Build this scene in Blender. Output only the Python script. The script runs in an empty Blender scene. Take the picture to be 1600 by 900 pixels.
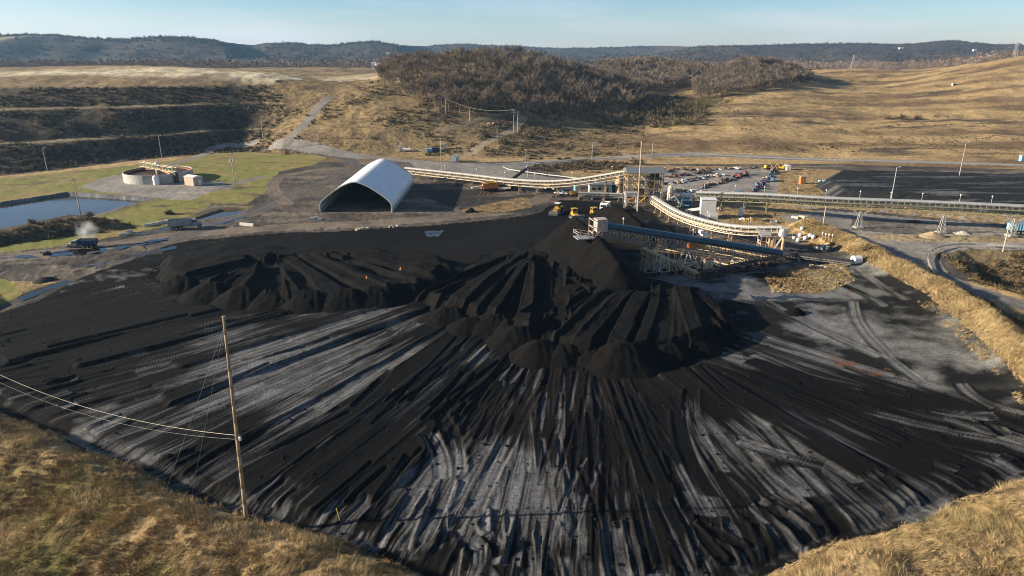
import bpy, bmesh, math, random
import numpy as np
from mathutils import Vector, Matrix
SC = bpy.context.scene
COL = SC.collection
R = math.radians
# ---------------------------------------------------------------- camera, sky, sun, exposure
CAMH, PITCH, FPX = 50.0, R(19.0), 1067.0
cd = bpy.data.cameras.new('camera'); cam = bpy.data.objects.new('camera', cd); COL.objects.link(cam)
cam.location = (0, 0, CAMH); cam.rotation_euler = (R(90) - PITCH, 0, 0)
cd.sensor_width = 36.0; cd.lens = 36.0 * FPX / 1600.0; cd.clip_start = 0.5; cd.clip_end = 40000.0
SC.camera = cam
SUN_EL, SUN_AZ = R(17.5), R(3.0)          # light travels towards +X, turned SUN_AZ towards +Y
SUN_STRENGTH, SKY_STRENGTH, EXPOSURE = 5.0, 0.05, 1.22
HAZE_DENSITY = 0.000065
W = bpy.data.worlds.new('World'); SC.world = W; W.use_nodes = True
nt = W.node_tree; N = nt.nodes; L = nt.links
bg = N['Background']; bg.inputs[1].default_value = SKY_STRENGTH
sky = N.new('ShaderNodeTexSky'); sky.sky_type = 'NISHITA'; sky.sun_disc = False
sky.sun_elevation = SUN_EL; sky.sun_rotation = R(-90) - SUN_AZ
sky.altitude = 300; sky.air_density = 1.0; sky.dust_density = 0.5; sky.ozone_density = 4.0
# thin cirrus in the sky itself, by direction
tc = N.new('ShaderNodeTexCoord'); mp = N.new('ShaderNodeMapping'); mp.inputs['Scale'].default_value = (1.3, 1.3, 9.0)
mp.inputs['Rotation'].default_value = (0, R(4), 0)
nz = N.new('ShaderNodeTexNoise'); nz.inputs['Scale'].default_value = 2.3; nz.inputs['Detail'].default_value = 6; nz.inputs['Roughness'].default_value = 0.55
rp = N.new('ShaderNodeValToRGB'); rp.color_ramp.elements[0].position = 0.47; rp.color_ramp.elements[0].color = (0, 0, 0, 1)
rp.color_ramp.elements[1].position = 0.75; rp.color_ramp.elements[1].color = (0.5, 0.5, 0.5, 1)
mx = N.new('ShaderNodeMix'); mx.data_type = 'RGBA'
mx.inputs['B'].default_value = (5.6, 5.6, 5.8, 1)
L.new(tc.outputs['Generated'], mp.inputs[0]); L.new(mp.outputs[0], nz.inputs['Vector'])
L.new(nz.outputs['Fac'], rp.inputs[0]); L.new(rp.outputs[0], mx.inputs['Factor'])
# the bright band of thin haze low over the horizon
sx = N.new('ShaderNodeSeparateXYZ'); hr = N.new('ShaderNodeValToRGB'); e = hr.color_ramp.elements
e[0].position = 0.02; e[0].color = (0.90, 0.80, 0.79, 1); e[1].position = 0.30; e[1].color = (0.5, 0.5, 0.5, 1)
k_ = e.new(0.075); k_.color = (0.535, 0.615, 0.685, 1)
hz_mul = N.new('ShaderNodeVectorMath'); hz_mul.operation = 'MULTIPLY'; dbl = N.new('ShaderNodeVectorMath'); dbl.operation = 'SCALE'; dbl.inputs['Scale'].default_value = 2.0
L.new(tc.outputs['Generated'], sx.inputs[0]); L.new(sx.outputs['Z'], hr.inputs[0]); L.new(hr.outputs[0], dbl.inputs[0]); L.new(dbl.outputs[0], hz_mul.inputs[1])
L.new(sky.outputs[0], mx.inputs['A']); L.new(mx.outputs['Result'], hz_mul.inputs[0]); L.new(hz_mul.outputs[0], bg.inputs[0])
ld = bpy.data.lights.new('sun', 'SUN'); ld.energy = SUN_STRENGTH; ld.angle = R(0.5); ld.color = (1.0, 0.87, 0.69)
sun = bpy.data.objects.new('sun', ld); COL.objects.link(sun)
sdir = Vector((math.cos(SUN_EL) * math.cos(SUN_AZ), math.cos(SUN_EL) * math.sin(SUN_AZ), -math.sin(SUN_EL)))
sun.rotation_euler = sdir.to_track_quat('-Z', 'Y').to_euler(); sun.location = (-200, 0, 200)
vs = SC.view_settings; vs.view_transform = 'Standard'; vs.look = 'None'; vs.exposure = EXPOSURE; vs.gamma = 1.0; vs.use_curve_mapping = False
SC.render.engine = 'CYCLES'
cy = SC.cycles; cy.use_denoising = True; cy.max_bounces = 4; cy.diffuse_bounces = 2; cy.glossy_bounces = 2; cy.transmission_bounces = 2
cy.volume_bounces = 0; cy.transparent_max_bounces = 6; cy.use_adaptive_sampling = True; cy.adaptive_threshold = 0.01
try: cy.denoiser = 'OPENIMAGEDENOISE'
except Exception: pass
cy.sample_clamp_indirect = 4.0; cy.sample_clamp_direct = 8.0; cy.pixel_filter_type = 'BLACKMAN_HARRIS'; cy.filter_width = 1.0
rnd = random.Random(7); rng = np.random.default_rng(7)

# ---------------------------------------------------------------- numbers
def _hash(ix, iy, s):
    n = (ix.astype(np.uint32) * np.uint32(374761393) + iy.astype(np.uint32) * np.uint32(668265263) + np.uint32((s * 1442695041) & 0xffffffff))
    n = (n ^ (n >> np.uint32(13))) * np.uint32(1274126177)
    n = n ^ (n >> np.uint32(16))
    return (n & np.uint32(0xffff)).astype(np.float64) / 65535.0
def noise(x, y, s=0):
    x = np.asarray(x, float); y = np.asarray(y, float)
    fx = np.floor(x); fy = np.floor(y); ix = fx.astype(np.int64); iy = fy.astype(np.int64)
    u = x - fx; v = y - fy; u = u * u * (3 - 2 * u); v = v * v * (3 - 2 * v)
    a = _hash(ix, iy, s); b = _hash(ix + 1, iy, s); c = _hash(ix, iy + 1, s); d = _hash(ix + 1, iy + 1, s)
    return a + (b - a) * u + (c - a) * v + (a - b - c + d) * u * v
def fbm(x, y, o=4, s=0, g=0.5):
    t = 0; a = 1; n = 0
    for k in range(o):
        t = t + a * noise(x * 2 ** k + 17.3 * k, y * 2 ** k + 9.1 * k, s + k); n += a; a *= g
    return t / n
def sstep(a, b, x):
    t = np.clip((x - a) / (b - a), 0, 1); return t * t * (3 - 2 * t)
def inpoly(X, Y, P):
    P = np.asarray(P, float); r = np.zeros(X.shape, bool); n = len(P); j = n - 1
    for i in range(n):
        xi, yi = P[i]; xj, yj = P[j]
        if yi != yj:
            c = ((yi > Y) != (yj > Y)) & (X < (xj - xi) * (Y - yi) / (yj - yi) + xi); r ^= c
        j = i
    return r
def pdist(X, Y, P, closed=False, far=60.0):
    P = np.asarray(P, float); d = np.full(X.shape, 1e9)
    for i in range(len(P) - (0 if closed else 1)):
        a = P[i]; b = P[(i + 1) % len(P)]
        lo = np.minimum(a, b) - far; hi = np.maximum(a, b) + far
        m = (X > lo[0]) & (X < hi[0]) & (Y > lo[1]) & (Y < hi[1])
        if not m.any(): continue
        ab = b - a; L2 = max(ab @ ab, 1e-9); x = X[m]; y = Y[m]
        t = np.clip(((x - a[0]) * ab[0] + (y - a[1]) * ab[1]) / L2, 0, 1)
        d[m] = np.minimum(d[m], np.hypot(x - a[0] - t * ab[0], y - a[1] - t * ab[1]))
    return d
CP, SP = math.cos(PITCH), math.sin(PITCH)
def ray(px, py):
    a = (px - 800) / FPX; b = (450 - py) / FPX
    return np.array([a, CP + b * SP, -SP + b * CP])
def P(px, py, z=0.0):                      # the point at height z seen at this place of the photograph
    d = ray(px, py); t = (z - CAMH) / d[2]; return (d[0] * t, d[1] * t)
def P3(px, py, z=0.0):
    x, y = P(px, py, z); return Vector((x, y, z))
def PD(px, y, z):                          # the point at forward distance y
    return ((px - 800) / FPX * (y * CP + (CAMH - z) * SP), y)
def P2(lst, z=0.0): return [P(a, b, z) for a, b in lst]

# ---------------------------------------------------------------- materials
def nodes(m):
    m.use_nodes = True; return m.node_tree.nodes, m.node_tree.links, m.node_tree.nodes['Principled BSDF']
MATS = {}
def mat(name, col, rough=0.6, metal=0.0, var=0.25, scale=2.0, dirt=None, dirt_amt=0.0, spec=0.4):
    if name in MATS: return MATS[name]
    m = bpy.data.materials.new(name); n, l, b = nodes(m)
    b.inputs['Roughness'].default_value = rough; b.inputs['Metallic'].default_value = metal
    b.inputs['Specular IOR Level'].default_value = spec
    t = n.new('ShaderNodeTexCoord'); z = n.new('ShaderNodeTexNoise'); z.inputs['Scale'].default_value = scale; z.inputs['Detail'].default_value = 5
    z.inputs['Roughness'].default_value = 0.65
    r = n.new('ShaderNodeValToRGB')
    c = np.array(col)
    r.color_ramp.elements[0].position = 0.3; r.color_ramp.elements[1].position = 0.7
    r.color_ramp.elements[0].color = (*(c * (1 - var)), 1); r.color_ramp.elements[1].color = (*np.minimum(c * (1 + var), 0.9), 1)
    l.new(t.outputs['Object'], z.inputs['Vector']); l.new(z.outputs['Fac'], r.inputs[0])
    out = r.outputs[0]
    if dirt_amt > 0:
        z2 = n.new('ShaderNodeTexNoise'); z2.inputs['Scale'].default_value = scale * 0.45; z2.inputs['Detail'].default_value = 7; z2.inputs['Roughness'].default_value = 0.7
        r2 = n.new('ShaderNodeValToRGB'); r2.color_ramp.elements[0].position = 0.5; r2.color_ramp.elements[1].position = 0.68
        r2.color_ramp.elements[0].color = (0, 0, 0, 1); r2.color_ramp.elements[1].color = (dirt_amt,) * 3 + (1,)
        k = n.new('ShaderNodeMix'); k.data_type = 'RGBA'; k.inputs['B'].default_value = (*(dirt or (0.05, 0.04, 0.03)), 1)
        l.new(t.outputs['Object'], z2.inputs['Vector']); l.new(z2.outputs['Fac'], r2.inputs[0]); l.new(r2.outputs[0], k.inputs['Factor'])
        l.new(out, k.inputs['A']); out = k.outputs['Result']
    l.new(out, b.inputs['Base Color'])
    MATS[name] = m; return m
def ground_mat(name, scale=1.5, var=0.35, bump=0.15, rough=0.95, fine=6.0, attr='albedo', spec=0.15):
    if name in MATS: return MATS[name]
    m = bpy.data.materials.new(name); n, l, b = nodes(m)
    b.inputs['Roughness'].default_value = rough; b.inputs['Specular IOR Level'].default_value = spec
    a = n.new('ShaderNodeAttribute'); a.attribute_name = attr
    g = n.new('ShaderNodeNewGeometry')
    z = n.new('ShaderNodeTexNoise'); z.inputs['Scale'].default_value = scale; z.inputs['Detail'].default_value = 6; z.inputs['Roughness'].default_value = 0.7
    l.new(g.outputs['Position'], z.inputs['Vector'])
    mr = n.new('ShaderNodeMapRange'); mr.inputs[1].default_value = 0.33; mr.inputs[2].default_value = 0.67
    mr.inputs[3].default_value = 1 - var; mr.inputs[4].default_value = 1 + var
    l.new(z.outputs['Fac'], mr.inputs[0])
    k = n.new('ShaderNodeVectorMath'); k.operation = 'SCALE'
    l.new(a.outputs['Color'], k.inputs[0]); l.new(mr.outputs[0], k.inputs['Scale']); l.new(k.outputs[0], b.inputs['Base Color'])
    if bump > 0:
        z2 = n.new('ShaderNodeTexNoise'); z2.inputs['Scale'].default_value = fine; z2.inputs['Detail'].default_value = 5; z2.inputs['Roughness'].default_value = 0.7
        bp = n.new('ShaderNodeBump'); bp.inputs['Strength'].default_value = 0.8; bp.inputs['Distance'].default_value = bump
        l.new(g.outputs['Position'], z2.inputs['Vector']); l.new(z2.outputs['Fac'], bp.inputs['Height']); l.new(bp.outputs[0], b.inputs['Normal'])
    MATS[name] = m; return m

# ---------------------------------------------------------------- objects
def tag(o, label=None, cat=None, group=None, kind=None):
    if label: o['label'] = label
    if cat: o['category'] = cat
    if group: o['group'] = group
    if kind: o['kind'] = kind
    return o
def thing(name, label, cat, loc=(0, 0, 0), rz=0.0, group=None):
    o = bpy.data.objects.new(name, None); COL.objects.link(o); o.empty_display_size = 0.5
    o.location = loc; o.rotation_euler = (0, 0, rz); return tag(o, label, cat, group)
def link_mesh(name, me, parent=None):
    o = bpy.data.objects.new(name, me); COL.objects.link(o)
    if parent is not None: o.parent = parent
    return o
def np_mesh(name, V, F, material, parent=None, attrs=None, smooth=False):
    me = bpy.data.meshes.new(name); V = np.asarray(V, np.float32); F = np.asarray(F, np.int32); k = F.shape[1]
    me.vertices.add(len(V)); me.vertices.foreach_set('co', V.ravel())
    me.loops.add(F.size); me.loops.foreach_set('vertex_index', F.ravel())
    me.polygons.add(len(F)); me.polygons.foreach_set('loop_start', np.arange(0, F.size, k, dtype=np.int32))
    if smooth: me.polygons.foreach_set('use_smooth', np.ones(len(F), bool))
    me.update(calc_edges=True)
    for an, av in (attrs or {}).items():
        at = me.attributes.new(an, 'FLOAT_COLOR', 'POINT'); c = np.ones((len(V), 4), np.float32); c[:, :3] = av; at.data.foreach_set('color', c.ravel())
    me.materials.append(material)
    return link_mesh(name, me, parent)
def copy_tree(o, parent=None, label=None, group=None, loc=None, rz=None, scale=None):
    c = o.copy(); COL.objects.link(c); c.parent = parent
    if label: c['label'] = label
    if group: c['group'] = group
    if loc is not None: c.location = loc
    if rz is not None: c.rotation_euler = (0, 0, rz)
    if scale is not None: c.scale = (scale,) * 3
    for ch in list(o.children): copy_tree(ch, c)
    return c
class MB:
    def __init__(s, o=(0, 0, 0)): s.v = []; s.f = []; s.o = Vector(o)
    def add(s, vs, fs):
        b = len(s.v); s.v += [tuple(Vector(p) - s.o) for p in vs]; s.f += [tuple(b + i for i in f) for f in fs]; return s
    def box(s, c, d, rz=0.0):
        cx, cy_, cz = c; a, b_, h = d[0] / 2, d[1] / 2, d[2] / 2; ca, sa = math.cos(rz), math.sin(rz)
        vs = [(cx + x * ca - y * sa, cy_ + x * sa + y * ca, cz + z) for z in (-h, h) for x, y in ((-a, -b_), (a, -b_), (a, b_), (-a, b_))]
        return s.add(vs, [(3, 2, 1, 0), (4, 5, 6, 7), (0, 1, 5, 4), (1, 2, 6, 5), (2, 3, 7, 6), (3, 0, 4, 7)])
    def bar(s, p, q, w, h=None):
        p = Vector(p); q = Vector(q); d = q - p
        if d.length < 1e-6: return s
        d.normalize(); up = Vector((0, 0, 1)) if abs(d.z) < 0.95 else Vector((0, 1, 0))
        n = d.cross(up).normalized(); u = n.cross(d); h = h or w; n = n * w / 2; u = u * h / 2
        vs = [e + n * i + u * j for e in (p, q) for i, j in ((-1, -1), (1, -1), (1, 1), (-1, 1))]
        return s.add(vs, [(3, 2, 1, 0), (4, 5, 6, 7), (0, 1, 5, 4), (1, 2, 6, 5), (2, 3, 7, 6), (3, 0, 4, 7)])
    def tube(s, p, q, r, r2=None, n=8):
        p = Vector(p); q = Vector(q); d = (q - p)
        if d.length < 1e-6: return s
        d.normalize(); r2 = r if r2 is None else r2
        a = d.orthogonal().normalized(); b = d.cross(a); vs = []
        for e, rr in ((p, r), (q, r2)):
            for i in range(n):
                t = 2 * math.pi * i / n; vs.append(e + (a * math.cos(t) + b * math.sin(t)) * rr)
        fs = [(i, (i + 1) % n, n + (i + 1) % n, n + i) for i in range(n)] + [tuple(range(n - 1, -1, -1)), tuple(range(n, 2 * n))]
        return s.add(vs, fs)
    def prism(s, prof, e):                 # closed outline of 3-D points swept along e
        e = Vector(e); n = len(prof); vs = [Vector(p) for p in prof] + [Vector(p) + e for p in prof]
        return s.add(vs, [(i, (i + 1) % n, n + (i + 1) % n, n + i) for i in range(n)] + [tuple(range(n - 1, -1, -1)), tuple(range(n, 2 * n))])
    def lathe(s, prof, n=24, c=(0, 0, 0)):
        vs = [(c[0] + r * math.cos(2 * math.pi * i / n), c[1] + r * math.sin(2 * math.pi * i / n), c[2] + z) for r, z in prof for i in range(n)]
        fs = [(k * n + i, k * n + (i + 1) % n, (k + 1) * n + (i + 1) % n, (k + 1) * n + i) for k in range(len(prof) - 1) for i in range(n)]
        return s.add(vs, fs)
    def path(s, pts, r, n=5):
        for a, b in zip(pts, pts[1:]): s.tube(a, b, r, r, n)
        return s
    def build(s, name, material, parent=None, smooth=False, bevel=0.0):
        me = bpy.data.meshes.new(name); me.from_pydata(s.v, [], s.f); me.materials.append(material)
        bm = bmesh.new(); bm.from_mesh(me); bmesh.ops.recalc_face_normals(bm, faces=bm.faces)
        if bevel > 0: bmesh.ops.bevel(bm, geom=list(bm.edges), offset=bevel, segments=1, affect='EDGES')
        bm.to_mesh(me); bm.free()
        if smooth: me.polygons.foreach_set('use_smooth', np.ones(len(me.polygons), bool))
        me.update(); return link_mesh(name, me, parent)
# ================================================================ the lie of the land
CTRL = []
def cz(px, py, z):
    x, y = P(px, py, z); CTRL.append((x, y, z))
def cd_(px, y, z):
    x, y = PD(px, y, z); CTRL.append((x, y, z))
for y in (35, 60, 90, 130, 180, 230):
    for s in (-1.1, -0.7, -0.35, 0, 0.35, 0.7, 1.1): CTRL.append((s * y, y, 0.0))
for px in (-250, 0, 150, 300, 480, 640, 800, 960, 1120, 1280, 1440, 1600, 1800): cd_(px, 275 if px > 120 else 255, 0)
# terraces on the left and the plateau above them
for px, f in ((-300, 275), (-150, 282), (0, 293), (80, 306), (150, 322), (230, 340), (300, 360), (380, 380)): cd_(px, f, 0.5)
for px, y, z in ((-300, 395, 32), (-150, 400, 32), (0, 404, 32), (200, 420, 33), (330, 432, 34), (420, 445, 35)): cd_(px, y, z)
for px, y, z in ((-300, 335, 15), (0, 348, 16), (200, 376, 16), (300, 392, 15), (400, 412, 17)): cd_(px, y, z)
for px, y, z in ((450, 345, 2), (445, 370, 7), (480, 400, 17), (530, 430, 29), (560, 470, 32), (520, 520, 33), (470, 470, 34.5)): cd_(px, y, z)
for px, y, z in ((-300, 800, 30), (0, 800, 31), (100, 800, 31), (300, 800, 32), (500, 800, 34.0), (580, 700, 33), (0, 1000, 30), (300, 1000, 30), (600, 1000, 29)): cd_(px, y, z)
# wooded hill behind the shed
for px, y, z in ((480, 335, 2), (560, 345, 2.5), (640, 350, 2.5), (720, 350, 3), (800, 350, 3), (880, 360, 2), (960, 370, 2), (540, 385, 14), (600, 400, 19), (650, 385, 13),
                 (690, 400, 16.4), (620, 430, 25.2), (590, 455, 32), (640, 500, 37.5), (720, 520, 42), (790, 540, 44), (880, 560, 35), (950, 580, 25), (1000, 600, 17),
                 (740, 375, 8), (760, 395, 13), (800, 400, 12.5), (840, 420, 13), (900, 440, 12), (960, 450, 10.6), (850, 390, 7), (950, 390, 4.5), (1000, 430, 6.3),
                 (700, 650, 27), (800, 700, 24), (900, 700, 20), (640, 620, 30)): cd_(px, y, z)
# second and third hill
for px, y, z in ((1020, 800, 34), (950, 780, 30), (1090, 800, 28), (1030, 640, 16), (960, 640, 18), (1100, 690, 21), (1160, 700, 35), (1210, 690, 34), (1240, 690, 28), (1120, 580, 14), (1200, 600, 20.6),
                 (1265, 640, 22), (1050, 560, 10), (900, 1000, 24), (1060, 1000, 24), (1200, 1000, 24)): cd_(px, y, z)
# fields on the right
for px, y, z in ((1000, 370, 2.3), (1150, 440, 9.2), (1150, 520, 13), (1300, 345, 1.5), (1300, 440, 5.5), (1300, 560, 13), (1300, 700, 22), (1330, 850, 32), (1270, 820, 28), (1430, 800, 30),
                 (1450, 580, 17), (1450, 440, 5.5), (1600, 720, 46.5), (1600, 600, 27), (1600, 440, 6), (1600, 330, 1), (1800, 720, 52), (1800, 600, 30), (1800, 440, 7), (1520, 760, 38.5),
                 (1400, 1000, 22), (1600, 1000, 34), (1300, 1100, 20), (1800, 1000, 40), (1000, 335, 1.5), (1150, 335, 2), (1450, 335, 1.5), (1380, 690, 21)): cd_(px, y, z)
for s in (-1.2, -0.8, -0.4, 0, 0.4, 0.8, 1.2):
    for y in (1500, 2200): CTRL.append((s * y, y, 22.0))
CTRL = np.array(CTRL)
def warp(x, y): return x / y, np.log(y)
cu, cv = warp(CTRL[:, 0], CTRL[:, 1])
def kern(du, dv): return np.sqrt(du * du + dv * dv + 0.0009)
n_ = len(CTRL); A = np.zeros((n_ + 1, n_ + 1)); A[:n_, :n_] = kern(cu[:, None] - cu, cv[:, None] - cv) - np.eye(n_) * 1e-3; A[n_, :n_] = A[:n_, n_] = 1
wts = np.linalg.lstsq(A, np.append(CTRL[:, 2], 0), rcond=None)[0]
TS, TV = np.linspace(-1.3, 1.3, 261), np.linspace(math.log(28), math.log(12000), 420)
TAB = np.zeros((420, 261))
for i in range(420):
    TAB[i] = kern(TS[:, None] - cu, TV[i] - cv) @ wts[:n_] + wts[n_]
def lerp_tab(s, v):
    a = np.clip((s - TS[0]) / (TS[1] - TS[0]), 0, 259.999); b = np.clip((v - TV[0]) / (TV[1] - TV[0]), 0, 418.999)
    i = a.astype(int); j = b.astype(int); a = a - i; b = b - j
    return (TAB[j, i] * (1 - a) + TAB[j, i + 1] * a) * (1 - b) + (TAB[j + 1, i] * (1 - a) + TAB[j + 1, i + 1] * a) * b
# foot of the slopes: everything nearer than this is level
FOOT = [(-400, 276), (-150, 282), (0, 293), (80, 306), (150, 322), (230, 340), (300, 356), (380, 366), (440, 350), (520, 345), (640, 350), (760, 345), (880, 350), (1000, 340), (1150, 338), (1300, 338), (1450, 330), (1600, 322), (1900, 300)]
FS = [PD(a, b, 0)[0] / b for a, b in FOOT]; FY = [b for a, b in FOOT]
# skyline of the far hills: (px, py)
SKY = [(-200, 62), (0, 60), (30, 58), (60, 54), (100, 52), (130, 51), (170, 52), (200, 55), (230, 57), (270, 57), (310, 53), (350, 54), (380, 58), (420, 65), (440, 67), (460, 63), (490, 63), (530, 67), (545, 68), (570, 65), (600, 61), (615, 62), (640, 67), (680, 70), (700, 67),
       (740, 66), (760, 68), (800, 69), (860, 73), (900, 73), (950, 71), (1000, 69), (1050, 70), (1085, 70), (1150, 68), (1200, 66), (1260, 65), (1330, 68), (1360, 67), (1400, 62), (1420, 62), (1470, 68), (1520, 68), (1550, 64), (1570, 62), (1600, 67), (1800, 66)]
SKD = [(-200, 2300), (0, 2300), (400, 2300), (450, 2700), (640, 2800), (700, 4200), (1000, 4200), (1060, 3000), (1330, 3000), (1600, 2900), (1800, 2900)]
sk_s = np.array([(a - 800) / FPX / CP for a, b in SKY]); sk_a = np.array([math.tan(math.atan((450 - b) / FPX) - PITCH) for a, b in SKY])
sd_s = np.array([(a - 800) / FPX / CP for a, b in SKD]); sd_d = np.array([float(b) for a, b in SKD])
# the coal yard
YARD_PX = [(-260, 560), (-120, 520), (0, 478), (60, 452), (130, 432), (200, 408), (262, 384), (340, 372), (450, 364), (560, 359), (680, 351), (760, 344), (840, 333), (860, 322), (880, 312), (960, 318), (1010, 322), (1040, 352), (1100, 385), (1160, 412), (1235, 400), (1330, 405),
           (1385, 430), (1450, 470), (1500, 500), (1560, 560), (1600, 610), (1680, 650), (1680, 700), (1600, 742), (1500, 785), (1400, 824), (1300, 858), (1190, 900), (1060, 950), (900, 965), (740, 935), (640, 890), (520, 843), (430, 815), (300, 775), (130, 696), (0, 645), (-120, 610)]
def smooth_loop(p, k=5):
    q = []; n = len(p)
    for i in range(n):
        a, b, c, d = (np.array(p[(i + j) % n]) for j in (-1, 0, 1, 2))
        for t in np.arange(k) / k: q.append(tuple(.5 * ((2 * b) + (c - a) * t + (2 * a - 5 * b + 4 * c - d) * t * t + (3 * b - a - 3 * c + d) * t ** 3)))
    return q
YARD = smooth_loop(P2(YARD_PX))
YARD = [(x + 1.6 * (float(noise(x / 6, y / 6, 71)) - .5), y + 1.6 * (float(noise(x / 6, y / 6, 72)) - .5)) for x, y in YARD]
YB = np.array(YARD)
NEARB = YARD[135:] + YARD[:10]                 # the bank along the near side
RB = P2([(1260, 346), (1308, 366), (1352, 386), (1414, 416), (1478, 450), (1546, 498), (1602, 545), (1662, 598), (1740, 650)], 2.5)
PONDP = P2([(-140, 352), (-140, 330), (0, 318), (105, 302), (235, 311), (160, 334), (60, 351), (-60, 366)])
POND2 = P2([(300, 341), (345, 327), (390, 325), (372, 335), (318, 343)])
FLATR = P2([(1272, 292), (1300, 274), (1450, 276), (1620, 282), (1800, 290), (1800, 348), (1600, 338), (1420, 322), (1300, 308)])
BASIN = P2([(1470, 398), (1500, 388), (1600, 392), (1750, 398), (1750, 500), (1600, 462), (1520, 440)])
LEFTMOUND = P2([(-120, 378), (0, 362), (60, 350), (110, 340), (150, 340), (200, 350), (215, 357), (150, 365), (60, 376), (0, 384), (-120, 400)])
def Z(x, y, full=False):
    x = np.asarray(x, float); y = np.asarray(y, float); s = x / y
    b = lerp_tab(s, np.log(y))
    foot = np.interp(s, FS, FY); w = sstep(-4, 26, y - foot); z = b * w
    # terraces
    px = 800 + FPX * CP * s
    tw = (1 - sstep(330, 420, px)) * sstep(0, 12, y - foot) * (1 - sstep(0.5, 3, z - 31))
    st = np.interp(z, [0, 7.5, 9.0, 11.0, 20.0, 22.0, 24.0, 31.0, 40], [0, 8.7, 9.0, 9.2, 21.6, 22.0, 22.3, 31.5, 40])
    z = z * (1 - tw) + st * tw
    rough = fbm(x / 26, y / 26, 4, 3) - 0.5
    z = z + rough * 3.0 * w * np.clip(y / 500, 0.5, 2)
    far = y > 900
    if far.any():
        xs, ys, ss = x[far] if x.ndim else x, y[far] if y.ndim else y, s[far] if s.ndim else s
        D = np.interp(ss, sd_s, sd_d); top = CAMH + D * np.interp(ss, sk_s, sk_a) - 7.0
        t = sstep(0.52, 1.0, ys / D) * (1 - sstep(1.0, 1.5, ys / D) * 0.8)
        n1 = fbm(xs / 300, ys / 420, 4, 11); env = np.clip(1 - np.abs(ys / D - 1) / 0.12, 0, 1)
        h = 22 + (top - 22) * t * (1 - (1 - env) * (1 - n1) * 1.0) + (n1 - 0.5) * 34 * (1 - env) * sstep(900, 1500, ys)
        k = sstep(950, 1350, ys)
        zz = z[far] * (1 - k) + h * k if z.ndim else z * (1 - k) + h * k
        if z.ndim: z = z.copy(); z[far] = zz
        else: z = zz
    near = y < 330
    if z.ndim and near.any():
        X, Y = x[near], y[near]; q = z[near].copy()
        ins = inpoly(X, Y, YB); dy = pdist(X, Y, YB, True, 40); sd = np.where(ins, -dy, dy)
        dn = pdist(X, Y, NEARB, False, 40); nearside = np.clip(1 - (dn - dy) / 6.0, 0, 1) * (dn < 40) * (Y < 150)
        n = fbm(X / 5, Y / 5, 3, 21); bank = np.interp(sd, [-3.2, -1.6, -0.3, 1.5, 4.5, 7, 14, 30, 60], [0, -0.5, -0.2, 1.0, 2.2, 2.3, 1.5, -0.4, -3]) * (0.8 + 0.4 * n)
        q += bank * nearside
        d = pdist(X, Y, RB, False, 30); q += 3.2 * np.exp(-(d / 4.2) ** 2) * (0.75 + 0.5 * n) * (1 - 0.0 * nearside)
        i = inpoly(X, Y, PONDP); d = pdist(X, Y, PONDP, True, 14); q += np.where(i, -2.6 * np.clip(d / 2.6, 0, 1) - 0.1, 0.35 * np.exp(-(d / 3) ** 2))
        i = inpoly(X, Y, POND2); d = pdist(X, Y, POND2, True, 10); q += np.where(i, -1.4 * np.clip(d / 2.5, 0, 1), 0)
        i = inpoly(X, Y, FLATR); d = pdist(X, Y, FLATR, True, 20); q += np.where(i, 3.0 * np.clip(d / 4.5, 0, 1) + 0.5 * (fbm(X / 9, Y / 2.5, 3, 5) - .5) * np.clip(d / 3, 0, 1), 0)
        i = inpoly(X, Y, BASIN); d = pdist(X, Y, BASIN, True, 20); q += np.where(i, -4.0 * sstep(0, 9, d), 0)
        i = inpoly(X, Y, LEFTMOUND); d = pdist(X, Y, LEFTMOUND, True, 20); q += np.where(i, 1.9 * sstep(0, 5, d), 0)
        q += (fbm(X / 3.1, Y / 3.1, 3, 31) - .5) * 0.35 * np.where(ins, 0.3, 1)
        z = z.copy(); z[near] = q
    return z
def gz(x, y): return float(Z(np.array([float(x)]), np.array([float(y)]))[0])
_T = np.exp(np.linspace(math.log(40), math.log(7000), 2600))
def PT(px, py):                            # the point of the land seen at this place of the photograph
    d = ray(px, py); k = np.hypot(d[0], d[1]); t = _T / d[1]
    x = d[0] * t; y = d[1] * t; z = CAMH + d[2] * t; h = Z(x, y); m = np.nonzero(z < h)[0]
    i = m[0] if len(m) else len(_T) - 1
    if i > 0 and len(m):
        e0 = z[i - 1] - h[i - 1]; e1 = h[i] - z[i]; f = e0 / max(e0 + e1, 1e-9)
        return Vector((x[i - 1] + (x[i] - x[i - 1]) * f, y[i - 1] + (y[i] - y[i - 1]) * f, h[i - 1] + (h[i] - h[i - 1]) * f))
    return Vector((x[i], y[i], h[i]))
def T2(lst): return [tuple(PT(a, b)[:2]) for a, b in lst]

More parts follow.
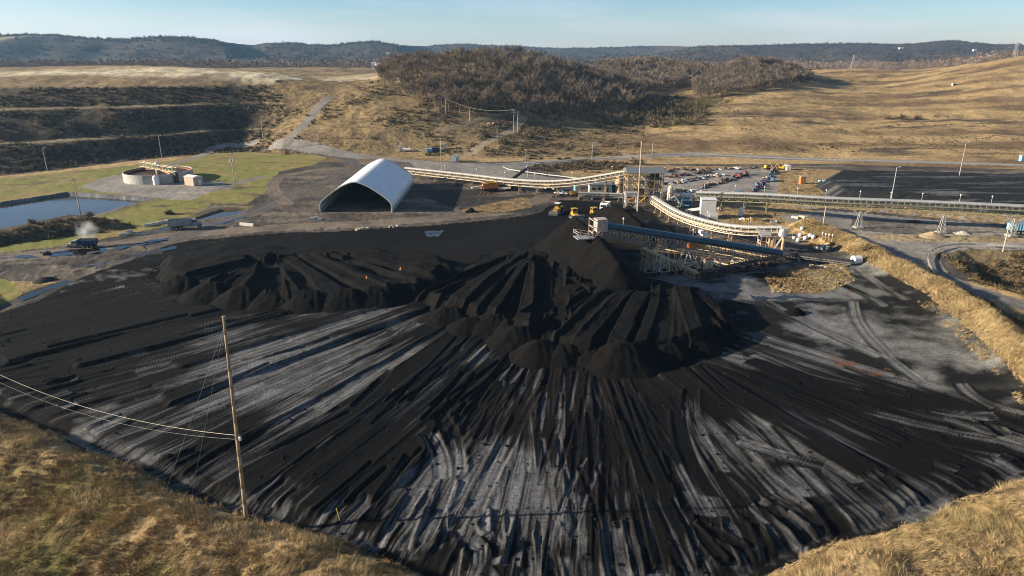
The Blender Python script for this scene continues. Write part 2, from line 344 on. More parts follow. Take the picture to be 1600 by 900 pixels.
# ---------------------------------------------------------------- dozer passes in the coal
KEYS = [((250, 430), (-60, 500)), ((430, 470), (-60, 590)), ((640, 465), (20, 650)), ((720, 510), (300, 790)), ((800, 545), (480, 830)), ((840, 560), (700, 905)), ((870, 565), (850, 950)),
        ((930, 575), (1010, 950)), ((1000, 590), (1180, 905)), ((1060, 580), (1370, 838)), ((1120, 555), (1600, 745)), ((1150, 520), (1670, 665))]
KA = np.array([P(*a) for a, b in KEYS]); KB = np.array([P(*b) for a, b in KEYS])
GREY = [(420, 560, 150, 60, 1.0), (330, 520, 90, 35, .8), (560, 500, 130, 40, .7), (470, 640, 110, 45, .7), (760, 770, 120, 85, 1.0), (640, 760, 90, 60, .75), (850, 640, 70, 70, .5), (870, 800, 60, 70, .8), (1180, 690, 120, 60, .8), (1080, 640, 60, 40, .4), (1250, 760, 90, 60, .55),
        (1330, 500, 150, 40, .8), (1240, 600, 70, 25, .5), (1480, 560, 120, 50, .6), (1420, 600, 120, 30, .75), (740, 560, 60, 30, .7), (1150, 480, 80, 16, .6), (230, 580, 60, 25, .3), (1380, 430, 50, 25, 0.9), (1400, 535, 200, 80, 1.0), (450, 570, 200, 80, .9), (760, 760, 170, 100, .9), (90, 670, 70, 20, .5), (560, 850, 110, 16, .5), (200, 700, 80, 20, .45), (1290, 470, 120, 25, .5)]
DARKZ = [(480, 385, 420, 22, .4), (760, 368, 200, 26, .4), (980, 340, 120, 40, .3), (110, 560, 150, 60, .28), (1230, 610, 160, 22, .30), (1000, 650, 60, 90, .22), (330, 690, 60, 30, .2), (560, 720, 40, 50, .2), (180, 480, 140, 25, .3), (1420, 720, 120, 40, .2), (760, 640, 50, 40, .15)]
GREYW = []
for a, b, ra, rb, k in GREY:
    x, y = P(a, b); x2, _ = P(a + ra, b); _, y1 = P(a, b - rb); _, y0 = P(a, b + rb); GREYW.append((x, y, abs(x2 - x), abs(y1 - y0) / 2, k))
def grey_prob(X, Y):
    g = .455 + .34 * (fbm(X / 16, Y / 16, 3, 47) - .5)
    for x, y, a, b, k in GREYW: g = np.maximum(g, (.3 + .5 * k) * np.exp(-(((X - x) / a) ** 2 + ((Y - y) / b) ** 2) * 0.55))
    for a, b, ra, rb, k in DARKZ:
        x, y = P(a, b); x2, _ = P(a + ra, b); _, y1 = P(a, b - rb); _, y0 = P(a, b + rb); g = g - k * np.exp(-(((X - x) / (x2 - x)) ** 2 + ((Y - y) / (abs(y1 - y0) / 2)) ** 2) * .8)
    return g
def stroke(h, a, X, Y, p0, p1, w, lift, ridge, grey, k=0.0, blend=0.75, prob=None, wander=0.5, seed=0, mat_=None):
    p0 = np.asarray(p0); p1 = np.asarray(p1); d = p1 - p0; Ln = np.hypot(*d); d = d / Ln; nrm = np.array([d[1], -d[0]])
    cx, cy_ = (p0 + p1) / 2; m = np.nonzero((np.abs(X - cx) < abs(d[0]) * Ln / 2 + w * 2 + abs(k) * Ln * .3 + 2) & (np.abs(Y - cy_) < abs(d[1]) * Ln / 2 + w * 2 + abs(k) * Ln * .3 + 2))[0]
    if not len(m): return
    x = X[m] - p0[0]; y = Y[m] - p0[1]; al = x * d[0] + y * d[1]; t = al / Ln
    la = x * nrm[0] + y * nrm[1] - k * Ln * t * (1 - t) * 1.2 + wander * (noise(al * .07, 0 * al + seed * 3.7, seed) - .5)
    q = (np.abs(la) < w) & (t > -0.02) & (t < 1.02); m = m[q]; la = la[q]; al = al[q]; t = t[q]
    if not len(m): return
    endr = 0.7 * noise(la * 1.5, 0 * la + seed, seed + 2); ok = sstep(-0.02, 0.01, t - endr * .02) * (1 - sstep(0.97, 1.0, t + endr * .02))
    ins = (1 - sstep(w * .5 - .22, w * .5, np.abs(la) + 0.15 * (noise(al * .8, la * .1, seed) - .5))) * ok
    edge = np.exp(-((np.abs(la) - w * .53) / (0.16 + 0.09 * w)) ** 2) * ok * (0.35 + 1.1 * noise(al * .25, np.sign(la) * 7.0 + seed, seed + 5))
    crown = -0.10 * lift if lift < 0 else 0
    h[m] = h[m] * (1 - ins * blend) + ins * (h[m] * 0 + lift) * blend + edge * ridge + ins * crown
    tr = np.exp(-((np.abs(la) - w * .26) / .22) ** 2) * ins
    h[m] -= tr * (0.016 + 0.016 * np.sin(al * 9.0)) + ins * 0.035 * (noise(al * 1.4, la * 3.2, seed + 9) - .5)
    if a is not None:
        g = grey
        st = .55 * fbm(al * .07 + seed, la * 1.8, 3, seed + 1) + .45 * fbm(al * .22 + seed, la * 6.0, 2, seed + 3)
        pr = prob[m] if prob is not None else 0.3
        v = np.clip((st + (pr - .5) * 1.5 + g - .38) * 3.2, 0, 1)
        a[m] = a[m] * (1 - ins) + ins * v * (1 - .62 * tr)
        a[m] *= 1 - 0.35 * np.clip(edge, 0, 1)
def kpath(u):
    i = min(int(u), len(KEYS) - 2); f = u - i; return KA[i] * (1 - f) + KA[i + 1] * f, KB[i] * (1 - f) + KB[i + 1] * f
def yard_relief(X, Y):
    h = np.zeros(X.shape); pr = grey_prob(X, Y)
    h += (fbm(X / 9, Y / 9, 2, 41) - .5) * .3 + (fbm(X / 1.1, Y / 1.1, 3, 45) - .5) * .09
    a = np.clip((fbm(X / 3.0 + 0.4 * Y / 3, Y / 2.2, 5, 43) + (pr - .5) * 1.1 - .40) * 3.0, 0, 1)
    wx, wy = X + 5 * fbm(X / 8, Y / 8, 3, 48), Y + 5 * fbm(X / 8, Y / 8, 3, 49); rt_ = sstep(28, 40, X) * sstep(88, 100, Y); a = a * (1 - rt_) + rt_ * np.clip((fbm(wx / 13, wy / 9, 6, 46, .6) + (pr - .5) * .4 - .47) * 5.0 + .18, 0.05, 1)
    r = random.Random(11); sd = 100
    def go(u, t0, t1, w, lift, ridge, grey, k, j=2.0):
        nonlocal sd; sd += 1
        A_, B_ = kpath(max(0, min(10.999, u))); A2 = A_ + (B_ - A_) * t0; B2 = A_ + (B_ - A_) * t1
        A2 = A2 + np.array([r.uniform(-j, j), r.uniform(-j, j)]); B2 = B2 + np.array([r.uniform(-j, j), r.uniform(-j, j)])
        stroke(h, a, X, Y, A2, B2, w, lift, ridge, grey, k, .8, pr, .6, sd)
    for i in range(130): go(11 * ((i * 0.618) % 1), r.uniform(-.12, .05), r.uniform(.9, 1.02), r.uniform(4.0, 5.6), r.gauss(0, .03), r.uniform(.01, .05), r.uniform(-.15, .12), r.gauss(0, .02))
    for i in range(80):
        u = r.uniform(0, 11); t0 = r.uniform(-.1, .6); go(u, t0, min(1.02, t0 + r.uniform(.25, .8)), r.uniform(2.6, 5.2), r.gauss(0, .04), r.uniform(.01, .08), r.uniform(-.25, .2), r.gauss(0, .04), 3)
    for i in range(95):
        u = r.uniform(.3, 11); t1 = r.uniform(.90, 1.0); go(u, t1 - r.uniform(.07, .18), t1, r.uniform(1.4, 3.2), r.gauss(-.06, .08), r.uniform(.08, .32), r.uniform(-.25, .2), r.gauss(0, .04), 2)
    for u, t0, t1, w in ((2.0, .0, .7, 4), (2.35, .0, .8, 4.5), (2.75, 0, .9, 5), (3.12, -.02, .95, 5.5), (3.45, 0, .9, 5), (3.8, 0, .96, 5.5), (4.15, 0, .88, 5.5), (4.55, 0, .55, 5), (5.75, 0, .62, 3.5), (6.45, 0, .9, 4.5), (7.4, .02, .95, 5), (8.9, 0, .7, 5), (9.3, 0, .8, 5), (9.75, 0, .75, 4.5), (10.2, .1, .8, 4), (1.4, .1, .8, 4), (.9, .2, .9, 4)): go(u + r.uniform(-.05, .05), t0, t1, w, r.uniform(.4, .75) * (1 if u < 4.4 else .5), r.uniform(.08, .2), r.uniform(-.45, -.1), r.gauss(0, .015), .8)
    for i in range(16):
        u = r.uniform(0, 11); t0 = r.uniform(-.05, .7); go(u, t0, min(1.0, t0 + r.uniform(.2, .6)), r.uniform(1.0, 1.8), r.uniform(.03, .12), .03, r.uniform(-.3, .1), r.gauss(0, .03), 2)
    # machine tracks: pairs of narrow grooves, many of them crossing the lanes
    for i in range(90):
        u = r.uniform(.5, 11); A_, B_ = kpath(min(u, 10.99)); t0 = r.uniform(0, .75); A2 = A_ + (B_ - A_) * t0; B2 = A_ + (B_ - A_) * min(1.03, t0 + r.uniform(.15, .5)); d_ = B2 - A2; an = r.gauss(0, .10); d_ = np.array([d_[0] * math.cos(an) - d_[1] * math.sin(an), d_[0] * math.sin(an) + d_[1] * math.cos(an)])
        nn = np.array([d_[1], -d_[0]]) / np.hypot(*d_); kk = r.gauss(0, .035); gg = r.choice((-.3, -.2, -.12, .08, .15))
        for s_ in (-1.1, 1.1): sd += 1; stroke(h, a, X, Y, A2 + nn * s_, A2 + d_ + nn * s_, .85, -.02, .02, gg, kk, .5, pr, .12, sd)
    # curved tracks
    for (x0, y0), (x1, y1), k in (((1080, 610), (1130, 740), .22), ((1060, 640), (1110, 780), .18), ((690, 650), (715, 745), -.18), ((668, 680), (690, 750), -.2), ((1150, 690), (1290, 730), .12), ((830, 620), (740, 800), .05), 
                                  ((1330, 470), (1440, 600), .2), ((1200, 470), (1380, 560), .15), ((1300, 440), (1380, 480), -.2), ((1340, 420), (1420, 470), .1), ((1450, 640), (1560, 650), .3), ((1500, 600), (1560, 640), .3), ((1180, 520), (1400, 590), .1), ((1250, 600), (1480, 660), .08), ((1330, 640), (1560, 690), .1)):
        sd += 1; stroke(h, a, X, Y, P(x0, y0), P(x1, y1), 2.6, -.08, .10, r.uniform(-.1, .15), k, .6, pr, .8, sd)
    return h, a, pr
# ================================================================ the ground, one sheet split by what covers it
gs = np.concatenate([np.linspace(-1.75, -1.07, 70), np.linspace(-1.06, 1.06, 1480), np.linspace(1.07, 1.75, 70)]); ys = [40.0]
while ys[-1] < 9500:
    y = ys[-1]; ys.append(y + (min(0.10 + 2.0e-5 * y * y, 1.15) if y < 450 else 1.15 + (y - 450) * 0.0115))
gy = np.array(ys); NR, NC = len(gy), len(gs)
GX = (gs[None, :] * gy[:, None]).ravel(); GY = np.repeat(gy, NC); GS = np.tile(gs, NR)
GZ = Z(GX, GY)
PXI = 800 + FPX * GX / (GY * CP + (CAMH - GZ) * SP)
def lin(c): return np.array(c, float)
TAN, TANL, BRN, DKB = lin((.35, .242, .114)), lin((.43, .306, .15)), lin((.165, .108, .055)), lin((.075, .055, .036))
COAL, DUST, GRAV, DIRT, LAWN = lin((.0046, .0044, .0044)), lin((.190, .189, .190)), lin((.235, .215, .19)), lin((.19, .15, .115)), lin((.185, .18, .048))
SOIL = lin((.10, .082, .066))
def mixc(a, b, t): t = np.clip(t, 0, 1)[..., None]; return a * (1 - t) + b * t
n1 = fbm(GX / 40, GY / 40, 5, 51); n2 = fbm(GX / 9, GY / 9, 4, 52); n3 = fbm(GX / 1.6, GY / 1.6, 3, 53)
ALB = mixc(TAN, TANL, (n2 - .35) * 2.2)
nf = fbm(GX / 75, GY / 20, 5, 54)
ALB = mixc(ALB, BRN, (nf * .75 + n2 * .25 - .45) * 5.0); ALB = mixc(ALB, DKB * 1.3, (fbm(GX / 50, GY / 11, 4, 55) - .63) * 7 * (GY > 345))
REG = np.zeros(GX.shape, np.int16)             # 0 field
names = ['field', 'coal_yard', 'grass_bank', 'lawn', 'plant_yard', 'equipment_lot', 'coal_flat', 'terraced_slope', 'hills', 'wooded_hillside', 'gravel_road', 'dirt_road', 'access_track', 'pond_liner', 'gravel_apron', 'plateau']
def setr(m, i, col):
    REG[m] = i; ALB[m] = col[m] if col.shape == ALB.shape else col
# hills far away: woods brown, some open fields
n4 = fbm(GX / 260, GY / 420, 4, 61); n5 = fbm(GX / 70, GY / 120, 4, 62)
hill = mixc(np.broadcast_to(lin((.060, .046, .038)), ALB.shape), lin((.040, .035, .031)), (n5 - .35) * 2.5)
hill = mixc(hill, lin((.30, .24, .14)), (n4 - .66) * 14 * (1 - sstep(1900, 2600, GY)))
hm = GY > 900 + 60 * (n4 - .5)
foot = np.interp(GS, FS, FY)
# left terraces and plateau
PXN = PXI + (n1 - .5) * 260 + (n2 - .5) * 60
left = (PXN < 455) & (GY > foot) & (GY < 900)
tcol = mixc(np.broadcast_to(lin((.060, .048, .033)), ALB.shape), lin((.105, .08, .05)), (n2 - .42) * 3.5)
bench = np.zeros(GX.shape)
for zb in (9.1, 21.9, 31.2, 3.2): bench = np.maximum(bench, np.exp(-((GZ - zb - (n2 - .5) * .5) / .28) ** 2) * (.9 if zb != 3.2 else .35))
tcol = mixc(tcol, lin((.30, .235, .13)), bench * np.clip(.35 + n3, 0, 1))
tl = left & (GZ < 31.6) & (GY < 470)
setr(tl, 7, tcol)
pl = left & ~tl | ((PXN >= 400) & (PXI < 590) & (GY > 478 + 30 * (n2 - .5)) & (GY < 900))
pcol = mixc(np.broadcast_to(lin((.25, .18, .095)), ALB.shape), lin((.17, .125, .075)), (n1 - .4) * 4)
lane = sstep(432, 445, GY) * (1 - sstep(448, 468 + 150 * (GS + .75), GY))
pcol = mixc(pcol, lin((.55, .47, .32)), lane * np.clip(n2 * 2.2 - .2, 0, 1))
setr(pl, 15, pcol)
# wooded hillside: brown grass, scrubby
wh = (PXN >= 455) & (PXN < 1060) & (GY > foot) & (GY < 900) & ~pl
wcol = mixc(mixc(np.broadcast_to(lin((.21, .15, .075)), ALB.shape), lin((.33, .235, .115)), (n2 - .45) * 3), lin((.085, .062, .04)), (n1 * .5 + n2 * .5 - .5) * 6)
wcol = mixc(wcol, lin((.36, .25, .115)), np.exp(-((PXI - 560 - (GY - 400) * .5) / 40) ** 2) * (n2 > .5) * .8)
wcol = mixc(wcol, ALB, sstep(900, 1060, PXN) * (GY < 500))
setr(wh, 9, wcol)
ALB[tl] = mixc(ALB[tl], wcol[tl], sstep(350, 455, PXN[tl]))
rfield = (PXI > 960) & (GY > 345) & (GY < 440)
setr(hm, 8, hill)
# level ground on the left: lawn
LAWNP = T2([(-260, 345), (-200, 296), (0, 279), (150, 264), (250, 254), (345, 238), (430, 230), (515, 240), (490, 258), (436, 268), (415, 300), (385, 318), (330, 318), (285, 348), (200, 366), (100, 384), (30, 392), (-120, 405)])
near = np.nonzero(GY < 420)[0]; X, Y = GX[near], GY[near]; m2 = n2[near]; m3 = n3[near]
def nset(mask, i, col): ii = near[mask]; REG[ii] = i; ALB[ii] = col[mask] if getattr(col, 'ndim', 1) > 1 else col
def nc(c): return np.broadcast_to(lin(c), (len(X), 3))
plant = (Y < np.interp(X / Y, FS, FY) - 12)
pc = mixc(mixc(nc(SOIL), lin((.05, .043, .037)), (m2 - .38) * 3.5), lin((.17, .14, .105)), (fbm(X / 14, Y / 5, 4, 71) - .55) * 5)
nset(plant & (Y > 150), 4, pc)
grassy = T2([(1030, 318), (1090, 312), (1260, 318), (1290, 350), (1330, 388), (1240, 372), (1130, 352), (1060, 335)])
g2 = T2([(1190, 428), (1235, 413), (1330, 412), (1342, 440), (1290, 461), (1200, 459)])
g3 = T2([(870, 262), (1010, 258), (1240, 262), (1700, 278), (1700, 300), (1300, 288), (1262, 315), (1210, 312), (1200, 272), (1030, 268), (960, 285), (880, 275)])
g4 = T2([(640, 262), (790, 290), (760, 296), (690, 282)])
g5 = T2([(765, 318), (815, 308), (838, 314), (830, 324), (790, 331), (730, 336), (720, 328)])
gc_ = mixc(mixc(nc(TAN * .85), nc(TANL), (m2 - .4) * 2), nc(BRN), (m2 * .5 + m3 * .5 - .46) * 5)
for gp in (grassy, g2, g3): nset(inpoly(X, Y, gp), 0, gc_)
nset(inpoly(X, Y, g4), 0, gc_ * .8); nset(inpoly(X, Y, g5), 0, gc_ * .75)
lc = mixc(nc(LAWN), nc((.24, .19, .07)), (m2 - .42) * 4); lc = mixc(lc, nc((.10, .085, .045)), (fbm(X / 12, Y / 4, 4, 73) - .62) * 6)
lawn = inpoly(X, Y, LAWNP); nset(lawn & (Y < np.interp(X / Y, FS, FY) + 4), 3, lc)
nset(inpoly(X, Y, T2([(-40, 500), (-40, 432), (10, 436), (38, 455), (0, 488)])), 3, lc)
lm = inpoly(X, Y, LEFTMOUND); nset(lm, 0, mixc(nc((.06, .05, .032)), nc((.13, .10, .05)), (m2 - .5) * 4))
d = pdist(X, Y, POND2, True, 20); nset((d < 3.5), 3, mixc(nc((.09, .07, .045)), nc((.19, .16, .06)), (m2 - .5) * 5))
d = pdist(X, Y, PONDP, True, 20); inside = inpoly(X, Y, PONDP)
nset((inside & (d < 8)) | (d < 1.0), 13, mixc(nc((.10, .105, .11)), nc((.17, .17, .17)), (noise(X * .35, Y * .02, 3) - .5) * 5))
nset((d > 1.0) & (d < 2.6) & ~inside, 3, nc((.20, .16, .10)))
def fillp(pts, i, col): nset(inpoly(X, Y, T2(pts)), i, col)
GRAV = GRAV * 1.12
grv = mixc(mixc(nc(GRAV), nc(GRAV * .72), (m2 - .4) * 3), nc((.33, .29, .24)), (fbm(X / 16, Y / 4, 4, 74) - .58) * 5)
drt = mixc(mixc(nc(DIRT), nc(DIRT * .62), (m2 - .4) * 3), nc((.20, .16, .12)), (fbm(X / 16, Y / 3, 4, 75) - .56) * 5)
fillp([(128, 292), (165, 278), (230, 270), (300, 282), (352, 284), (350, 292), (300, 312), (240, 309), (150, 298)], 14, grv)
fillp([(1030, 268), (1175, 263), (1215, 268), (1216, 300), (1160, 310), (1050, 305), (1025, 300)], 5, grv)
fillp([(640, 254), (780, 256), (860, 252), (800, 268), (940, 288), (930, 291), (800, 284), (650, 262)], 14, grv * .9)
fillp([(1215, 337), (1290, 328), (1400, 338), (1600, 356), (1750, 366), (1750, 398), (1600, 388), (1510, 384), (1462, 392), (1446, 402), (1452, 420), (1440, 424), (1370, 388), (1290, 356)], 14, grv * .92)
fillp([(1330, 340), (1600, 357), (1750, 366), (1750, 380), (1600, 372), (1440, 368), (1330, 360)], 4, mixc(nc((.12, .105, .09)), nc((.27, .24, .19)), (fbm(X / 16, Y / 4, 4, 76) - .5) * 5))
fillp([(1340, 366), (1440, 366), (1600, 372), (1750, 378), (1750, 384), (1600, 379), (1480, 378), (1380, 376)], 0, mixc(nc((.34, .26, .15)), nc((.17, .14, .06)), (m2 - .45) * 4))
# strip of rocks and grass below the overland conveyor
fillp([(1230, 326), (1300, 326), (1420, 336), (1600, 352), (1750, 362), (1750, 345), (1600, 338), (1420, 323), (1240, 318)], 0, mixc(gc_, nc((.35, .32, .28)), (m3 - .58) * 8))
# coal flat
cf = inpoly(X, Y, FLATR); cst = fbm(X / 22, Y / 2.2, 5, 77)
nset(cf, 6, mixc(nc((.020, .021, .022)), nc((.12, .12, .115)), (cst - .54) * 4.5))
# banks right of the yard, basin
d = pdist(X, Y, RB, False, 30); nset(d + (m3 - .5) * 3 < 4.6, 2, mixc(nc(TANL * .9), nc(BRN), (m2 * .6 + m3 * .4 - .5) * 5))
ba = inpoly(X, Y, BASIN); nset(ba, 0, mixc(nc((.20, .15, .08)), nc((.06, .05, .035)), (m2 - .38) * 4))
# roads: (line of pixels, width, region, shade)
ROADS = [([(-120, 412), (0, 402), (120, 393), (230, 373), (330, 362), (450, 355), (560, 350), (680, 342), (780, 332), (838, 320), (862, 306), (858, 294), (835, 288)], 8.5, 11, drt),
         ([(835, 288), (860, 300), (900, 315), (960, 312)], 16, 4, nc((.045, .038, .033))),
         ([(250, 385), (300, 362), (350, 345), (410, 325), (460, 300), (520, 278), (552, 262), (545, 248), (500, 237), (450, 228)], 8, 10, mixc(nc((.115, .10, .09)), nc((.075, .066, .058)), (m2 - .45) * 4)),
         ([(448, 318), (432, 306), (424, 290), (436, 276), (490, 266), (545, 262)], 5, 11, drt),
         ([(430, 226), (520, 238), (600, 248), (680, 255), (770, 258), (860, 252), (930, 248), (1000, 244), (1080, 241), (1200, 246), (1400, 252), (1600, 258), (1800, 264)], 8, 10, grv),
         ([(448, 225), (470, 200), (500, 165), (530, 140)], 6, 12, grv * .75),
         ([(705, 250), (752, 228), (800, 205), (815, 188), (822, 172)], 5, 12, mixc(nc((.36, .28, .18)), nc((.26, .20, .13)), (m2 - .4) * 3)),
         ([(130, 293), (170, 278), (250, 262), (300, 248), (330, 233), (355, 226), (400, 222)], 4.5, 12, grv),
         ([(350, 296), (362, 288), (410, 276)], 5, 12, grv * .8),
         ([(690, 205), (740, 190), (800, 176)], 4, 12, nc((.2, .16, .11))),
         ([(1440, 396), (1462, 428), (1500, 446), (1600, 478), (1750, 520)], 6, 10, grv * .8),
         ([(1440, 392), (1500, 383), (1600, 387), (1750, 394)], 7, 10, grv)]
for pts, w, i, col in ROADS:
    pl_ = T2(pts); d = pdist(X, Y, pl_, False, w) + (m3 - .5) * 1.2
    nset(d < w / 2, i, mixc(col, col * .72, np.exp(-((d - w * .22) / .5) ** 2) * .7))
# dark stains of coal dust round the plant
dk = fillp([(640, 300), (720, 290), (850, 285), (960, 300), (1010, 325), (1060, 352), (1000, 400), (880, 380), (860, 330), (740, 334)], 4, mixc(nc((.036, .031, .027)), nc((.12, .098, .075)), (fbm(X / 18, Y / 5, 4, 78) - .50) * 5))
nset(inpoly(X, Y, g5), 0, gc_ * .75)
fillp([(800, 292), (848, 291), (868, 300), (860, 312), (838, 321), (820, 315), (838, 306), (826, 299), (795, 300)], 11, drt * .8)
# the coal yard
ym = inpoly(X, Y, YB); yi = near[ym]; yh, ya, yp = yard_relief(X[ym], Y[ym])
yd = pdist(X[ym], Y[ym], YB, True, 30); fade = sstep(0, 3, yd)
warm = np.clip((fbm(X[ym] / 20, Y[ym] / 20, 3, 81) - .4) * 3, 0, 1)
coal = mixc(np.broadcast_to(COAL, (len(yi), 3)), lin((.0085, .0076, .0070)), warm)
dust = mixc(np.broadcast_to(DUST, (len(yi), 3)), lin((.205, .20, .178)), sstep(50, 80, X[ym]))
ya = ya * .9
ALB[yi] = mixc(coal, dust, ya * (.45 + .5 * noise(X[ym] / 1.7, Y[ym] / 1.7, 82) + .35 * noise(X[ym] / .4, Y[ym] / .4, 84))); REG[yi] = 1
wetl = inpoly(X[ym], Y[ym], P2([(-200, 480), (0, 440), (60, 400), (240, 376), (255, 395), (180, 405), (130, 432), (60, 470), (-100, 520)]))
ALB[yi[wetl]] = mixc(np.broadcast_to(lin((.10, .088, .072)), (wetl.sum(), 3)), lin((.05, .045, .04)), (n2[yi[wetl]] - .4) * 4)
for a, b, ra, rb in ((1305, 562, 7, 2.5), (1318, 570, 9, 3), (1330, 568, 4, 4), (1345, 578, 8, 2), (1365, 583, 13, 3), (1385, 578, 7, 3), (1333, 455, 7, 3)):
    x0, y0 = P(a - ra, b + rb); x1, y1 = P(a + ra, b - rb); x0, x1 = min(x0, x1), max(x0, x1)
    q = (((X[ym] - (x0 + x1) / 2) / (x1 - x0)) ** 2 + ((Y[ym] - (y0 + y1) / 2) / (y1 - y0)) ** 2 + (n3[yi] - .5) * 1.6) < .24
    ALB[yi[q]] = mixc(ALB[yi[q]], lin((.16, .07, .035)), .35 + .6 * n3[yi[q]])
und = inpoly(X[ym], Y[ym], P2([(1008, 397), (1090, 436), (1240, 403), (1205, 384), (1075, 368), (1030, 372)]))
ALB[yi[und]] = mixc(np.broadcast_to(lin((.13, .10, .066)), (und.sum(), 3)), lin((.05, .042, .034)), (fbm(X[ym][und] / 6, Y[ym][und] / 4, 4, 87) - .42) * 5)
GZ[yi] += yh * fade
# near bank
bk = (Y < 150) & ~ym & (pdist(X, Y, NEARB, False, 90) < 88); bcol = mixc(mixc(nc(TAN), nc(TANL), (m3 - .35) * 2), nc((.16, .11, .055)), (m2 * .6 + m3 * .4 - .5) * 5)
bcol = mixc(bcol, nc((.14, .125, .04)), (fbm(X / 11, Y / 11, 3, 83) - .52) * 5 * (X < -20))
sdn = pdist(X, Y, YB, True, 12); bcol = mixc(bcol, nc((.022, .019, .016)), 1 - sstep(.2, 2.2, sdn + (m3 - .5) * 2.2))
nset(bk & (REG[near] == 0) | (bk & (REG[near] == 4)), 2, bcol)
# small ground roughness everywhere off the yard
off = np.ones(GX.shape, bool); off[yi] = False
GZ[off] += (n3[off] - .5) * np.where(np.isin(REG[off], [10, 11, 14, 5, 12, 3, 13]), .07, .45) * np.clip(1.2 - (GY[off] - 120) / 250, .25, 1)
GZ[off] += (n2[off] - .5) * np.where(np.isin(REG[off], [0, 7, 9, 15]), 1.0, 0) * sstep(300, 380, GY[off])
# ---- faces by region
q = (np.arange(NR - 1)[:, None] * NC + np.arange(NC - 1)[None, :]).ravel()
FACES = np.stack([q, q + 1, q + NC + 1, q + NC], 1); FR = REG[q]
GM = {1: ground_mat('coal_dust', 2.6, .42, .10, .95, 5.0, spec=.08), 6: ground_mat('coal_flat_dust', .8, .35, .15, .92, 2.0, spec=.1), 8: ground_mat('far_wood', .045, .5, 0, 1.0), 2: ground_mat('bank_grass', 2.5, .45, .3, 1.0, 3.0),
      3: ground_mat('lawn_grass', 1.2, .22, .04, 1.0, 3.0), 7: ground_mat('scrub_slope', .35, .65, .8, 1.0, .6), 9: ground_mat('hillside_grass', .35, .55, .5, 1.0, .7), 0: ground_mat('field_grass', .5, .4, .4, 1.0, .8), 15: ground_mat('plateau_grass', .25, .35, .2, 1.0, .5)}
GDEF = ground_mat('packed_ground', 1.1, .28, .04, .9, 3.0)
VV = np.stack([GX, GY, GZ], 1)
for i, nm in enumerate(names):
    f = FACES[FR == i]
    if not len(f): continue
    u, inv = np.unique(f, return_inverse=True)
    o = np_mesh(nm, VV[u], inv.reshape(-1, 4), GM.get(i, GDEF), None, {'albedo': ALB[u]}, smooth=True); tag(o, kind='structure')
GRID = GZ.reshape(NR, NC)
def gnd(x, y):                              # height of the built ground
    s = float(np.interp(x / y, gs, np.arange(NC), -1, NC)); j = np.searchsorted(gy, y) - 1
    if not (0 <= s < NC - 1 and 0 <= j < NR - 1): return gz(x, y)
    i = int(s); f = s - i; g = (y - gy[j]) / (gy[j + 1] - gy[j])
    return float((GRID[j, i] * (1 - f) + GRID[j, i + 1] * f) * (1 - g) + (GRID[j + 1, i] * (1 - f) + GRID[j + 1, i + 1] * f) * g)
def gnda(x, y):
    s = np.clip(np.interp(x / y, gs, np.arange(NC)), 0, NC - 1.001); j = np.clip(np.searchsorted(gy, y) - 1, 0, NR - 2); i = s.astype(int)
    f = s - i; g = np.clip((y - gy[j]) / (gy[j + 1] - gy[j]), 0, 1)
    return (GRID[j, i] * (1 - f) + GRID[j, i + 1] * f) * (1 - g) + (GRID[j + 1, i] * (1 - f) + GRID[j + 1, i + 1] * f) * g
def GP(px, py):                             # world point on the built ground
    p = PT(px, py); return Vector((p.x, p.y, gnd(p.x, p.y)))
# ---------------------------------------------------------------- water
def water_mat(name, col, rough=.04):
    m = bpy.data.materials.new(name); n, l, b = nodes(m); b.inputs['Base Color'].default_value = (*col, 1); b.inputs['Roughness'].default_value = rough
    b.inputs['Specular IOR Level'].default_value = .2
    g = n.new('ShaderNodeNewGeometry'); z = n.new('ShaderNodeTexNoise'); z.inputs['Scale'].default_value = 1.2; z.inputs['Detail'].default_value = 4
    bp = n.new('ShaderNodeBump'); bp.inputs['Strength'].default_value = .08; bp.inputs['Distance'].default_value = .05
    l.new(g.outputs['Position'], z.inputs['Vector']); l.new(z.outputs['Fac'], bp.inputs['Height']); l.new(bp.outputs[0], b.inputs['Normal']); return m
WM = water_mat('pond_water', (.05, .042, .034)); WP = water_mat('puddle_water', (.012, .012, .012))
def sheet(name, pts, z, m):
    b = MB(); b.add([(x, y, z) for x, y in pts], [tuple(range(len(pts)))]); o = b.build(name, m)
    if o.data.polygons[0].normal.z < 0: o.data.flip_normals()
    return tag(o, kind='structure')
sheet('pond_water', PONDP, -.75, WM); sheet('small_pond_water', POND2, -.55, WM)
def puddle(pts, wob=.55):
    p = T2(pts); c = np.mean(p, 0); z = float(np.mean([gnd(x, y) for x, y in list(p) + [tuple(c)]])) + .04
    q = []
    for i in range(len(p)):
        a, b = np.array(p[i]), np.array(p[(i + 1) % len(p)]); k = max(2, int(np.hypot(*(b - a)) / 1.2))
        for t in range(k): q.append(a + (b - a) * t / k)
    q = [(x + wob * 2.4 * (float(noise(x, y, 9)) - .5), y + wob * 5 * (float(noise(x * 1.1, y * 1.1, 8)) - .5)) for x, y in q]
    return sheet('puddle_water', q, z, WP)
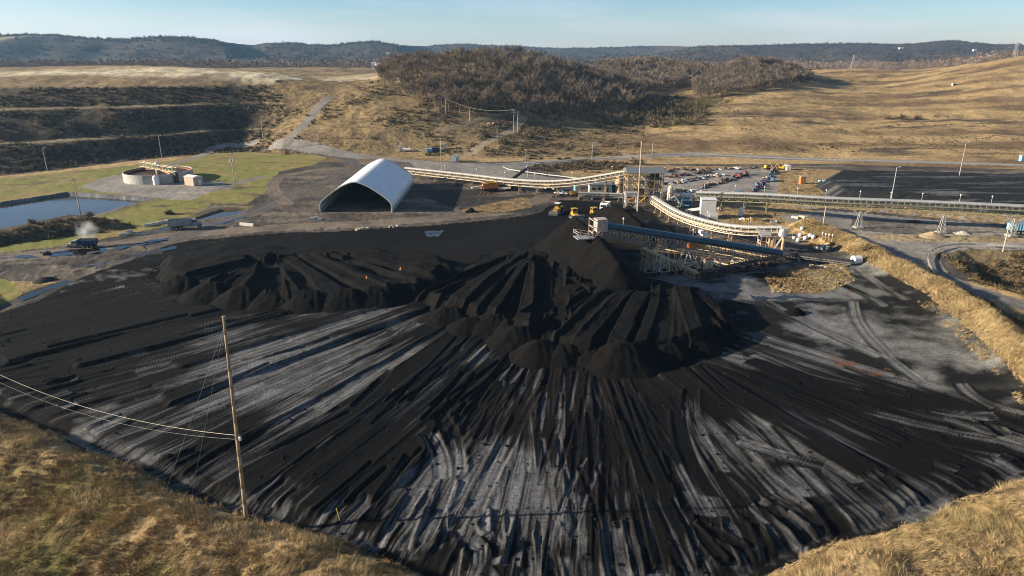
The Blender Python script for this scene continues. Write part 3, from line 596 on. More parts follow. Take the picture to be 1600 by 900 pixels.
for pts in ([(70, 396), (110, 390), (170, 386), (262, 372), (266, 375), (190, 389), (140, 397), (90, 401)], [(120, 417), (160, 409), (200, 400), (240, 391), (270, 384), (278, 388), (225, 398), (190, 404), (165, 412), (130, 418)], [(665, 361), (692, 359), (694, 364), (684, 370), (664, 369)], [(0, 402), (50, 399), (60, 402), (10, 406)],
            [(200, 366), (300, 350), (330, 343), (310, 350), (230, 366)], [(330, 352), (380, 338), (383, 340), (335, 354)], [(30, 465), (60, 448), (100, 440), (116, 440), (70, 455), (35, 472)], [(146, 422), (152, 418), (154, 423), (148, 427)], [(1170, 462), (1280, 464), (1290, 468), (1180, 467)]): puddle(pts)
# ================================================================ coal heaps
CM = ground_mat('heaped_coal', 3.0, .45, .16, .95, 3.5, spec=.08)
def heap(name, label, cat, hf, box, res, tint=(.0068, .0060, .0054), group=None, z0=0.0, rough=.18, alb=None):
    x0, y0, x1, y1 = box; nx, ny = int((x1 - x0) / res) + 1, int((y1 - y0) / res) + 1
    gx, gy_ = np.meshgrid(np.linspace(x0, x1, nx), np.linspace(y0, y1, ny)); X, Y = gx.ravel(), gy_.ravel()
    h = hf(X, Y); h = h + ((fbm(X / 1.3, Y / 1.3, 3, 91) - .5) * rough * 2 + (noise(X / .45, Y / .45, 94) - .5) * .09) * np.clip(h + .2, 0, 1)
    zz = np.where(h > 0.0, z0 + h, z0 + np.maximum(h, -.6)); q = (np.arange(ny - 1)[:, None] * nx + np.arange(nx - 1)[None]).ravel()
    F = np.stack([q, q + 1, q + nx + 1, q + nx], 1); hm_ = np.max(h[F], 1); F = F[hm_ > -.12]
    u, inv = np.unique(F, return_inverse=True); V = np.stack([X, Y, zz], 1)[u]
    c = np.array(tint) * (.7 + .6 * fbm(X[u] / 2.3, Y[u] / 2.3, 3, 92))[:, None]
    if alb is not None: c = alb(X[u], Y[u], c)
    o = np_mesh(name, V, inv.reshape(-1, 4), CM, None, {'albedo': c}, smooth=True); return tag(o, label, cat, group)
def ridge_f(pts, slope=.74, cap=.25):         # union of cones along a crest line (x, y, z)
    def f(X, Y):
        h = np.full(X.shape, -9.0); wob = (fbm(X / 4, Y / 4, 3, 93) - .5) * .9; cum = 0.0; rill = np.zeros(X.shape)
        for a, b in zip(pts, pts[1:]):
            a = np.array(a, float); b = np.array(b, float); ab = b - a; L2 = max(ab[0] ** 2 + ab[1] ** 2, 1e-6)
            t = np.clip(((X - a[0]) * ab[0] + (Y - a[1]) * ab[1]) / L2, 0, 1); d = np.hypot(X - a[0] - t * ab[0], Y - a[1] - t * ab[1])
            al = cum + t * L2 ** .5 + 3.0 * np.arctan2(Y - a[1] - t * ab[1], X - a[0] - t * ab[0]); cum += L2 ** .5; new = a[2] + ab[2] * t - d * slope; rill = np.where(new > h, (noise(al * 1.5, d * .10, 97) - .5) * .34 + (noise(al * .5, d * .08, 98) - .5) * .4, rill)
            d = np.sqrt(d * d + cap * cap) - cap; h = np.maximum(h, a[2] + ab[2] * t - d * slope)
        return h + wob * np.clip(h / 3, 0, 1) * .8 + rill * np.clip(h / 1.5, 0, 1)
    return f
def bbox(pts, m): a = np.array([p[:2] for p in pts]); return (a[:, 0].min() - m, a[:, 1].min() - m, a[:, 0].max() + m, a[:, 1].max() + m)
big = [(14.5, 170, 9.8), (16, 165, 11.4), (18, 156, 11.2), (19.5, 149, 10.6), (21, 142.5, 9.6), (22.5, 137.5, 8.2)]
heap('coal_pile', 'tall steep ridge of black coal under the head of the blue conveyor', 'coal pile', ridge_f(big, .83), bbox(big, 15), .45, (.0058, .0053, .0049))
mid = [(28, 205, 5.5), (31.5, 199, 7.2), (34, 190, 6.2), (37, 181, 3.8)]
heap('coal_pile', 'peaked coal pile beside the white steel frame and tall brown pole', 'coal pile', ridge_f(mid, .72), bbox(mid, 11), .45, (.0072, .0063, .0055))
sm = [(42.5, 199, 2.8), (43.5, 193, 2.2)]
heap('coal_pile', 'small brownish heap right of the peaked coal pile', 'coal pile', ridge_f(sm, .6), bbox(sm, 6), .4, (.075, .06, .045))
b2 = [P(1028, 379, 1.2) + (2.2,), P(1062, 372, 1.2) + (2.0,)]
heap('coal_pile', 'low brown heap under the blue conveyor', 'coal pile', ridge_f(b2, .5), bbox(b2, 6), .4, (.085, .068, .048))
far_pile = [P(736, 327, .8) + (1.3,)] * 2
heap('coal_pile', 'tiny lone black heap on the dirt right of the white shed', 'coal pile', ridge_f(far_pile, .7, .15), bbox(far_pile, 3), .25)
for a, b, lab in ((538, 330, None),): pass
def spread(poly, hmax, lanes, seed, extra=None, slope=.85):
    Pn = np.array(poly)
    def f(X, Y):
        d = pdist(X, Y, Pn, True, 40); ins = inpoly(X, Y, Pn); w = (fbm(X / 3.5, Y / 3.5, 3, seed) - .5) * 2.2
        sd = np.where(ins, d, -d) + w * np.exp(-(d / 5) ** 2); h = np.minimum(sd * slope, hmax + (fbm(X / 7, Y / 7, 3, seed + 1) - .5) * 1.3)
        if extra is not None: h = h + extra(X, Y) * np.clip(sd / 3, 0, 1)
        rel = np.zeros(X.shape); r = random.Random(seed); k = seed * 50
        for p0, p1, wd, lift, ridge, cv in lanes(r):
            k += 1; stroke(rel, None, X, Y, p0, p1, wd, lift, ridge, 0, cv * .6, .97, None, .25, k)
        return h + rel * np.clip((sd - .3) / 1.6, 0, 1)
    return f
LP = P2([(245, 432), (262, 446), (300, 455), (340, 468), (400, 478), (470, 482), (540, 482), (610, 476), (665, 460), (715, 432), (700, 408), (640, 396), (560, 394), (450, 392), (350, 388), (280, 396), (250, 412)], .3)
def lanes_left(r):
    keys = [((390, 402), (252, 432)), ((400, 402), (300, 462)), ((415, 402), (352, 474)), ((428, 402), (430, 480)), ((440, 402), (520, 480)), ((455, 400), (580, 476)), ((480, 398), (640, 466)), ((520, 397), (690, 446)), ((560, 396), (710, 430)), ((600, 396), (712, 414))]
    out = []
    for i in range(95):
        u = 9 * ((i * .618 + r.uniform(0, .04)) % 1) * .999; j = int(u); f = u - j
        A_ = np.array(P(*keys[j][0], 2.6)) * (1 - f) + np.array(P(*keys[j + 1][0], 2.6)) * f; B_ = np.array(P(*keys[j][1], 2.2)) * (1 - f) + np.array(P(*keys[j + 1][1], 2.2)) * f
        t0 = r.uniform(-.08, .12); t1 = r.uniform(.8, 1.06); out.append((A_ + (B_ - A_) * t0, A_ + (B_ - A_) * t1, r.uniform(2.2, 3.8), r.choice((-.8, -.3, .3, .75)) + r.gauss(0, .1), r.uniform(.05, .22), -.12 + r.gauss(0, .05)))
    return out
heap('coal_heap', 'low spread coal heap with dozer furrows, left of the middle of the yard', 'coal heap', spread(LP, 2.5, lanes_left, 5), bbox(LP, 4), .28, (.0074, .0068, .0063), rough=.05)
FP = P2([(640, 466), (668, 486), (700, 500), (750, 516), (800, 538), (830, 552), (880, 566), (935, 572), (985, 578), (1040, 570), (1090, 560), (1150, 535), (1160, 510), (1140, 486), (1100, 462), (1040, 448), (985, 440), (940, 410), (880, 385), (845, 376), (815, 384), (770, 400), (720, 425), (690, 445)], .2)
def lanes_fan(r):
    keys = [((800, 400), (650, 462)), ((815, 405), (700, 492)), ((832, 410), (770, 515)), ((845, 408), (830, 545)), ((862, 412), (872, 520)), ((880, 430), (880, 500)), ((910, 455), (800, 500)), ((960, 455), (850, 550)), ((1000, 455), (930, 560)), ((1030, 452), (1000, 565)), ((1060, 455), (1075, 550)), ((1080, 456), (1130, 530)), ((1090, 458), (1150, 505))]
    out = []
    for i in range(150):
        u = 12 * ((i * .618 + r.uniform(0, .03)) % 1) * .999; j = int(u); f = u - j
        A_ = np.array(P(*keys[j][0], 3.2)) * (1 - f) + np.array(P(*keys[j + 1][0], 3.2)) * f; B_ = np.array(P(*keys[j][1], 2.4)) * (1 - f) + np.array(P(*keys[j + 1][1], 2.4)) * f
        t0 = r.uniform(-.1, .1); t1 = r.uniform(.86, 1.1); out.append((A_ + (B_ - A_) * t0, A_ + (B_ - A_) * t1, r.uniform(2.0, 3.4), r.choice((-.95, -.4, .35, .9)) + r.gauss(0, .1), r.uniform(.05, .22), r.gauss(0, .06)))
    return out
def fan_extra(X, Y):
    c = P(880, 430, 3); return 1.6 * np.exp(-(((X - c[0]) / 16) ** 2 + ((Y - c[1]) / 20) ** 2)) - .6
heap('coal_heap', 'broad fan shaped coal heap with dozer furrows in front of the tall ridge', 'coal heap', spread(FP, 3.3, lanes_fan, 6, fan_extra), bbox(FP, 4), .24, (.0077, .0070, .0064), rough=.05)
def cone(px, py, h, ru, label, group, base=0.0, tint=(.0058, .0053, .0049)):
    x, y = P(px, py, h * .5); p = [(x - ru * .25, y, h), (x + ru * .25, y + .4, h * .95)]
    heap('coal_mound', label, 'coal mound', ridge_f(p, h / ru, .7), (x - ru * 1.6, y - ru * 1.6, x + ru * 1.6, y + ru * 1.6), .28, tint, group, base, .25)
MG = 'rounded coal mounds along the front of the fan shaped heap'
ML = 'rounded coal mound at the front foot of the fan shaped heap'
for px, py, h, ru, lab in ((975, 553, 3.8, 5.6, 'largest rounded coal mound at the front of the fan shaped heap'), (1040, 548, 2.6, 4.2, ML), (885, 550, 2.6, 3.8, ML), (846, 546, 3.0, 4.4, ML), (812, 524, 3.4, 5.0, ML), (775, 502, 3.2, 5.0, ML), (735, 506, 2.4, 3.8, ML), (702, 490, 2.6, 4.4, 'leftmost rounded coal mound along the front of the fan shaped heap'),
                           (800, 510, 2.6, 4.2, ML), (1085, 540, 2.2, 3.6, ML), (925, 556, 2.0, 3.2, ML)): cone(px, py, h, ru, lab, MG)
MG2 = 'rounded coal mounds along the front of the left heap'; ML2 = 'rounded coal mound at the front foot of the left spread heap'
for px, py, h, ru in ((285, 440, 2.6, 4.6), (330, 452, 3.0, 5.0), (380, 460, 3.2, 5.0), (432, 462, 3.0, 5.2), (485, 465, 3.2, 5.2), (540, 462, 3.4, 5.4), (585, 459, 3.2, 5.0), (635, 452, 2.8, 4.6), (665, 444, 2.4, 4.2)): cone(px, py, h, ru, ML2, MG2)
cone(1243, 486, .9, 1.3, 'small dark coal lump on the grey dusty ground right of the fan heap', None); cone(68, 436, .8, 1.4, 'small dark mound on the muddy ground beside the road', None, tint=(.05, .045, .04))

# ================================================================ white fabric storage shed
WHITE = mat('white_fabric', (.84, .85, .86), .5, var=.04, scale=.6, dirt=(.5, .5, .48), dirt_amt=.25); STEEL = mat('grey_steel', (.30, .30, .29), .5, .3, scale=1.5, dirt=(.12, .09, .06), dirt_amt=.5)
DARK = mat('dark_steel', (.035, .033, .032), .6); CONC = mat('concrete', (.36, .34, .31), .9, scale=1.2, dirt=(.12, .11, .10), dirt_amt=.5)
WPNT = mat('white_paint', (.72, .72, .70), .5, var=.08, scale=2, dirt=(.30, .24, .18), dirt_amt=.4); TANP = mat('tan_paint', (.48, .34, .19), .6, scale=1.5, dirt=(.16, .09, .05), dirt_amt=.6)
CREAM = mat('cream_paint', (.66, .57, .42), .6, var=.1, scale=1.5, dirt=(.25, .17, .10), dirt_amt=.4); YEL = mat('machine_yellow', (.46, .27, .04), .5, var=.15, scale=2, dirt=(.06, .05, .04), dirt_amt=.6)
RUST = mat('rust', (.20, .08, .035), .85, var=.4); BLUE = mat('blue_cover', (.03, .085, .125), .5, var=.15, scale=.8, dirt=(.03, .05, .06), dirt_amt=.5); RUB = mat('rubber', (.018, .017, .017), .9)
GLASS = mat('dark_glass', (.02, .025, .03), .08, spec=.8, var=.1); RED = mat('red_paint', (.45, .04, .03), .5, dirt=(.1, .06, .05), dirt_amt=.4); ORANGE = mat('orange_paint', (.65, .20, .04), .55, dirt=(.1, .06, .05), dirt_amt=.4)
LBLUE = mat('light_blue_paint', (.22, .42, .55), .5, dirt=(.2, .2, .2), dirt_amt=.4); NAVY = mat('navy_paint', (.02, .04, .12), .5); GREEN = mat('dark_green_paint', (.03, .08, .05), .5); TEAL = mat('teal_paint', (.02, .16, .22), .5)
WOOD = mat('weathered_pole_wood', (.30, .215, .12), .85, var=.3, scale=1.2, dirt=(.12, .08, .05), dirt_amt=.5); GALV = mat('galvanised', (.50, .50, .48), .45, .4, var=.15); PINK = mat('pale_pink_paint', (.60, .49, .41), .6, dirt=(.3, .16, .10), dirt_amt=.5)
ROOFG = mat('grey_roof', (.17, .185, .19), .5, .2, var=.15); BELT_GAP_SHADE = mat('belt', (.02, .02, .02), .85)
SX0, SX1, SY0, SY1 = -63.6, -39.8, 222.5, 274.0
def shed_profile(off=0.0, n=9):
    a = []; w = (SX1 - SX0) / 2 - off; c = (SX0 + SX1) / 2
    pts = [(1.0, 0), (1.0, 2.3), (.95, 3.6), (.80, 5.2), (.60, 6.9), (.40, 8.4), (.22, 9.4), (.08, 9.95), (0, 10.05)]
    for t, z in pts: a.append((c + w * t, max(0, z - off * (1 if z > 0 else 0))))
    for t, z in pts[-2::-1]: a.append((c - w * t, max(0, z - off * (1 if z > 0 else 0))))
    return a
sh = thing('storage_shed', 'large white fabric covered arch shed with open dark front', 'storage shed', ((SX0 + SX1) / 2, (SY0 + SY1) / 2, 0)); O = sh.location
pr_o, pr_i = shed_profile(), shed_profile(.25)
def refine(p, k=4):
    # round the arch with a Catmull-Rom pass
    q = []
    for i in range(len(p) - 1):
        a, b, c, d = (np.array(p[max(i - 1, 0)]), np.array(p[i]), np.array(p[i + 1]), np.array(p[min(i + 2, len(p) - 1)]))
        for t in np.arange(k) / k: q.append(tuple(.5 * ((2 * b) + (c - a) * t + (2 * a - 5 * b + 4 * c - d) * t * t + (3 * b - a - 3 * c + d) * t ** 3)))
    return q + [p[-1]]
po, pi_ = refine(pr_o), refine(pr_i)
m = MB(O); nb = 15; ny = nb * 2
for j in range(ny + 1):
    y = SY0 + (SY1 - SY0) * j / ny
    for (x, z) in po:
        c = (SX0 + SX1) / 2; k = 1 - (.006 if j % 2 else 0); m.v.append((c + (x - c) * k - O.x, y - O.y, z * k))
npf = len(po)
for j in range(ny):
    for i in range(npf - 1): m.f.append((j * npf + i, j * npf + i + 1, (j + 1) * npf + i + 1, (j + 1) * npf + i))
cov = m.build('roof_cover', WHITE, sh, True); sol = cov.modifiers.new('thickness', 'SOLIDIFY'); sol.thickness = .06
for j in range(1, nb):
    yy = SY0 + (SY1 - SY0) * j / nb; m = MB(O)
    for a, b in zip(po, po[1:]): m.bar((a[0], yy, a[1] + .03), (b[0], yy, b[1] + .03), .10, .07)
    m.build('seam', mat('seam_fabric', (.74, .75, .76), .6), sh)
for yy in (SY0 - .12, SY1 + .12):
    m = MB(O)
    for a, b in zip(po, po[1:]): m.bar((a[0], yy, a[1]), (b[0], yy, b[1]), .3, .3)
    m.build('end_rim', WPNT, sh)
m = MB(O)
for j in range(nb + 1):
    y = SY0 + .4 + (SY1 - SY0 - .8) * j / nb
    for k in range(0, npf - 1): m.bar((pi_[k][0], y, pi_[k][1]), (pi_[k + 1][0], y, pi_[k + 1][1]), .16, .16)
for z_ in (1.2, 2.4, 4, 6, 8):
    for sgn in (0, 1):
        k = min(range(npf // 2 + 1), key=lambda i: abs(pi_[i][1] - z_)); k = k if sgn == 0 else npf - 1 - k
        m.bar((pi_[k][0], SY0 + .4, pi_[k][1]), (pi_[k][0], SY1 - .4, pi_[k][1]), .12, .12)
m.build('inner_frame', TANP, sh)
m = MB(O); m.box((SX0 + .1, (SY0 + SY1) / 2, .55), (.5, SY1 - SY0, 1.3)); m.box((SX1 - .1, (SY0 + SY1) / 2, .55), (.5, SY1 - SY0, 1.3)); m.build('base_wall', CONC, sh)
m = MB(O); prof = [(x, SY1 - .5, z) for x, z in po]; m.prism(prof, (0, .12, 0)); m.build('end_wall', DARK, sh)
ins_ = [(-58, 262, 3.2), (-50, 264, 4.8), (-44, 262, 3)]
heap('coal_pile', 'coal pile stored inside the white arch shed', 'coal pile', ridge_f(ins_, .5), (SX0 + 1, 234, SX1 - 1, SY1 - 1), .6)

# loose lumps rolled out at the foot of the heaps and over the yard
rl = np.random.default_rng(61); pts = []
for poly, n in ((LP, 2600), (FP, 3400)):
    a = np.array(poly); i = rl.integers(0, len(a), n); t = rl.random(n)[:, None]; q = a[i] * (1 - t) + a[(i + 1) % len(a)] * t; pts.append(q + rl.normal(size=(n, 2)) * 1.3)
a = np.array([p[:2] for p in big]); i = rl.integers(0, len(a) - 1, 900); t = rl.random(900)[:, None]; q = a[i] * (1 - t) + a[i + 1] * t; th_ = rl.uniform(0, 6.28, 900); pts.append(q + np.stack([np.cos(th_), np.sin(th_)], 1) * rl.normal(12.5, 1.0, (900, 1)))
u = rl.uniform(0, 10.99, 700); q = np.array([(lambda ab, t: ab[0] * (1 - t) + ab[1] * t)(kpath(x), tt) for x, tt in zip(u, rl.random(700))]); pts.append(q + rl.normal(size=q.shape) * 2)
q = np.concatenate(pts); zz = gnda(q[:, 0], q[:, 1]); s_ = rl.uniform(.07, .22, len(q)) * rl.uniform(.7, 1.6, len(q)); base = np.array([(1, 0, 0), (0, 1, 0), (-1, 0, 0), (0, -1, 0), (0, 0, .9), (0, 0, -.5)], float)
V = (base[None] * rl.uniform(.6, 1.2, (len(q), 6, 1)) * s_[:, None, None] + np.column_stack([q, zz + .05])[:, None, :]).reshape(-1, 3); F = np.array([(0, 1, 4), (1, 2, 4), (2, 3, 4), (3, 0, 4), (1, 0, 5), (2, 1, 5), (3, 2, 5), (0, 3, 5)]); F = (F[None] + (np.arange(len(q)) * 6)[:, None, None]).reshape(-1, 3)
o = np_mesh('coal_lumps', V, F, CM, None, {'albedo': np.repeat(np.array([[.010, .009, .008]]) * rl.uniform(.5, 1.8, (len(q), 1)), 6, 0)}); tag(o, 'loose lumps of coal scattered at the foot of the heaps and over the yard', 'coal lumps', None, 'stuff')
# ================================================================ conveyors and the preparation plant
def multi(name, parts, parent=None, smooth=False):     # one mesh, several materials
    me = bpy.data.meshes.new(name); v = []; f = []; mi = []
    for k, (mb, mt) in enumerate(parts):
        b = len(v); v += mb.v; f += [tuple(i + b for i in q) for q in mb.f]; mi += [k] * len(mb.f); me.materials.append(mt)
    me.from_pydata(v, [], f); me.polygons.foreach_set('material_index', mi)
    bm = bmesh.new(); bm.from_mesh(me); bmesh.ops.recalc_face_normals(bm, faces=bm.faces); bm.to_mesh(me); bm.free(); me.update()
    return link_mesh(name, me, parent)
def resample(pts, step):
    pts = [Vector(p) for p in pts]; q = []
    sm_ = []
    for i in range(len(pts) - 1):
        a, b, c, d = pts[max(i - 1, 0)], pts[i], pts[i + 1], pts[min(i + 2, len(pts) - 1)]; n = max(1, int((c - b).length / step))
        for k in range(n):
            t = k / n; sm_.append(.5 * ((2 * b) + (c - a) * t + (2 * a - 5 * b + 4 * c - d) * t * t + (3 * b - a - 3 * c + d) * t ** 3))
    return sm_ + [pts[-1]]
def conveyor(name, label, pts, w=1.6, cover=None, frame=None, cat='conveyor', legs=(), lamps=0, trussh=1.1, hood=.36, gap=1.0, leg_mat=None, hand=True, skirt=None, legw=.22, bays=1.6):
    cover = cover or WPNT; frame = frame or CREAM; leg_mat = leg_mat or frame
    Q = resample(pts, bays); o = thing(name, label, cat, (Q[0].x, Q[0].y, gnd(Q[0].x, Q[0].y))); O = o.location
    def nrm(i):
        d = Q[min(i + 1, len(Q) - 1)] - Q[max(i - 1, 0)]; n = Vector((d.y, -d.x, 0)); return n.normalized()
    NQ = [nrm(i) for i in range(len(Q))]; up = Vector((0, 0, 1))
    # hood
    prof = [(-w * .55, gap), (-w * .55, gap + hood * .55), (-w * .3, gap + hood), (w * .3, gap + hood), (w * .55, gap + hood * .55), (w * .55, gap)]
    m = MB(O); n = len(prof)
    vs = [q + NQ[i] * a + up * b for i, q in enumerate(Q) for a, b in prof]
    fs = [(i * n + k, i * n + (k + 1) % n, (i + 1) * n + (k + 1) % n, (i + 1) * n + k) for i in range(len(Q) - 1) for k in range(n)] + [tuple(range(n)), tuple((len(Q) - 1) * n + k for k in range(n - 1, -1, -1))]
    m.add(vs, fs); m.build('belt_hood', cover, o)
    m = MB(O); prof2 = [(-w * .46, .1), (-w * .46, gap - .04), (w * .46, gap - .04), (w * .46, .1)]
    vs = [q + NQ[i] * a + up * b for i, q in enumerate(Q) for a, b in prof2]; n = 4
    m.add(vs, [(i * n + k, i * n + (k + 1) % n, (i + 1) * n + (k + 1) % n, (i + 1) * n + k) for i in range(len(Q) - 1) for k in range(n)]); m.build('belt', BELT_GAP_SHADE, o)  # belt box raised to fill the gap; its black stands for shade under the hood
    m = MB(O)
    for s in (-.5, .5):
        for i in range(len(Q) - 1):
            a, b = Q[i] + NQ[i] * w * s, Q[i + 1] + NQ[i + 1] * w * s
            m.bar(a, b, .16, .22); m.bar(a - up * trussh, b - up * trussh, .16, .2); m.bar(a - up * (trussh if i % 2 else 0), b - up * (0 if i % 2 else trussh), .10)
            m.bar(a - up * trussh, a + up * gap, .13)
    for i in range(len(Q)): m.bar(Q[i] - NQ[i] * w * .5, Q[i] + NQ[i] * w * .5, .14)
    m.build('truss', frame, o)
    if hand:
        m = MB(O); s = -.98 if NQ[0].y > 0 else .98
        for i in range(len(Q) - 1):
            a, b = Q[i] + NQ[i] * w * s, Q[i + 1] + NQ[i + 1] * w * s; a0 = Q[i] + NQ[i] * w * s * .5; b0 = Q[i + 1] + NQ[i + 1] * w * s * .5
            m.add([a0 - up * .05, a - up * .05, b - up * .05, b0 - up * .05, a0 - up * .1, a - up * .1, b - up * .1, b0 - up * .1], [(0, 1, 2, 3), (7, 6, 5, 4), (1, 5, 6, 2), (0, 3, 7, 4)])
            m.bar(a + up * 1.0, b + up * 1.0, .06); m.bar(a + up * .5, b + up * .5, .05); m.bar(a, a + up * 1.0, .05)
        m.build('walkway', skirt or frame, o)
    for t in legs:
        i = min(len(Q) - 1, int(t * (len(Q) - 1))); q = Q[i]; n_ = NQ[i]; m = MB(O); spread_ = w * .5 + max(.3, (q.z - 1) * .12)
        f = []
        for s in (-1, 1):
            top = q + n_ * w * .5 * s - up * trussh; ft = q + n_ * spread_ * s; ft.z = gnd(ft.x, ft.y) - .1; f.append((top, ft)); m.bar(top, ft, legw)
            m.box((ft.x, ft.y, ft.z + .2), (.7, .7, .35))
        for a_, b_ in ((.3, .75), (.75, .3)):
            m.bar(f[0][0].lerp(f[0][1], a_), f[1][0].lerp(f[1][1], b_), legw * .55)
        m.bar(f[0][0].lerp(f[0][1], .75), f[1][0].lerp(f[1][1], .75), legw * .6)
        m.build('leg', leg_mat, o)
    for k in range(lamps):
        i = int((k + .5) / lamps * (len(Q) - 1)); q = Q[i] + NQ[i] * w * (.6 if NQ[i].y > 0 else -.6); m = MB(O); m.tube(q + up * gap, q + up * (gap + 2.3), .06, n=6); b = MB(O); b.tube(q + up * (gap + 2.2), q + up * (gap + 2.55), .22, .12, 8)
        multi('walkway_lamp', [(m, GALV), (b, WPNT)], o)
    return o
pA = [(-44.5, 287, 3.4), (-20, 272, 3.4), (3, 257, 3.6), (20, 248.5, 5), (41.5, 240, 10)]
conveyor('conveyor', 'long pale conveyor running from behind the white shed to the plant tower', pA, 1.7, mat('dull_white_hood', (.56, .53, .49), .6, dirt=(.2, .15, .1), dirt_amt=.5), CREAM, legs=[.02, .1, .18, .26, .34, .42, .5, .58, .66, .74, .82, .9], lamps=7, leg_mat=TANP)
x, y = P(905, 304, 1.6); pL = [(x, y, 1.8), (P(950, 305, 1.7)[0], P(950, 305, 1.7)[1], 1.8), (P(980, 306, 2)[0], P(980, 306, 2)[1], 2.0)]
conveyor('conveyor', 'low dark conveyor leading to the plant beside the cream building', pL, 1.3, GALV, STEEL, legs=[.05, .3, .55, .8], lamps=0, trussh=.6, hood=.3, gap=.5, hand=True)
pB = [P(1020, 312, 3) + (3,), P(1060, 336, 3.4) + (3.4,), P(1110, 352, 4) + (4.0,), P(1160, 360, 4.6) + (4.6,), P(1220, 361, 5.2) + (5.2,)]
cB = conveyor('conveyor', 'curving cream conveyor dropping from the plant towards the tan transfer house', pB, 1.7, mat('dull_white_hood', (.56, .53, .49), .6), CREAM, legs=[.04, .14, .24, .34, .44, .56, .68, .8], lamps=4, leg_mat=TANP)
pC = [P(1088, 305, 4) + (4.0,), P(1200, 309, 5.6) + (5.6,), P(1300, 315, 6.2) + (6.2,), P(1450, 321, 6.5) + (6.5,), P(1600, 328, 6.6) + (6.6,), P(1760, 336, 6.6) + (6.6,)]
conveyor('conveyor', 'long grey overland conveyor crossing in front of the flat coal field on the right', pC, 2.0, mat('grey_hood', (.33, .33, .325), .55), mat('yellowed_steel', (.26, .25, .13), .6, dirt=(.12, .09, .05), dirt_amt=.5), legs=[.03, .09, .15, .21], lamps=13, trussh=1.5, hood=.5, gap=1.0, skirt=STEEL)
# support towers of the overland conveyor
def tower(px, pyb, zt, label, yarms=True):
    b = P3(px, pyb, 0); b.z = gnd(b.x, b.y); o = thing('support_tower', label, 'support tower', b); m = MB(); h = zt - b.z
    for sx in (-1, 1):
        for sy in (-1, 1): m.bar((sx * .8, sy * .8, 0), (sx * .22, sy * .22, h), .15)
    k = 5
    for i in range(k):
        a, c = i / k, (i + 1) / k; ra, rc = .8 - .58 * a, .8 - .58 * c
        for s in (-1, 1):
            m.bar((-ra, s * ra, h * a), (rc, s * rc, h * c), .08); m.bar((s * ra, -ra, h * a), (s * rc, rc, h * c), .08); m.bar((-rc, s * rc, h * c), (rc, s * rc, h * c), .08)
    m.build('lattice', mat('pale_steel', (.38, .365, .32), .6), o); m = MB(); m.box((0, 0, .15), (2.4, 2.4, .5)); m.build('footing', CONC, o)
    if yarms:
        for s in (-1, 1):
            m = MB(); m.bar((0, 0, h * .78), (s * 1.9, -s * .7, h + .25), .16); m.build('arm', MATS['pale_steel'], o)
TOW = 'lattice support towers of the overland conveyor'
tower(1341, 356, 5.0, 'leftmost slim brown lattice tower under the overland conveyor'); tower(1470, 364, 5.2, 'pale lattice tower with a Y shaped top under the overland conveyor beside a gravel heap'); tower(1580, 369, 5.2, 'pale lattice tower beside the blue truck at the right edge', True)
# transfer tower
x0, x1, y0, y1 = 39.5, 51.5, 231.5, 239.5; tw = thing('transfer_tower', 'open steel plant tower with grey gabled roof and several floors', 'plant tower', ((x0 + x1) / 2, (y0 + y1) / 2, 0)); O = tw.location
m = MB(O)
for i in range(5):
    for yy in (y0, (y0 + y1) / 2, y1): m.bar((x0 + (x1 - x0) * i / 4, yy, 0), (x0 + (x1 - x0) * i / 4, yy, 11.4), .3)
for z_ in (3.4, 6.3, 9.0, 11.4):
    for yy in (y0, y1): m.bar((x0, yy, z_), (x1, yy, z_), .26)
    for i in range(5): m.bar((x0 + (x1 - x0) * i / 4, y0, z_), (x0 + (x1 - x0) * i / 4, y1, z_), .24)
for i, z_ in ((0, 0), (3, 0), (1, 3.4), (2, 6.3), (3, 6.3)):
    a = x0 + (x1 - x0) * i / 4; m.bar((a, y0, z_), (a + 3, y0, z_ + 3), .14); m.bar((a + 3, y0, z_), (a, y0, z_ + 3), .14)
m.build('steel_frame', TANP, tw)
for z_ in (3.4, 6.3, 9.0):
    m = MB(O); m.box(((x0 + x1) / 2, (y0 + y1) / 2, z_ - .12), (x1 - x0, y1 - y0, .1)); m.build('floor', STEEL, tw)
    m = MB(O)
    for hh in (.5, 1.0): m.bar((x0, y0 - .1, z_ + hh), (x1, y0 - .1, z_ + hh), .06); m.bar((x0 - .1, y0, z_ + hh), (x0 - .1, y1, z_ + hh), .06)
    for i in range(9): m.bar((x0 + (x1 - x0) * i / 8, y0 - .1, z_), (x0 + (x1 - x0) * i / 8, y0 - .1, z_ + 1), .05)
    m.build('railing', YEL, tw)
m = MB(O); xm = (y0 + y1) / 2; m.prism([(x0 - .6, y0 - .7, 11.5), (x0 - .6, xm, 12.9), (x0 - .6, y1 + .7, 11.5)], (x1 - x0 + 1.2, 0, 0)); m.build('roof', ROOFG, tw)
m = MB(O); m.box((x1 - 2.2, xm, 10.2), (2.6, 3, 2)); m.box((x0 + 4.5, xm, 4.6), (3.4, 3.4, 2.2)); m.box((x0 + 8.4, y0 + 2, 7.2), (2.2, 2.2, 1.7)); m.build('machinery', DARK, tw)
m = MB(O); m.lathe([(1.3, 9.0), (1.3, 7.6), (.4, 6.3), (.4, 3.5)], 12, (x0 + 4.5, xm, 0)); m.build('chute', TANP, tw)
m = MB(O); m.bar((x1 - 1, y0 + .8, 6.3), (x1 - 5.5, y0 + .8, 3.4), .8, .2); m.bar((x0 + 6.2, y0 - .9, 3.4), (x0 + 2.4, y0 - .9, .1), .8, .2); m.build('stairs', YEL, tw)
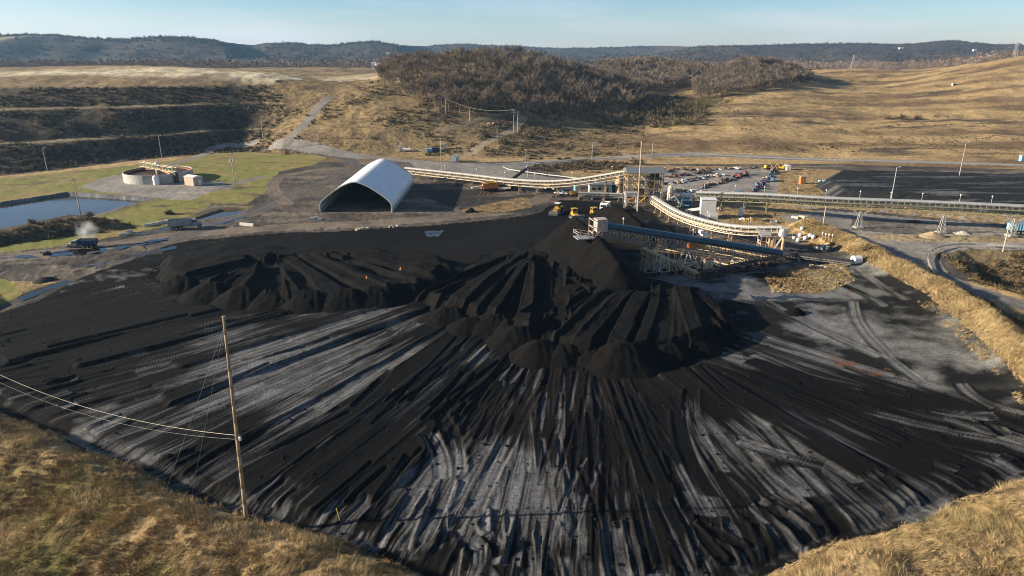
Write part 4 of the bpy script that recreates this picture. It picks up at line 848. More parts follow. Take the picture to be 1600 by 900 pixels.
# lower annex of the plant
ax = thing('plant_annex', 'jumble of open steel frames and pipes on the right foot of the plant tower', 'plant annex', (56, 231, 0)); O = ax.location; m = MB(O)
for xx in (53, 55.5, 58, 61):
    for yy in (228.5, 233): m.bar((xx, yy, 0), (xx, yy, 5.5 if xx < 59 else 3.6), .22)
    m.bar((xx, 228.5, 2.6), (xx, 233, 2.6), .2)
for z_ in (2.6, 5.2):
    for yy in (228.5, 233): m.bar((53, yy, z_), (58 if z_ > 3 else 61, yy, z_), .2)
m.build('steel_frame', STEEL, ax)
m = MB(O); m.lathe([(.9, 2.6), (.9, 6.6), (.2, 7.4)], 10, (54, 231, 0)); m.build('silo', CREAM, ax)
m = MB(O); m.box((59.5, 230.5, 1.3), (3.4, 3.2, 2.6)); m.build('cabin', TEAL, ax); m = MB(O); m.path([(53, 229, 3), (55, 228, 4.2), (57.5, 228.2, 1.2), (60, 228, 1)], .22, 7); m.build('pipe', GALV, ax)
x, y = P(1073, 305, 3); cv = thing('canopy', 'pale flat roofed canopy between the plant and the overland conveyor', 'canopy', (x, y, 0)); m = MB(); m.box((0, 0, 3.2), (4.4, 3.0, .25)); m.build('roof', WPNT, cv)
for a, b in ((-2, -1.3), (2, -1.3), (2, 1.3), (-2, 1.3)): m = MB(); m.bar((a, b, 0), (a, b, 3.1), .18); m.build('post', GALV, cv)
m = MB(); m.box((-.4, .4, 1.1), (2.6, 1.6, 2.2)); m.build('cabinet', LBLUE, cv)
# white frame with orange motor
x, y = P(985, 326, 0); wf = thing('screen_frame', 'white steel frame holding an orange motor by the peaked coal pile', 'steel frame', (x, y, 0)); m = MB()
for a in (-1.9, 1.9):
    for b in (-1.3, 1.3): m.bar((a, b, 0), (a, b, 5.4), .28)
for z_ in (2.4, 5.3):
    for b in (-1.3, 1.3): m.bar((-1.9, b, z_), (1.9, b, z_), .26)
    for a in (-1.9, 1.9): m.bar((a, -1.3, z_), (a, 1.3, z_), .26)
m.bar((-1.9, -1.3, 2.4), (1.9, -1.3, 5.3), .16); m.bar((1.9, -1.3, 0), (-1.9, -1.3, 2.4), .16); m.build('frame', WPNT, wf)
m = MB(); m.box((0, 0, 5.55), (4.4, 3.0, .2)); m.build('top_deck', GALV, wf); m = MB(); m.tube((-1.0, -.6, 2.9), (1.0, -.6, 2.9), .75, n=12); m.build('motor', ORANGE, wf)
# cream building, tan silo
x, y = P(938, 302, 0); cb = thing('office_building', 'low cream building with dark flat roof beside the plant tower', 'building', (x, y + 2, 0)); m = MB(); m.box((0, 0, 1.6), (8.4, 4.5, 3.2)); m.build('wall', CREAM, cb)
m = MB(); m.box((0, 0, 3.28), (9.0, 5.0, .2)); m.build('roof', ROOFG, cb); m = MB(); m.box((2.4, -2.27, 1.05), (1.0, .06, 2.1)); m.build('door', DARK, cb)
for a in (-2.6, -.4): m = MB(); m.box((a, -2.27, 1.8), (1.1, .06, .9)); m.build('window', GLASS, cb)
x, y = P(966, 302, 0); ts = thing('silo', 'tan stepped steel silo standing left of the plant tower', 'silo', (x + .5, y + 1, 0)); m = MB(); m.lathe([(0, 0), (1.7, 0), (1.5, 1.0), (1.5, 3.0), (1.8, 3.2), (1.8, 4.4), (1.4, 4.6), (1.4, 6.6), (1.7, 6.8), (1.7, 7.9), (0, 8.3)], 14); m.build('shell', TANP, ts)
m = MB(); m.lathe([(1.84, 3.3), (1.9, 3.45), (1.84, 3.6)], 14); m.build('band', RUST, ts); m = MB(); m.bar((1.55, -1.2, 0), (1.4, -1.2, 7.8), .3, .1); m.build('ladder', STEEL, ts)
x, y = P(975, 296, 0); fp = thing('blue_shed', 'small dark blue shed between the cream building and the tan silo', 'shed', (P(960, 302, 0)[0], P(960, 302, 0)[1] + 3, 0)); m = MB(); m.box((0, 0, 1.4), (3.0, 3.0, 2.8)); m.build('wall', TEAL, fp); m = MB(); m.box((0, 0, 2.9), (3.3, 3.3, .16)); m.build('roof', ROOFG, fp)
# transfer box building beside conveyor B
x, y = P(1107, 341, 0); bx = thing('conveyor_house', 'tall white sided box building on the slope beside the curving conveyor', 'building', (x, y + 2, 0), R(-8)); m = MB(); m.box((0, 0, 2.9), (4.6, 3.8, 5.8)); m.build('wall', mat('pale_siding', (.58, .56, .52), .6, var=.06, dirt=(.4, .36, .3), dirt_amt=.4), bx)
m = MB(); m.box((0, 0, 5.9), (4.9, 4.1, .18)); m.build('roof', WPNT, bx); m = MB(); m.box((1.7, -1.95, 1.05), (.9, .08, 2.1)); m.build('door', LBLUE, bx); m = MB(); m.box((-2.35, 0, 2.2), (.1, 3.86, .12)); m.build('trim', STEEL, bx)
m = MB(); m.bar((-2.3, 0, 2.6), (-6.8, 1.0, 1.6), 1.0, .7); m.build('feeder_arm', WPNT, bx); m = MB(); m.box((-5, .6, .8), (.3, .3, 1.7)); m.build('post', WPNT, bx)
m = MB(); m.add([(.4, -2.0, 2.0), (3.0, -2.0, 2.0), (3.0, -3.4, .9), (.4, -3.4, .9), (.4, -2.0, 0), (3.0, -2.0, 0), (3.0, -3.4, 0), (.4, -3.4, 0)], [(0, 1, 2, 3), (0, 3, 7, 4), (1, 5, 6, 2), (3, 2, 6, 7), (0, 4, 5, 1)]); m.build('lean_to', GALV, bx)
# transfer house at the end of conveyor B
x, y = P(1205, 393, 0); th = thing('transfer_house', 'tan steel transfer house where the curving conveyor meets the blue conveyor', 'transfer house', (x, y, 0)); m = MB()
for a, b in ((-3.2, -.6), (-3.2, 1.9), (-.9, -.6), (-.9, 1.9)): m.bar((a, b, 0), (a, b, 4.6), .24)
for z_ in (2.2, 4.5): m.bar((-3.2, -.6, z_), (-.9, -.6, z_), .22); m.bar((-3.2, 1.9, z_), (-.9, 1.9, z_), .22); m.bar((-3.2, -.6, z_), (-3.2, 1.9, z_), .22); m.bar((-.9, -.6, z_), (-.9, 1.9, z_), .22)
m.build('frame', TANP, th); m = MB(); m.add([(-3.6, -1.0, 4.2), (-.6, -1.0, 4.2), (-.6, 2.2, 5.4), (-3.6, 2.2, 5.4), (-3.6, -1.0, 4.35), (-.6, -1.0, 4.35), (-.6, 2.2, 5.55), (-3.6, 2.2, 5.55)], [(3, 2, 1, 0), (4, 5, 6, 7), (0, 1, 5, 4), (1, 2, 6, 5), (2, 3, 7, 6), (3, 0, 4, 7)]); m.build('roof', GALV, th)
m = MB(); m.lathe([(0, 4.3), (.95, 4.3), (.95, 1.6), (.5, .6)], 12, (-.1, 0, 0)); m.build('chute', TANP, th); m = MB(); m.tube((2.3, -1.4, 0), (2.3, -1.4, 5.0), .42, n=12); m.build('column', TANP, th)
m = MB(); m.tube((2.0, -1.2, 4.6), (2.0, -1.2, 6.6), 1.15, .9, 12); m.build('drum_hood', GALV, th); m = MB(); m.bar((.2, -.9, .8), (2.2, -1.4, 4.8), .35); m.build('brace', PINK, th); m = MB(); m.box((3.4, -1.0, 4.75), (4.4, 2.2, .14)); m.build('platform', STEEL, th)
m = MB()
for a in (1.4, 2.8, 4.2, 5.5): m.bar((a, -2.1, 4.8), (a, -2.1, 5.9), .06)
m.bar((1.4, -2.1, 5.9), (5.5, -2.1, 5.9), .06); m.build('railing', TANP, th)
# ---------------------------------------------------------------- radial stacker
hd = P(940, 356, 12.2) + (12.2,); tl = P(1219, 399, 2.2) + (2.2,)
st = conveyor('stacker_conveyor', 'long stacking conveyor under a dark blue hood reaching out over the tall coal ridge', [hd, tl], 1.9, BLUE, mat('dull_steel', (.17, .155, .14), .7, dirt=(.05, .04, .035), dirt_amt=.5), 'stacker', legs=(), lamps=3, trussh=1.6, hood=1.0, gap=.45, hand=False); O = st.location
H, T_ = Vector(hd), Vector(tl); D_ = (T_ - H).normalized(); Nn = Vector((D_.y, -D_.x, 0)).normalized(); up = Vector((0, 0, 1))
def SPt(t, s=0.0, dz=0.0): return H.lerp(T_, t) + Nn * s + up * dz
m = MB(O); c = SPt(0.0, 0, .7) - D_ * .3; m.box(tuple(c), (2.5, 2.5, 2.9), math.atan2(D_.y, D_.x)); m.build('head_house', mat('stained_cladding', (.40, .335, .29), .7, dirt=(.10, .07, .05), dirt_amt=.7), st)
m = MB(O); c = SPt(0, 0, -1.6) - D_ * 2.6
for k in range(4):
    p_ = c + D_ * (k % 2) * 2.2 + Nn * (1.4 if k > 1 else -1.4); m.bar(p_ - up * 1.2, p_ + up * 3.4, .14)
for z_ in (-1.1, .3, 1.6, 3.2):
    for s in (-1.4, 1.4): m.bar(c + Nn * s + up * z_, c + D_ * 2.2 + Nn * s + up * z_, .12)
    m.bar(c - Nn * 1.4 + up * z_, c + Nn * 1.4 + up * z_, .12)
for s in (-1.4, 1.4): m.bar(c + Nn * s - up * 1.1, c + D_ * 2.2 + Nn * s + up * 1.6, .09); m.bar(c + D_ * 2.2 + Nn * s - up * 1.1, c + Nn * s + up * 1.6, .09)
m.build('service_cage', PINK, st)
m = MB(O); c = SPt(0, 0, -2.7) - D_ * 3.6; m.box(tuple(c), (5.4, 3.4, .2), math.atan2(D_.y, D_.x)); m.build('platform', STEEL, st)
m = MB(O)
for a in (-2.7, -.9, .9, 2.7):
    for s in (-1.65, 1.65): m.bar(c + D_ * a + Nn * s, c + D_ * a + Nn * s + up * 1.1, .08)
for s in (-1.65, 1.65):
    for z_ in (.55, 1.1): m.bar(c - D_ * 2.7 + Nn * s + up * z_, c + D_ * 2.7 + Nn * s + up * z_, .08)
for z_ in (.55, 1.1): m.bar(c - D_ * 2.7 - Nn * 1.65 + up * z_, c - D_ * 2.7 + Nn * 1.65 + up * z_, .08)
m.build('railing', PINK, st)
# boom truss below the hood: raised chords stiffened by a lower king-post truss
m = MB(O); lowz = lambda t: -1.6 - 1.3 * math.sin(math.pi * min(1, max(0, (t - .03) / .85))) ** .7
for s in (-1.3, 1.3):
    pr = None
    for k in range(19):
        t = .03 + .85 * k / 18; q_ = SPt(t, s, lowz(t)); m.bar(q_, SPt(t, s * .75, -1.5), .10)
        if pr is not None: m.bar(pr, q_, .18); m.bar(pr if k % 2 else SPt(t - .85 / 18, s * .75, -1.5), SPt(t, s * .75, -1.5) if k % 2 else q_, .08)
        pr = q_
m.build('boom_truss', MATS['dull_steel'], st)
m = MB(O); m.box(tuple(SPt(.50, -.3, -.9)), (3.0, 1.3, 1.1), math.atan2(D_.y, D_.x)); m.build('drive_motor', ORANGE, st)
m = MB(O); m.box(tuple(SPt(.55, 0, 2.3)), (1.7, 1.4, .5), math.atan2(D_.y, D_.x)); m.box(tuple(SPt(.53, 0, 2.8)), (.8, 1.2, .8), math.atan2(D_.y, D_.x)); m.build('hood_motor', WPNT, st)
def trestle(t, spread_, mt, w_=.26):
    m = MB(O); a = SPt(t, -1.0, lowz(t)); b = SPt(t, 1.0, lowz(t)); fa = SPt(t, -spread_ * .2, 0) - D_ * spread_ - Nn * 1.0; fb = SPt(t, 0, 0) + D_ * spread_ - Nn * 1.0; r_ = []
    for s in (-1, 1):
        for dd in (-1, 1):
            f = SPt(t) + D_ * dd * spread_ + Nn * s * 1.6; f.z = gnd(f.x, f.y) + .5; tp = SPt(t, s * 1.0, lowz(t)) + D_ * dd * .7; m.bar(tp, f, w_); r_.append((tp, f))
    for i, j in ((0, 1), (2, 3), (0, 2), (1, 3)):
        m.bar(r_[i][0].lerp(r_[i][1], .5), r_[j][0].lerp(r_[j][1], .5), w_ * .55); m.bar(r_[i][0].lerp(r_[i][1], .92), r_[j][0].lerp(r_[j][1], .92), w_ * .55)
        m.bar(r_[i][0].lerp(r_[i][1], .5), r_[j][0].lerp(r_[j][1], .92), w_ * .4); m.bar(r_[j][0].lerp(r_[j][1], .5), r_[i][0].lerp(r_[i][1], .92), w_ * .4)
    m.build('trestle', mt, st)
    for tp, f in r_:
        m = MB(O); q_ = f - up * .0; m.tube(q_ - Nn * .3, q_ + Nn * .3, .5, n=10); m.build('wheel', RUB, st)
trestle(.25, 1.2, TANP, .13); trestle(.33, 1.5, CREAM, .15); trestle(.40, 1.4, TANP, .13); trestle(.55, 1.5, TANP, .13); trestle(.47, 2.8, PINK, .24); trestle(.62, 1.3, CREAM, .15); trestle(.76, 1.6, CREAM, .15); trestle(.9, .9, TANP, .2)
c = P3(1105, 424, 0); c.z = gnd(c.x, c.y); cbx = thing('control_cabinet', 'tan control cabinet under the blue stacking conveyor', 'cabinet', c, R(10)); m = MB(); m.box((0, 0, 1.6), (1.7, 1.4, 2.8)); m.build('body', CREAM, cbx); m = MB(); m.box((0, -.72, 1.6), (.9, .05, 2.0)); m.build('door', TANP, cbx)
m = MB(); m.box((0, 0, 3.06), (1.9, 1.6, .12)); m.build('roof', RUST, cbx)
# ground truss beams carrying the stacker's wheels
def beam(label, a, b, h, mt, w_=1.4):
    a = Vector((a[0], a[1], 0)); b = Vector((b[0], b[1], 0)); a.z = gnd(a.x, a.y); b.z = gnd(b.x, b.y); o = thing('ground_truss', label, 'truss', a); m = MB(a); d = (b - a).normalized(); n_ = Vector((d.y, -d.x, 0)); L_ = (b - a).length; k = int(L_ / 1.8); up = Vector((0, 0, 1))
    for s in (-.5, .5):
        for z_ in (.35, h): m.bar(a + n_ * w_ * s + up * z_, b + n_ * w_ * s + up * z_, .2)
        for i in range(k):
            p_, q_ = a.lerp(b, i / k) + n_ * w_ * s, a.lerp(b, (i + 1) / k) + n_ * w_ * s; m.bar(p_ + up * (.35 if i % 2 else h), q_ + up * (h if i % 2 else .35), .1); m.bar(p_ + up * .0, p_ + up * h, .12)
    for i in range(k + 1): m.bar(a.lerp(b, i / k) - n_ * w_ * .5 + up * h, a.lerp(b, i / k) + n_ * w_ * .5 + up * h, .12)
    m.build('lattice', mt, o)
    m = MB(a); p_, q_ = a + up * (h + .12), b + up * (h + .12); m.bar(p_, q_, w_ * .6, .08); m.build('deck', mt, o)
beam('low truss beam in sunlit-toned tan paint along the left side of the stacking conveyor', P(1004, 396), P(1090, 438), 1.6, TANP); beam('dark low truss beam along the front right of the stacking conveyor', P(1092, 437), P(1245, 404), 1.7, DARK)  # sunlit and unlit looks of the two beams are put into their paint
for k, (a, b) in enumerate((((1012, 398), (1120, 428)), ((1040, 392), (1150, 420)), ((1075, 388), (1180, 412)), ((1105, 386), (1205, 406)))):
    a = Vector((*P(*a), 0)); b = Vector((*P(*b), 0)); a.z = gnd(a.x, a.y); b.z = gnd(b.x, b.y); o = thing('ground_beam', 'low tan beam lying across the ground below the stacking conveyor', 'beam', a, 0, 'low tan beams below the stacking conveyor'); m = MB(a); m.bar(a + Vector((0, 0, .5)), b + Vector((0, 0, .5)), .22, .3); m.build('beam', TANP, o)
    m = MB(a)
    for t in range(5): q_ = a.lerp(b, t / 4); m.bar(q_ - Vector((0, 0, .1)), q_ + Vector((0, 0, .5)), .2)
    m.build('props', TANP, o)
# ================================================================ vehicles and machines
def wheel(o, x, y, r, w, hub=True):
    m = MB(); m.tube((x, y - w / 2, r), (x, y + w / 2, r), r, n=14); k = m.build('wheel', RUB, o)
    if hub: m = MB(); m.tube((x, y - w / 2 - .02, r), (x, y + w / 2 + .02, r), r * .5, n=10); m.build('hub', GALV, k)
def dump_truck(label, loc, rz, bedm, cabm, L_=8.6, name='dump_truck'):
    o = thing(name, label, 'dump truck', loc, rz); m = MB(); m.box((.2, 0, .95), (L_ - .8, .9, .35)); m.build('chassis', DARK, o)
    m = MB(); b0, b1 = -L_ / 2, L_ / 2 - 3.2
    m.prism([(b0, -1.28, 1.25), (b1, -1.28, 1.15), (b1 + .1, -1.28, 3.1), (b0 - .15, -1.28, 3.0)], (0, .1, 0)); m.prism([(b0, 1.18, 1.25), (b1, 1.18, 1.15), (b1 + .1, 1.18, 3.1), (b0 - .15, 1.18, 3.0)], (0, .1, 0))
    m.box(((b0 + b1) / 2, 0, 1.25), (b1 - b0, 2.4, .16)); m.box((b1 + .03, 0, 2.1), (.12, 2.5, 2.0)); m.box((b0 - .08, 0, 2.1), (.12, 2.5, 1.8))
    k = int((b1 - b0) / .7)
    for i in range(k + 1):
        for s in (-1.32, 1.32): m.box((b0 + (b1 - b0) * i / k, s, 2.1), (.1, .1, 1.8))
    bd = m.build('dump_bed', bedm, o); m = MB(); m.box((b0 - .17, 0, 2.0), (.06, 2.3, 1.5)); m.build('tailgate', bedm, bd)
    m = MB(); m.box((b0 + .9 + (b1 - b0) / 2 - .9, 0, 2.35), (b1 - b0 - .3, 2.2, .5)); m.build('coal_load', MATS['dark_steel'], o)
    c0 = L_ / 2 - 3.0; m = MB(); m.prism([(c0, -1.15, .9), (c0 + 1.6, -1.15, .9), (c0 + 1.6, -1.15, 2.0), (c0 + 1.35, -1.15, 2.85), (c0, -1.15, 2.9)], (0, 2.3, 0)); cb_ = m.build('cab', cabm, o, bevel=.05)
    m = MB(); m.prism([(c0 + 1.62, -.95, 2.02), (c0 + 1.42, -.9, 2.7), (c0 + 1.42, .9, 2.7), (c0 + 1.62, .95, 2.02)], (.03, 0, .01)); m.build('windscreen', GLASS, cb_)
    for s in (-1.17, 1.17): m = MB(); m.box((c0 + .8, s, 2.3), (.9, .03, .6)); m.build('side_window', GLASS, cb_)
    m = MB(); m.prism([(c0 + 1.6, -.85, .8), (c0 + 2.9, -.85, .8), (c0 + 2.9, -.85, 1.6), (c0 + 1.6, -.85, 1.95)], (0, 1.7, 0)); m.build('bonnet', cabm, o, bevel=.05)
    m = MB(); m.box((c0 + 2.98, 0, .75), (.16, 2.2, .4)); m.build('bumper', GALV, o)
    for s in (-.7, .7): m = MB(); m.tube((c0 + 2.9, s, 1.25), (c0 + 2.97, s, 1.25), .14, n=8); m.build('headlight', WPNT, o)
    for xx in (b0 + .9, b0 + 2.1, b0 + 3.2, L_ / 2 - .9):
        for s in (-1.05, 1.05): wheel(o, xx, s, .52, .5 if xx < 2 else .34)
    return o
def gp(px, py): p = P3(px, py, 0); p.z = gnd(p.x, p.y); return p
LGREY = mat('faded_grey_green_paint', (.30, .33, .32), .5, .1, dirt=(.10, .08, .06), dirt_amt=.6)
dump_truck('grey high sided dump truck driving along the wet haul road', gp(291, 357), R(22), LGREY, LGREY, 9.2)
dump_truck('low dark blue truck in a puff of steam at the edge of the wet yard', gp(129, 386), R(186), NAVY, mat('dull_cab', (.35, .30, .26), .5), 8.0).scale = (.92, .9, .72)
def pickup(label, loc, rz, body, group=None):
    o = thing('pickup_truck', label, 'pickup truck', loc, rz, group); m = MB(); m.prism([(-2.7, -.95, .5), (2.7, -.95, .5), (2.7, -.95, 1.0), (1.1, -.95, 1.12), (-2.7, -.95, 1.12)], (0, 1.9, 0)); m.build('body', body, o, bevel=.06)
    m = MB(); m.prism([(-.9, -.85, 1.12), (1.2, -.85, 1.12), (.6, -.85, 1.8), (-.8, -.85, 1.8)], (0, 1.7, 0)); c = m.build('cab', body, o, bevel=.05)
    m = MB(); m.prism([(1.22, -.75, 1.16), (.68, -.7, 1.74), (.68, .7, 1.74), (1.22, .75, 1.16)], (.03, 0, .02)); m.build('windscreen', GLASS, c)
    for s in (-.87, .87): m = MB(); m.box((-.05, s, 1.45), (1.1, .03, .4)); m.build('side_window', GLASS, c)
    m = MB(); m.box((-1.8, 0, 1.12), (1.6, 1.6, .08)); m.build('load_bed', DARK, o)
    for xx in (-1.75, 1.75):
        for s in (-.85, .85): wheel(o, xx, s, .4, .28)
    return o
pickup('white pickup truck parked by the yellow drum at the plant', gp(877, 304), R(-20), WPNT)
def dozer(label, loc, rz, body=None, group=None, bladem=None):
    body = body or YEL; o = thing('bulldozer', label, 'bulldozer', loc, rz, group)
    for s in (-1.15, 1.15):
        m = MB(); m.prism([(-2.0, s - .32, .45), (-1.6, s - .32, .05), (1.6, s - .32, .05), (2.0, s - .32, .45), (1.6, s - .32, 1.05), (-1.2, s - .32, 1.25)], (0, .64, 0)); m.build('track', RUB, o)
    m = MB(); m.prism([(-1.9, -.8, .7), (2.0, -.8, .7), (2.0, -.8, 1.7), (.2, -.8, 1.9), (-1.9, -.8, 1.9)], (0, 1.6, 0)); m.build('body', body, o, bevel=.05)
    m = MB()
    for a in (-1.3, .2):
        for s in (-.75, .75): m.bar((a, s, 1.9), (a, s, 3.2), .16)
    m.box((-.55, 0, 2.4), (1.4, 1.4, .9)); c = m.build('cab', body, o); m = MB(); m.box((-.55, 0, 3.28), (1.9, 1.8, .16)); m.build('roof', body, c)
    m = MB(); m.box((-.55, 0, 2.75), (1.44, 1.44, .5)); m.build('window', GLASS, c)
    m = MB(); m.prism([(2.7, -2.2, .05), (2.95, -2.2, .1), (2.75, -2.2, .9), (2.95, -2.2, 1.75), (2.7, -2.2, 1.8), (2.5, -2.2, .9)], (0, 4.4, 0)); m.build('blade', bladem or GALV, o)
    for s in (-1.5, 1.5): m = MB(); m.bar((-.4, s * 1.02, .6), (2.6, s, .6), .25); m.build('push_arm', body, o)
    m = MB(); m.tube((1.0, .4, 1.8), (1.0, .4, 2.7), .1, n=6); m.build('exhaust', DARK, o); return o
def loader(label, loc, rz, body=None):
    body = body or YEL; o = thing('wheel_loader', label, 'wheel loader', loc, rz)
    for xx in (-1.7, 1.7):
        for s in (-1.15, 1.15): wheel(o, xx, s, .85, .65)
    m = MB(); m.prism([(-3.4, -.85, 1.0), (-.2, -.85, .9), (-.2, -.85, 2.1), (-3.0, -.85, 2.0), (-3.4, -.85, 1.7)], (0, 1.7, 0)); m.build('engine_cover', body, o, bevel=.05); m = MB(); m.box((1.2, 0, 1.1), (2.6, 1.1, .8)); m.build('front_frame', body, o)
    m = MB(); m.box((-.1, 0, 2.75), (1.5, 1.5, 1.4)); c = m.build('cab', body, o, bevel=.05); m = MB(); m.box((-.1, 0, 2.8), (1.54, 1.54, .8)); m.build('window', GLASS, c); m = MB(); m.box((-.1, 0, 3.5), (1.8, 1.8, .14)); m.build('roof', WPNT, c)
    for s in (-.6, .6): m = MB(); m.bar((1.0, s, 1.9), (3.4, s, .7), .25, .4); m.build('lift_arm', body, o)
    m = MB(); m.prism([(3.2, -1.6, .1), (4.6, -1.6, .1), (3.9, -1.6, .5), (3.5, -1.6, 1.4), (3.1, -1.6, 1.3)], (0, 3.2, 0)); m.build('bucket', DARK, o); return o
loader('yellow wheel loader with dark body beside the haul road bend', gp(871, 333), R(-115)); loader('small yellow wheel loader parked behind the haul road under the conveyor', gp(861, 297), R(-30))
dozer('yellow bulldozer facing the yard, left of the pair', gp(898, 342), R(-75)); dozer('yellow bulldozer facing the yard, right of the pair beside the white truck', gp(929, 341), R(-68))
wt = dump_truck('white flat faced truck parked beside the bulldozers', gp(944, 331), R(-110), WPNT, WPNT, 6.6, 'service_truck'); wt['category'] = 'truck'
tb = dump_truck('light blue truck at the right edge beside the pale support tower', P3(1600, 366, 0), R(-8), LBLUE, LBLUE, 8.6, 'haul_truck'); tb['category'] = 'truck'; tb.location.z = gnd(*tb.location[:2])
# yellow screening plant with its dark stacker boom
c = gp(772, 298); sp = thing('screening_plant', 'orange yellow mobile screening plant with dark raised boom', 'screening plant', c, R(12)); m = MB(); m.box((-1.5, 0, 1.9), (6.0, 2.6, 1.7)); m.box((-4.0, 0, 1.6), (2.2, 2.0, 1.0)); m.build('body', ORANGE, sp, bevel=.08)
m = MB(); m.add([(-4.6, -1.5, 2.9), (.6, -1.5, 3.6), (.6, 1.5, 3.6), (-4.6, 1.5, 2.9), (-4.0, -1.0, 2.0), (0, -1.0, 2.6), (0, 1.0, 2.6), (-4.0, 1.0, 2.0)], [(0, 1, 5, 4), (1, 2, 6, 5), (2, 3, 7, 6), (3, 0, 4, 7), (7, 6, 5, 4)]); m.build('hopper', YEL, sp)
for s in (-1.4, 1.4): m = MB(); m.box((-1.5, s, .5), (5.6, .6, 1.0)); m.build('track', RUB, sp)
m = MB(); m.bar((-4.5, -1.5, 2.2), (-9.0, -2.6, 2.0), .9, .5); m.bar((-4.0, 1.2, 1.6), (-8.0, 1.8, .9), .9, .4); m.build('side_conveyor', CREAM, sp); m = MB(); m.bar((1.5, -1.5, 1.2), (6.0, -2.8, 1.5), 1.0, .6); m.build('front_ramp', CREAM, sp)
m = MB(); m.bar((3.0, 0, 1.6), (13.5, 1.2, 8.2), 1.2, 1.0); m.build('boom', DARK, sp); m = MB(); m.tube((13.4, .5, 8.2), (13.4, 1.9, 8.2), .7, n=10); m.build('boom_head', STEEL, sp)
m = MB()
for s in (-1.0, 1.8): m.bar((8.8, s, 4.8), (8.2, s, .1), .2); m.bar((8.8, s, 4.8), (10.6, s, .1), .2)
m.build('boom_prop', STEEL, sp); m = MB(); m.box((7.2, .2, .9), (4.6, 2.2, 1.3)); m.build('engine_unit', DARK, sp)
c = gp(757, 307); sc_ = thing('scrap_heap', 'small rusty scrap frame on the dirt below the orange screening plant', 'scrap frame', c); m = MB()
for a in (-2, -.6, .8): m.bar((a, 0, 0), (a + .8, .4, 1.8), .14); m.bar((a + 1.2, 0, 0), (a + .8, .4, 1.8), .14)
m.bar((-1.2, .4, 1.8), (1.6, .4, 1.8), .14); m.build('frame', RUST, sc_)
# yellow drum unit and blue tank near the pickup
c = gp(895, 306); yd_ = thing('drum_unit', 'yellow drive drum at the tail of the low dark conveyor', 'drive drum', c); m = MB(); m.box((0, 0, 1.0), (2.2, 1.8, 1.2)); m.build('housing', YEL, yd_, bevel=.1); m = MB(); m.tube((-.2, -1.1, 1.5), (-.2, 1.1, 1.5), .75, n=12); m.build('drum', YEL, yd_)
for s in (-.9, .9): m = MB(); m.box((s, 0, .25), (.3, 1.7, .5)); m.build('skid', DARK, yd_)
c = gp(899, 299); bt = thing('water_tank', 'small upright light blue tank behind the yellow drum', 'tank', c); m = MB(); m.lathe([(0, 0), (.7, 0), (.7, 2.3), (.45, 2.6), (0, 2.65)], 12); m.build('shell', LBLUE, bt); m = MB(); m.lathe([(.2, 2.65), (.2, 2.85), (0, 2.85)], 8); m.build('lid', DARK, bt)
# ---------------------------------------------------------------- thickener tank and pump shed
c = gp(234, 285); c += Vector((0, 8, 0)); tk = thing('thickener_tank', 'round concrete thickener tank with rusty inside and a truss bridge', 'thickener tank', c); Rr = 13.2; m = MB(); m.lathe([(Rr, -.2), (Rr, 3.6), (Rr - .35, 3.6), (Rr - .35, .4), (0, .4)], 56)
m.build('wall', mat('stained_concrete', (.40, .39, .35), .85, var=.2, scale=.5, dirt=(.17, .14, .11), dirt_amt=.6), tk)
m = MB(); m.lathe([(Rr - .4, 3.3), (Rr - 1.5, 3.0), (Rr - 1.5, 2.6), (Rr - .4, 2.2)], 56); m.build('launder', RUST, tk); m = MB(); m.lathe([(0, 2.35), (Rr - .42, 2.35)], 56); m.build('slurry', mat('rusty_slurry', (.055, .022, .014), .4, var=.3), tk)
m = MB(); d_ = Vector((.80, -.60, 0)); n_ = Vector((.6, .8, 0)); a, b = -d_ * (Rr + .3), d_ * (Rr + 1.0)
for s in (-.8, .8):
    for z_ in (4.2, 6.0): m.bar(a + n_ * s + Vector((0, 0, z_)), b + n_ * s + Vector((0, 0, z_)), .2)
    k = 12
    for i in range(k):
        p_, q_ = a.lerp(b, i / k) + n_ * s, a.lerp(b, (i + 1) / k) + n_ * s; m.bar(p_ + Vector((0, 0, 4.2)), p_ + Vector((0, 0, 6)), .13); m.bar(p_ + Vector((0, 0, 4.2 if i % 2 else 6)), q_ + Vector((0, 0, 6 if i % 2 else 4.2)), .11)
m.bar(a + Vector((0, 0, 4.15)), b + Vector((0, 0, 4.15)), 1.4, .1); m.build('bridge', mat('pale_yellow_steel', (.50, .46, .28), .6, dirt=(.2, .15, .1), dirt_amt=.5), tk)
m = MB(); m.lathe([(.9, 4.1), (.9, 2.0)], 12); m.build('centre_column', TANP, tk); m = MB(); m.lathe([(0, 7.3), (.7, 7.0), (.9, 6.3), (0, 6.3)], 10); m.build('drive_head', WPNT, tk); m = MB(); m.box(tuple(b + Vector((0, 0, 2.1))), (1.6, 1.2, 4.3), math.atan2(d_.y, d_.x)); m.build('bridge_support', DARK, tk)
for s in (-1, 1): m = MB(); m.bar(d_ * s * 3 + Vector((0, 0, 4.0)), d_ * s * 10 + Vector((0, 0, 3.2)), .5, .7); m.build('rake_arm', ORANGE if s > 0 else RUST, tk)
c = gp(246, 288); c.y -= .6; wtk = thing('dosing_tank', 'small white upright tank in front of the round thickener tank', 'tank', c); m = MB(); m.lathe([(0, 0), (1.2, 0), (1.2, 2.0), (1.25, 2.1), (1.2, 2.2), (1.2, 3.2), (.7, 3.6), (0, 3.7)], 16); m.build('shell', WPNT, wtk); m = MB(); m.lathe([(.3, 3.7), (.3, 3.95), (0, 3.95)], 8); m.build('lid', STEEL, wtk)
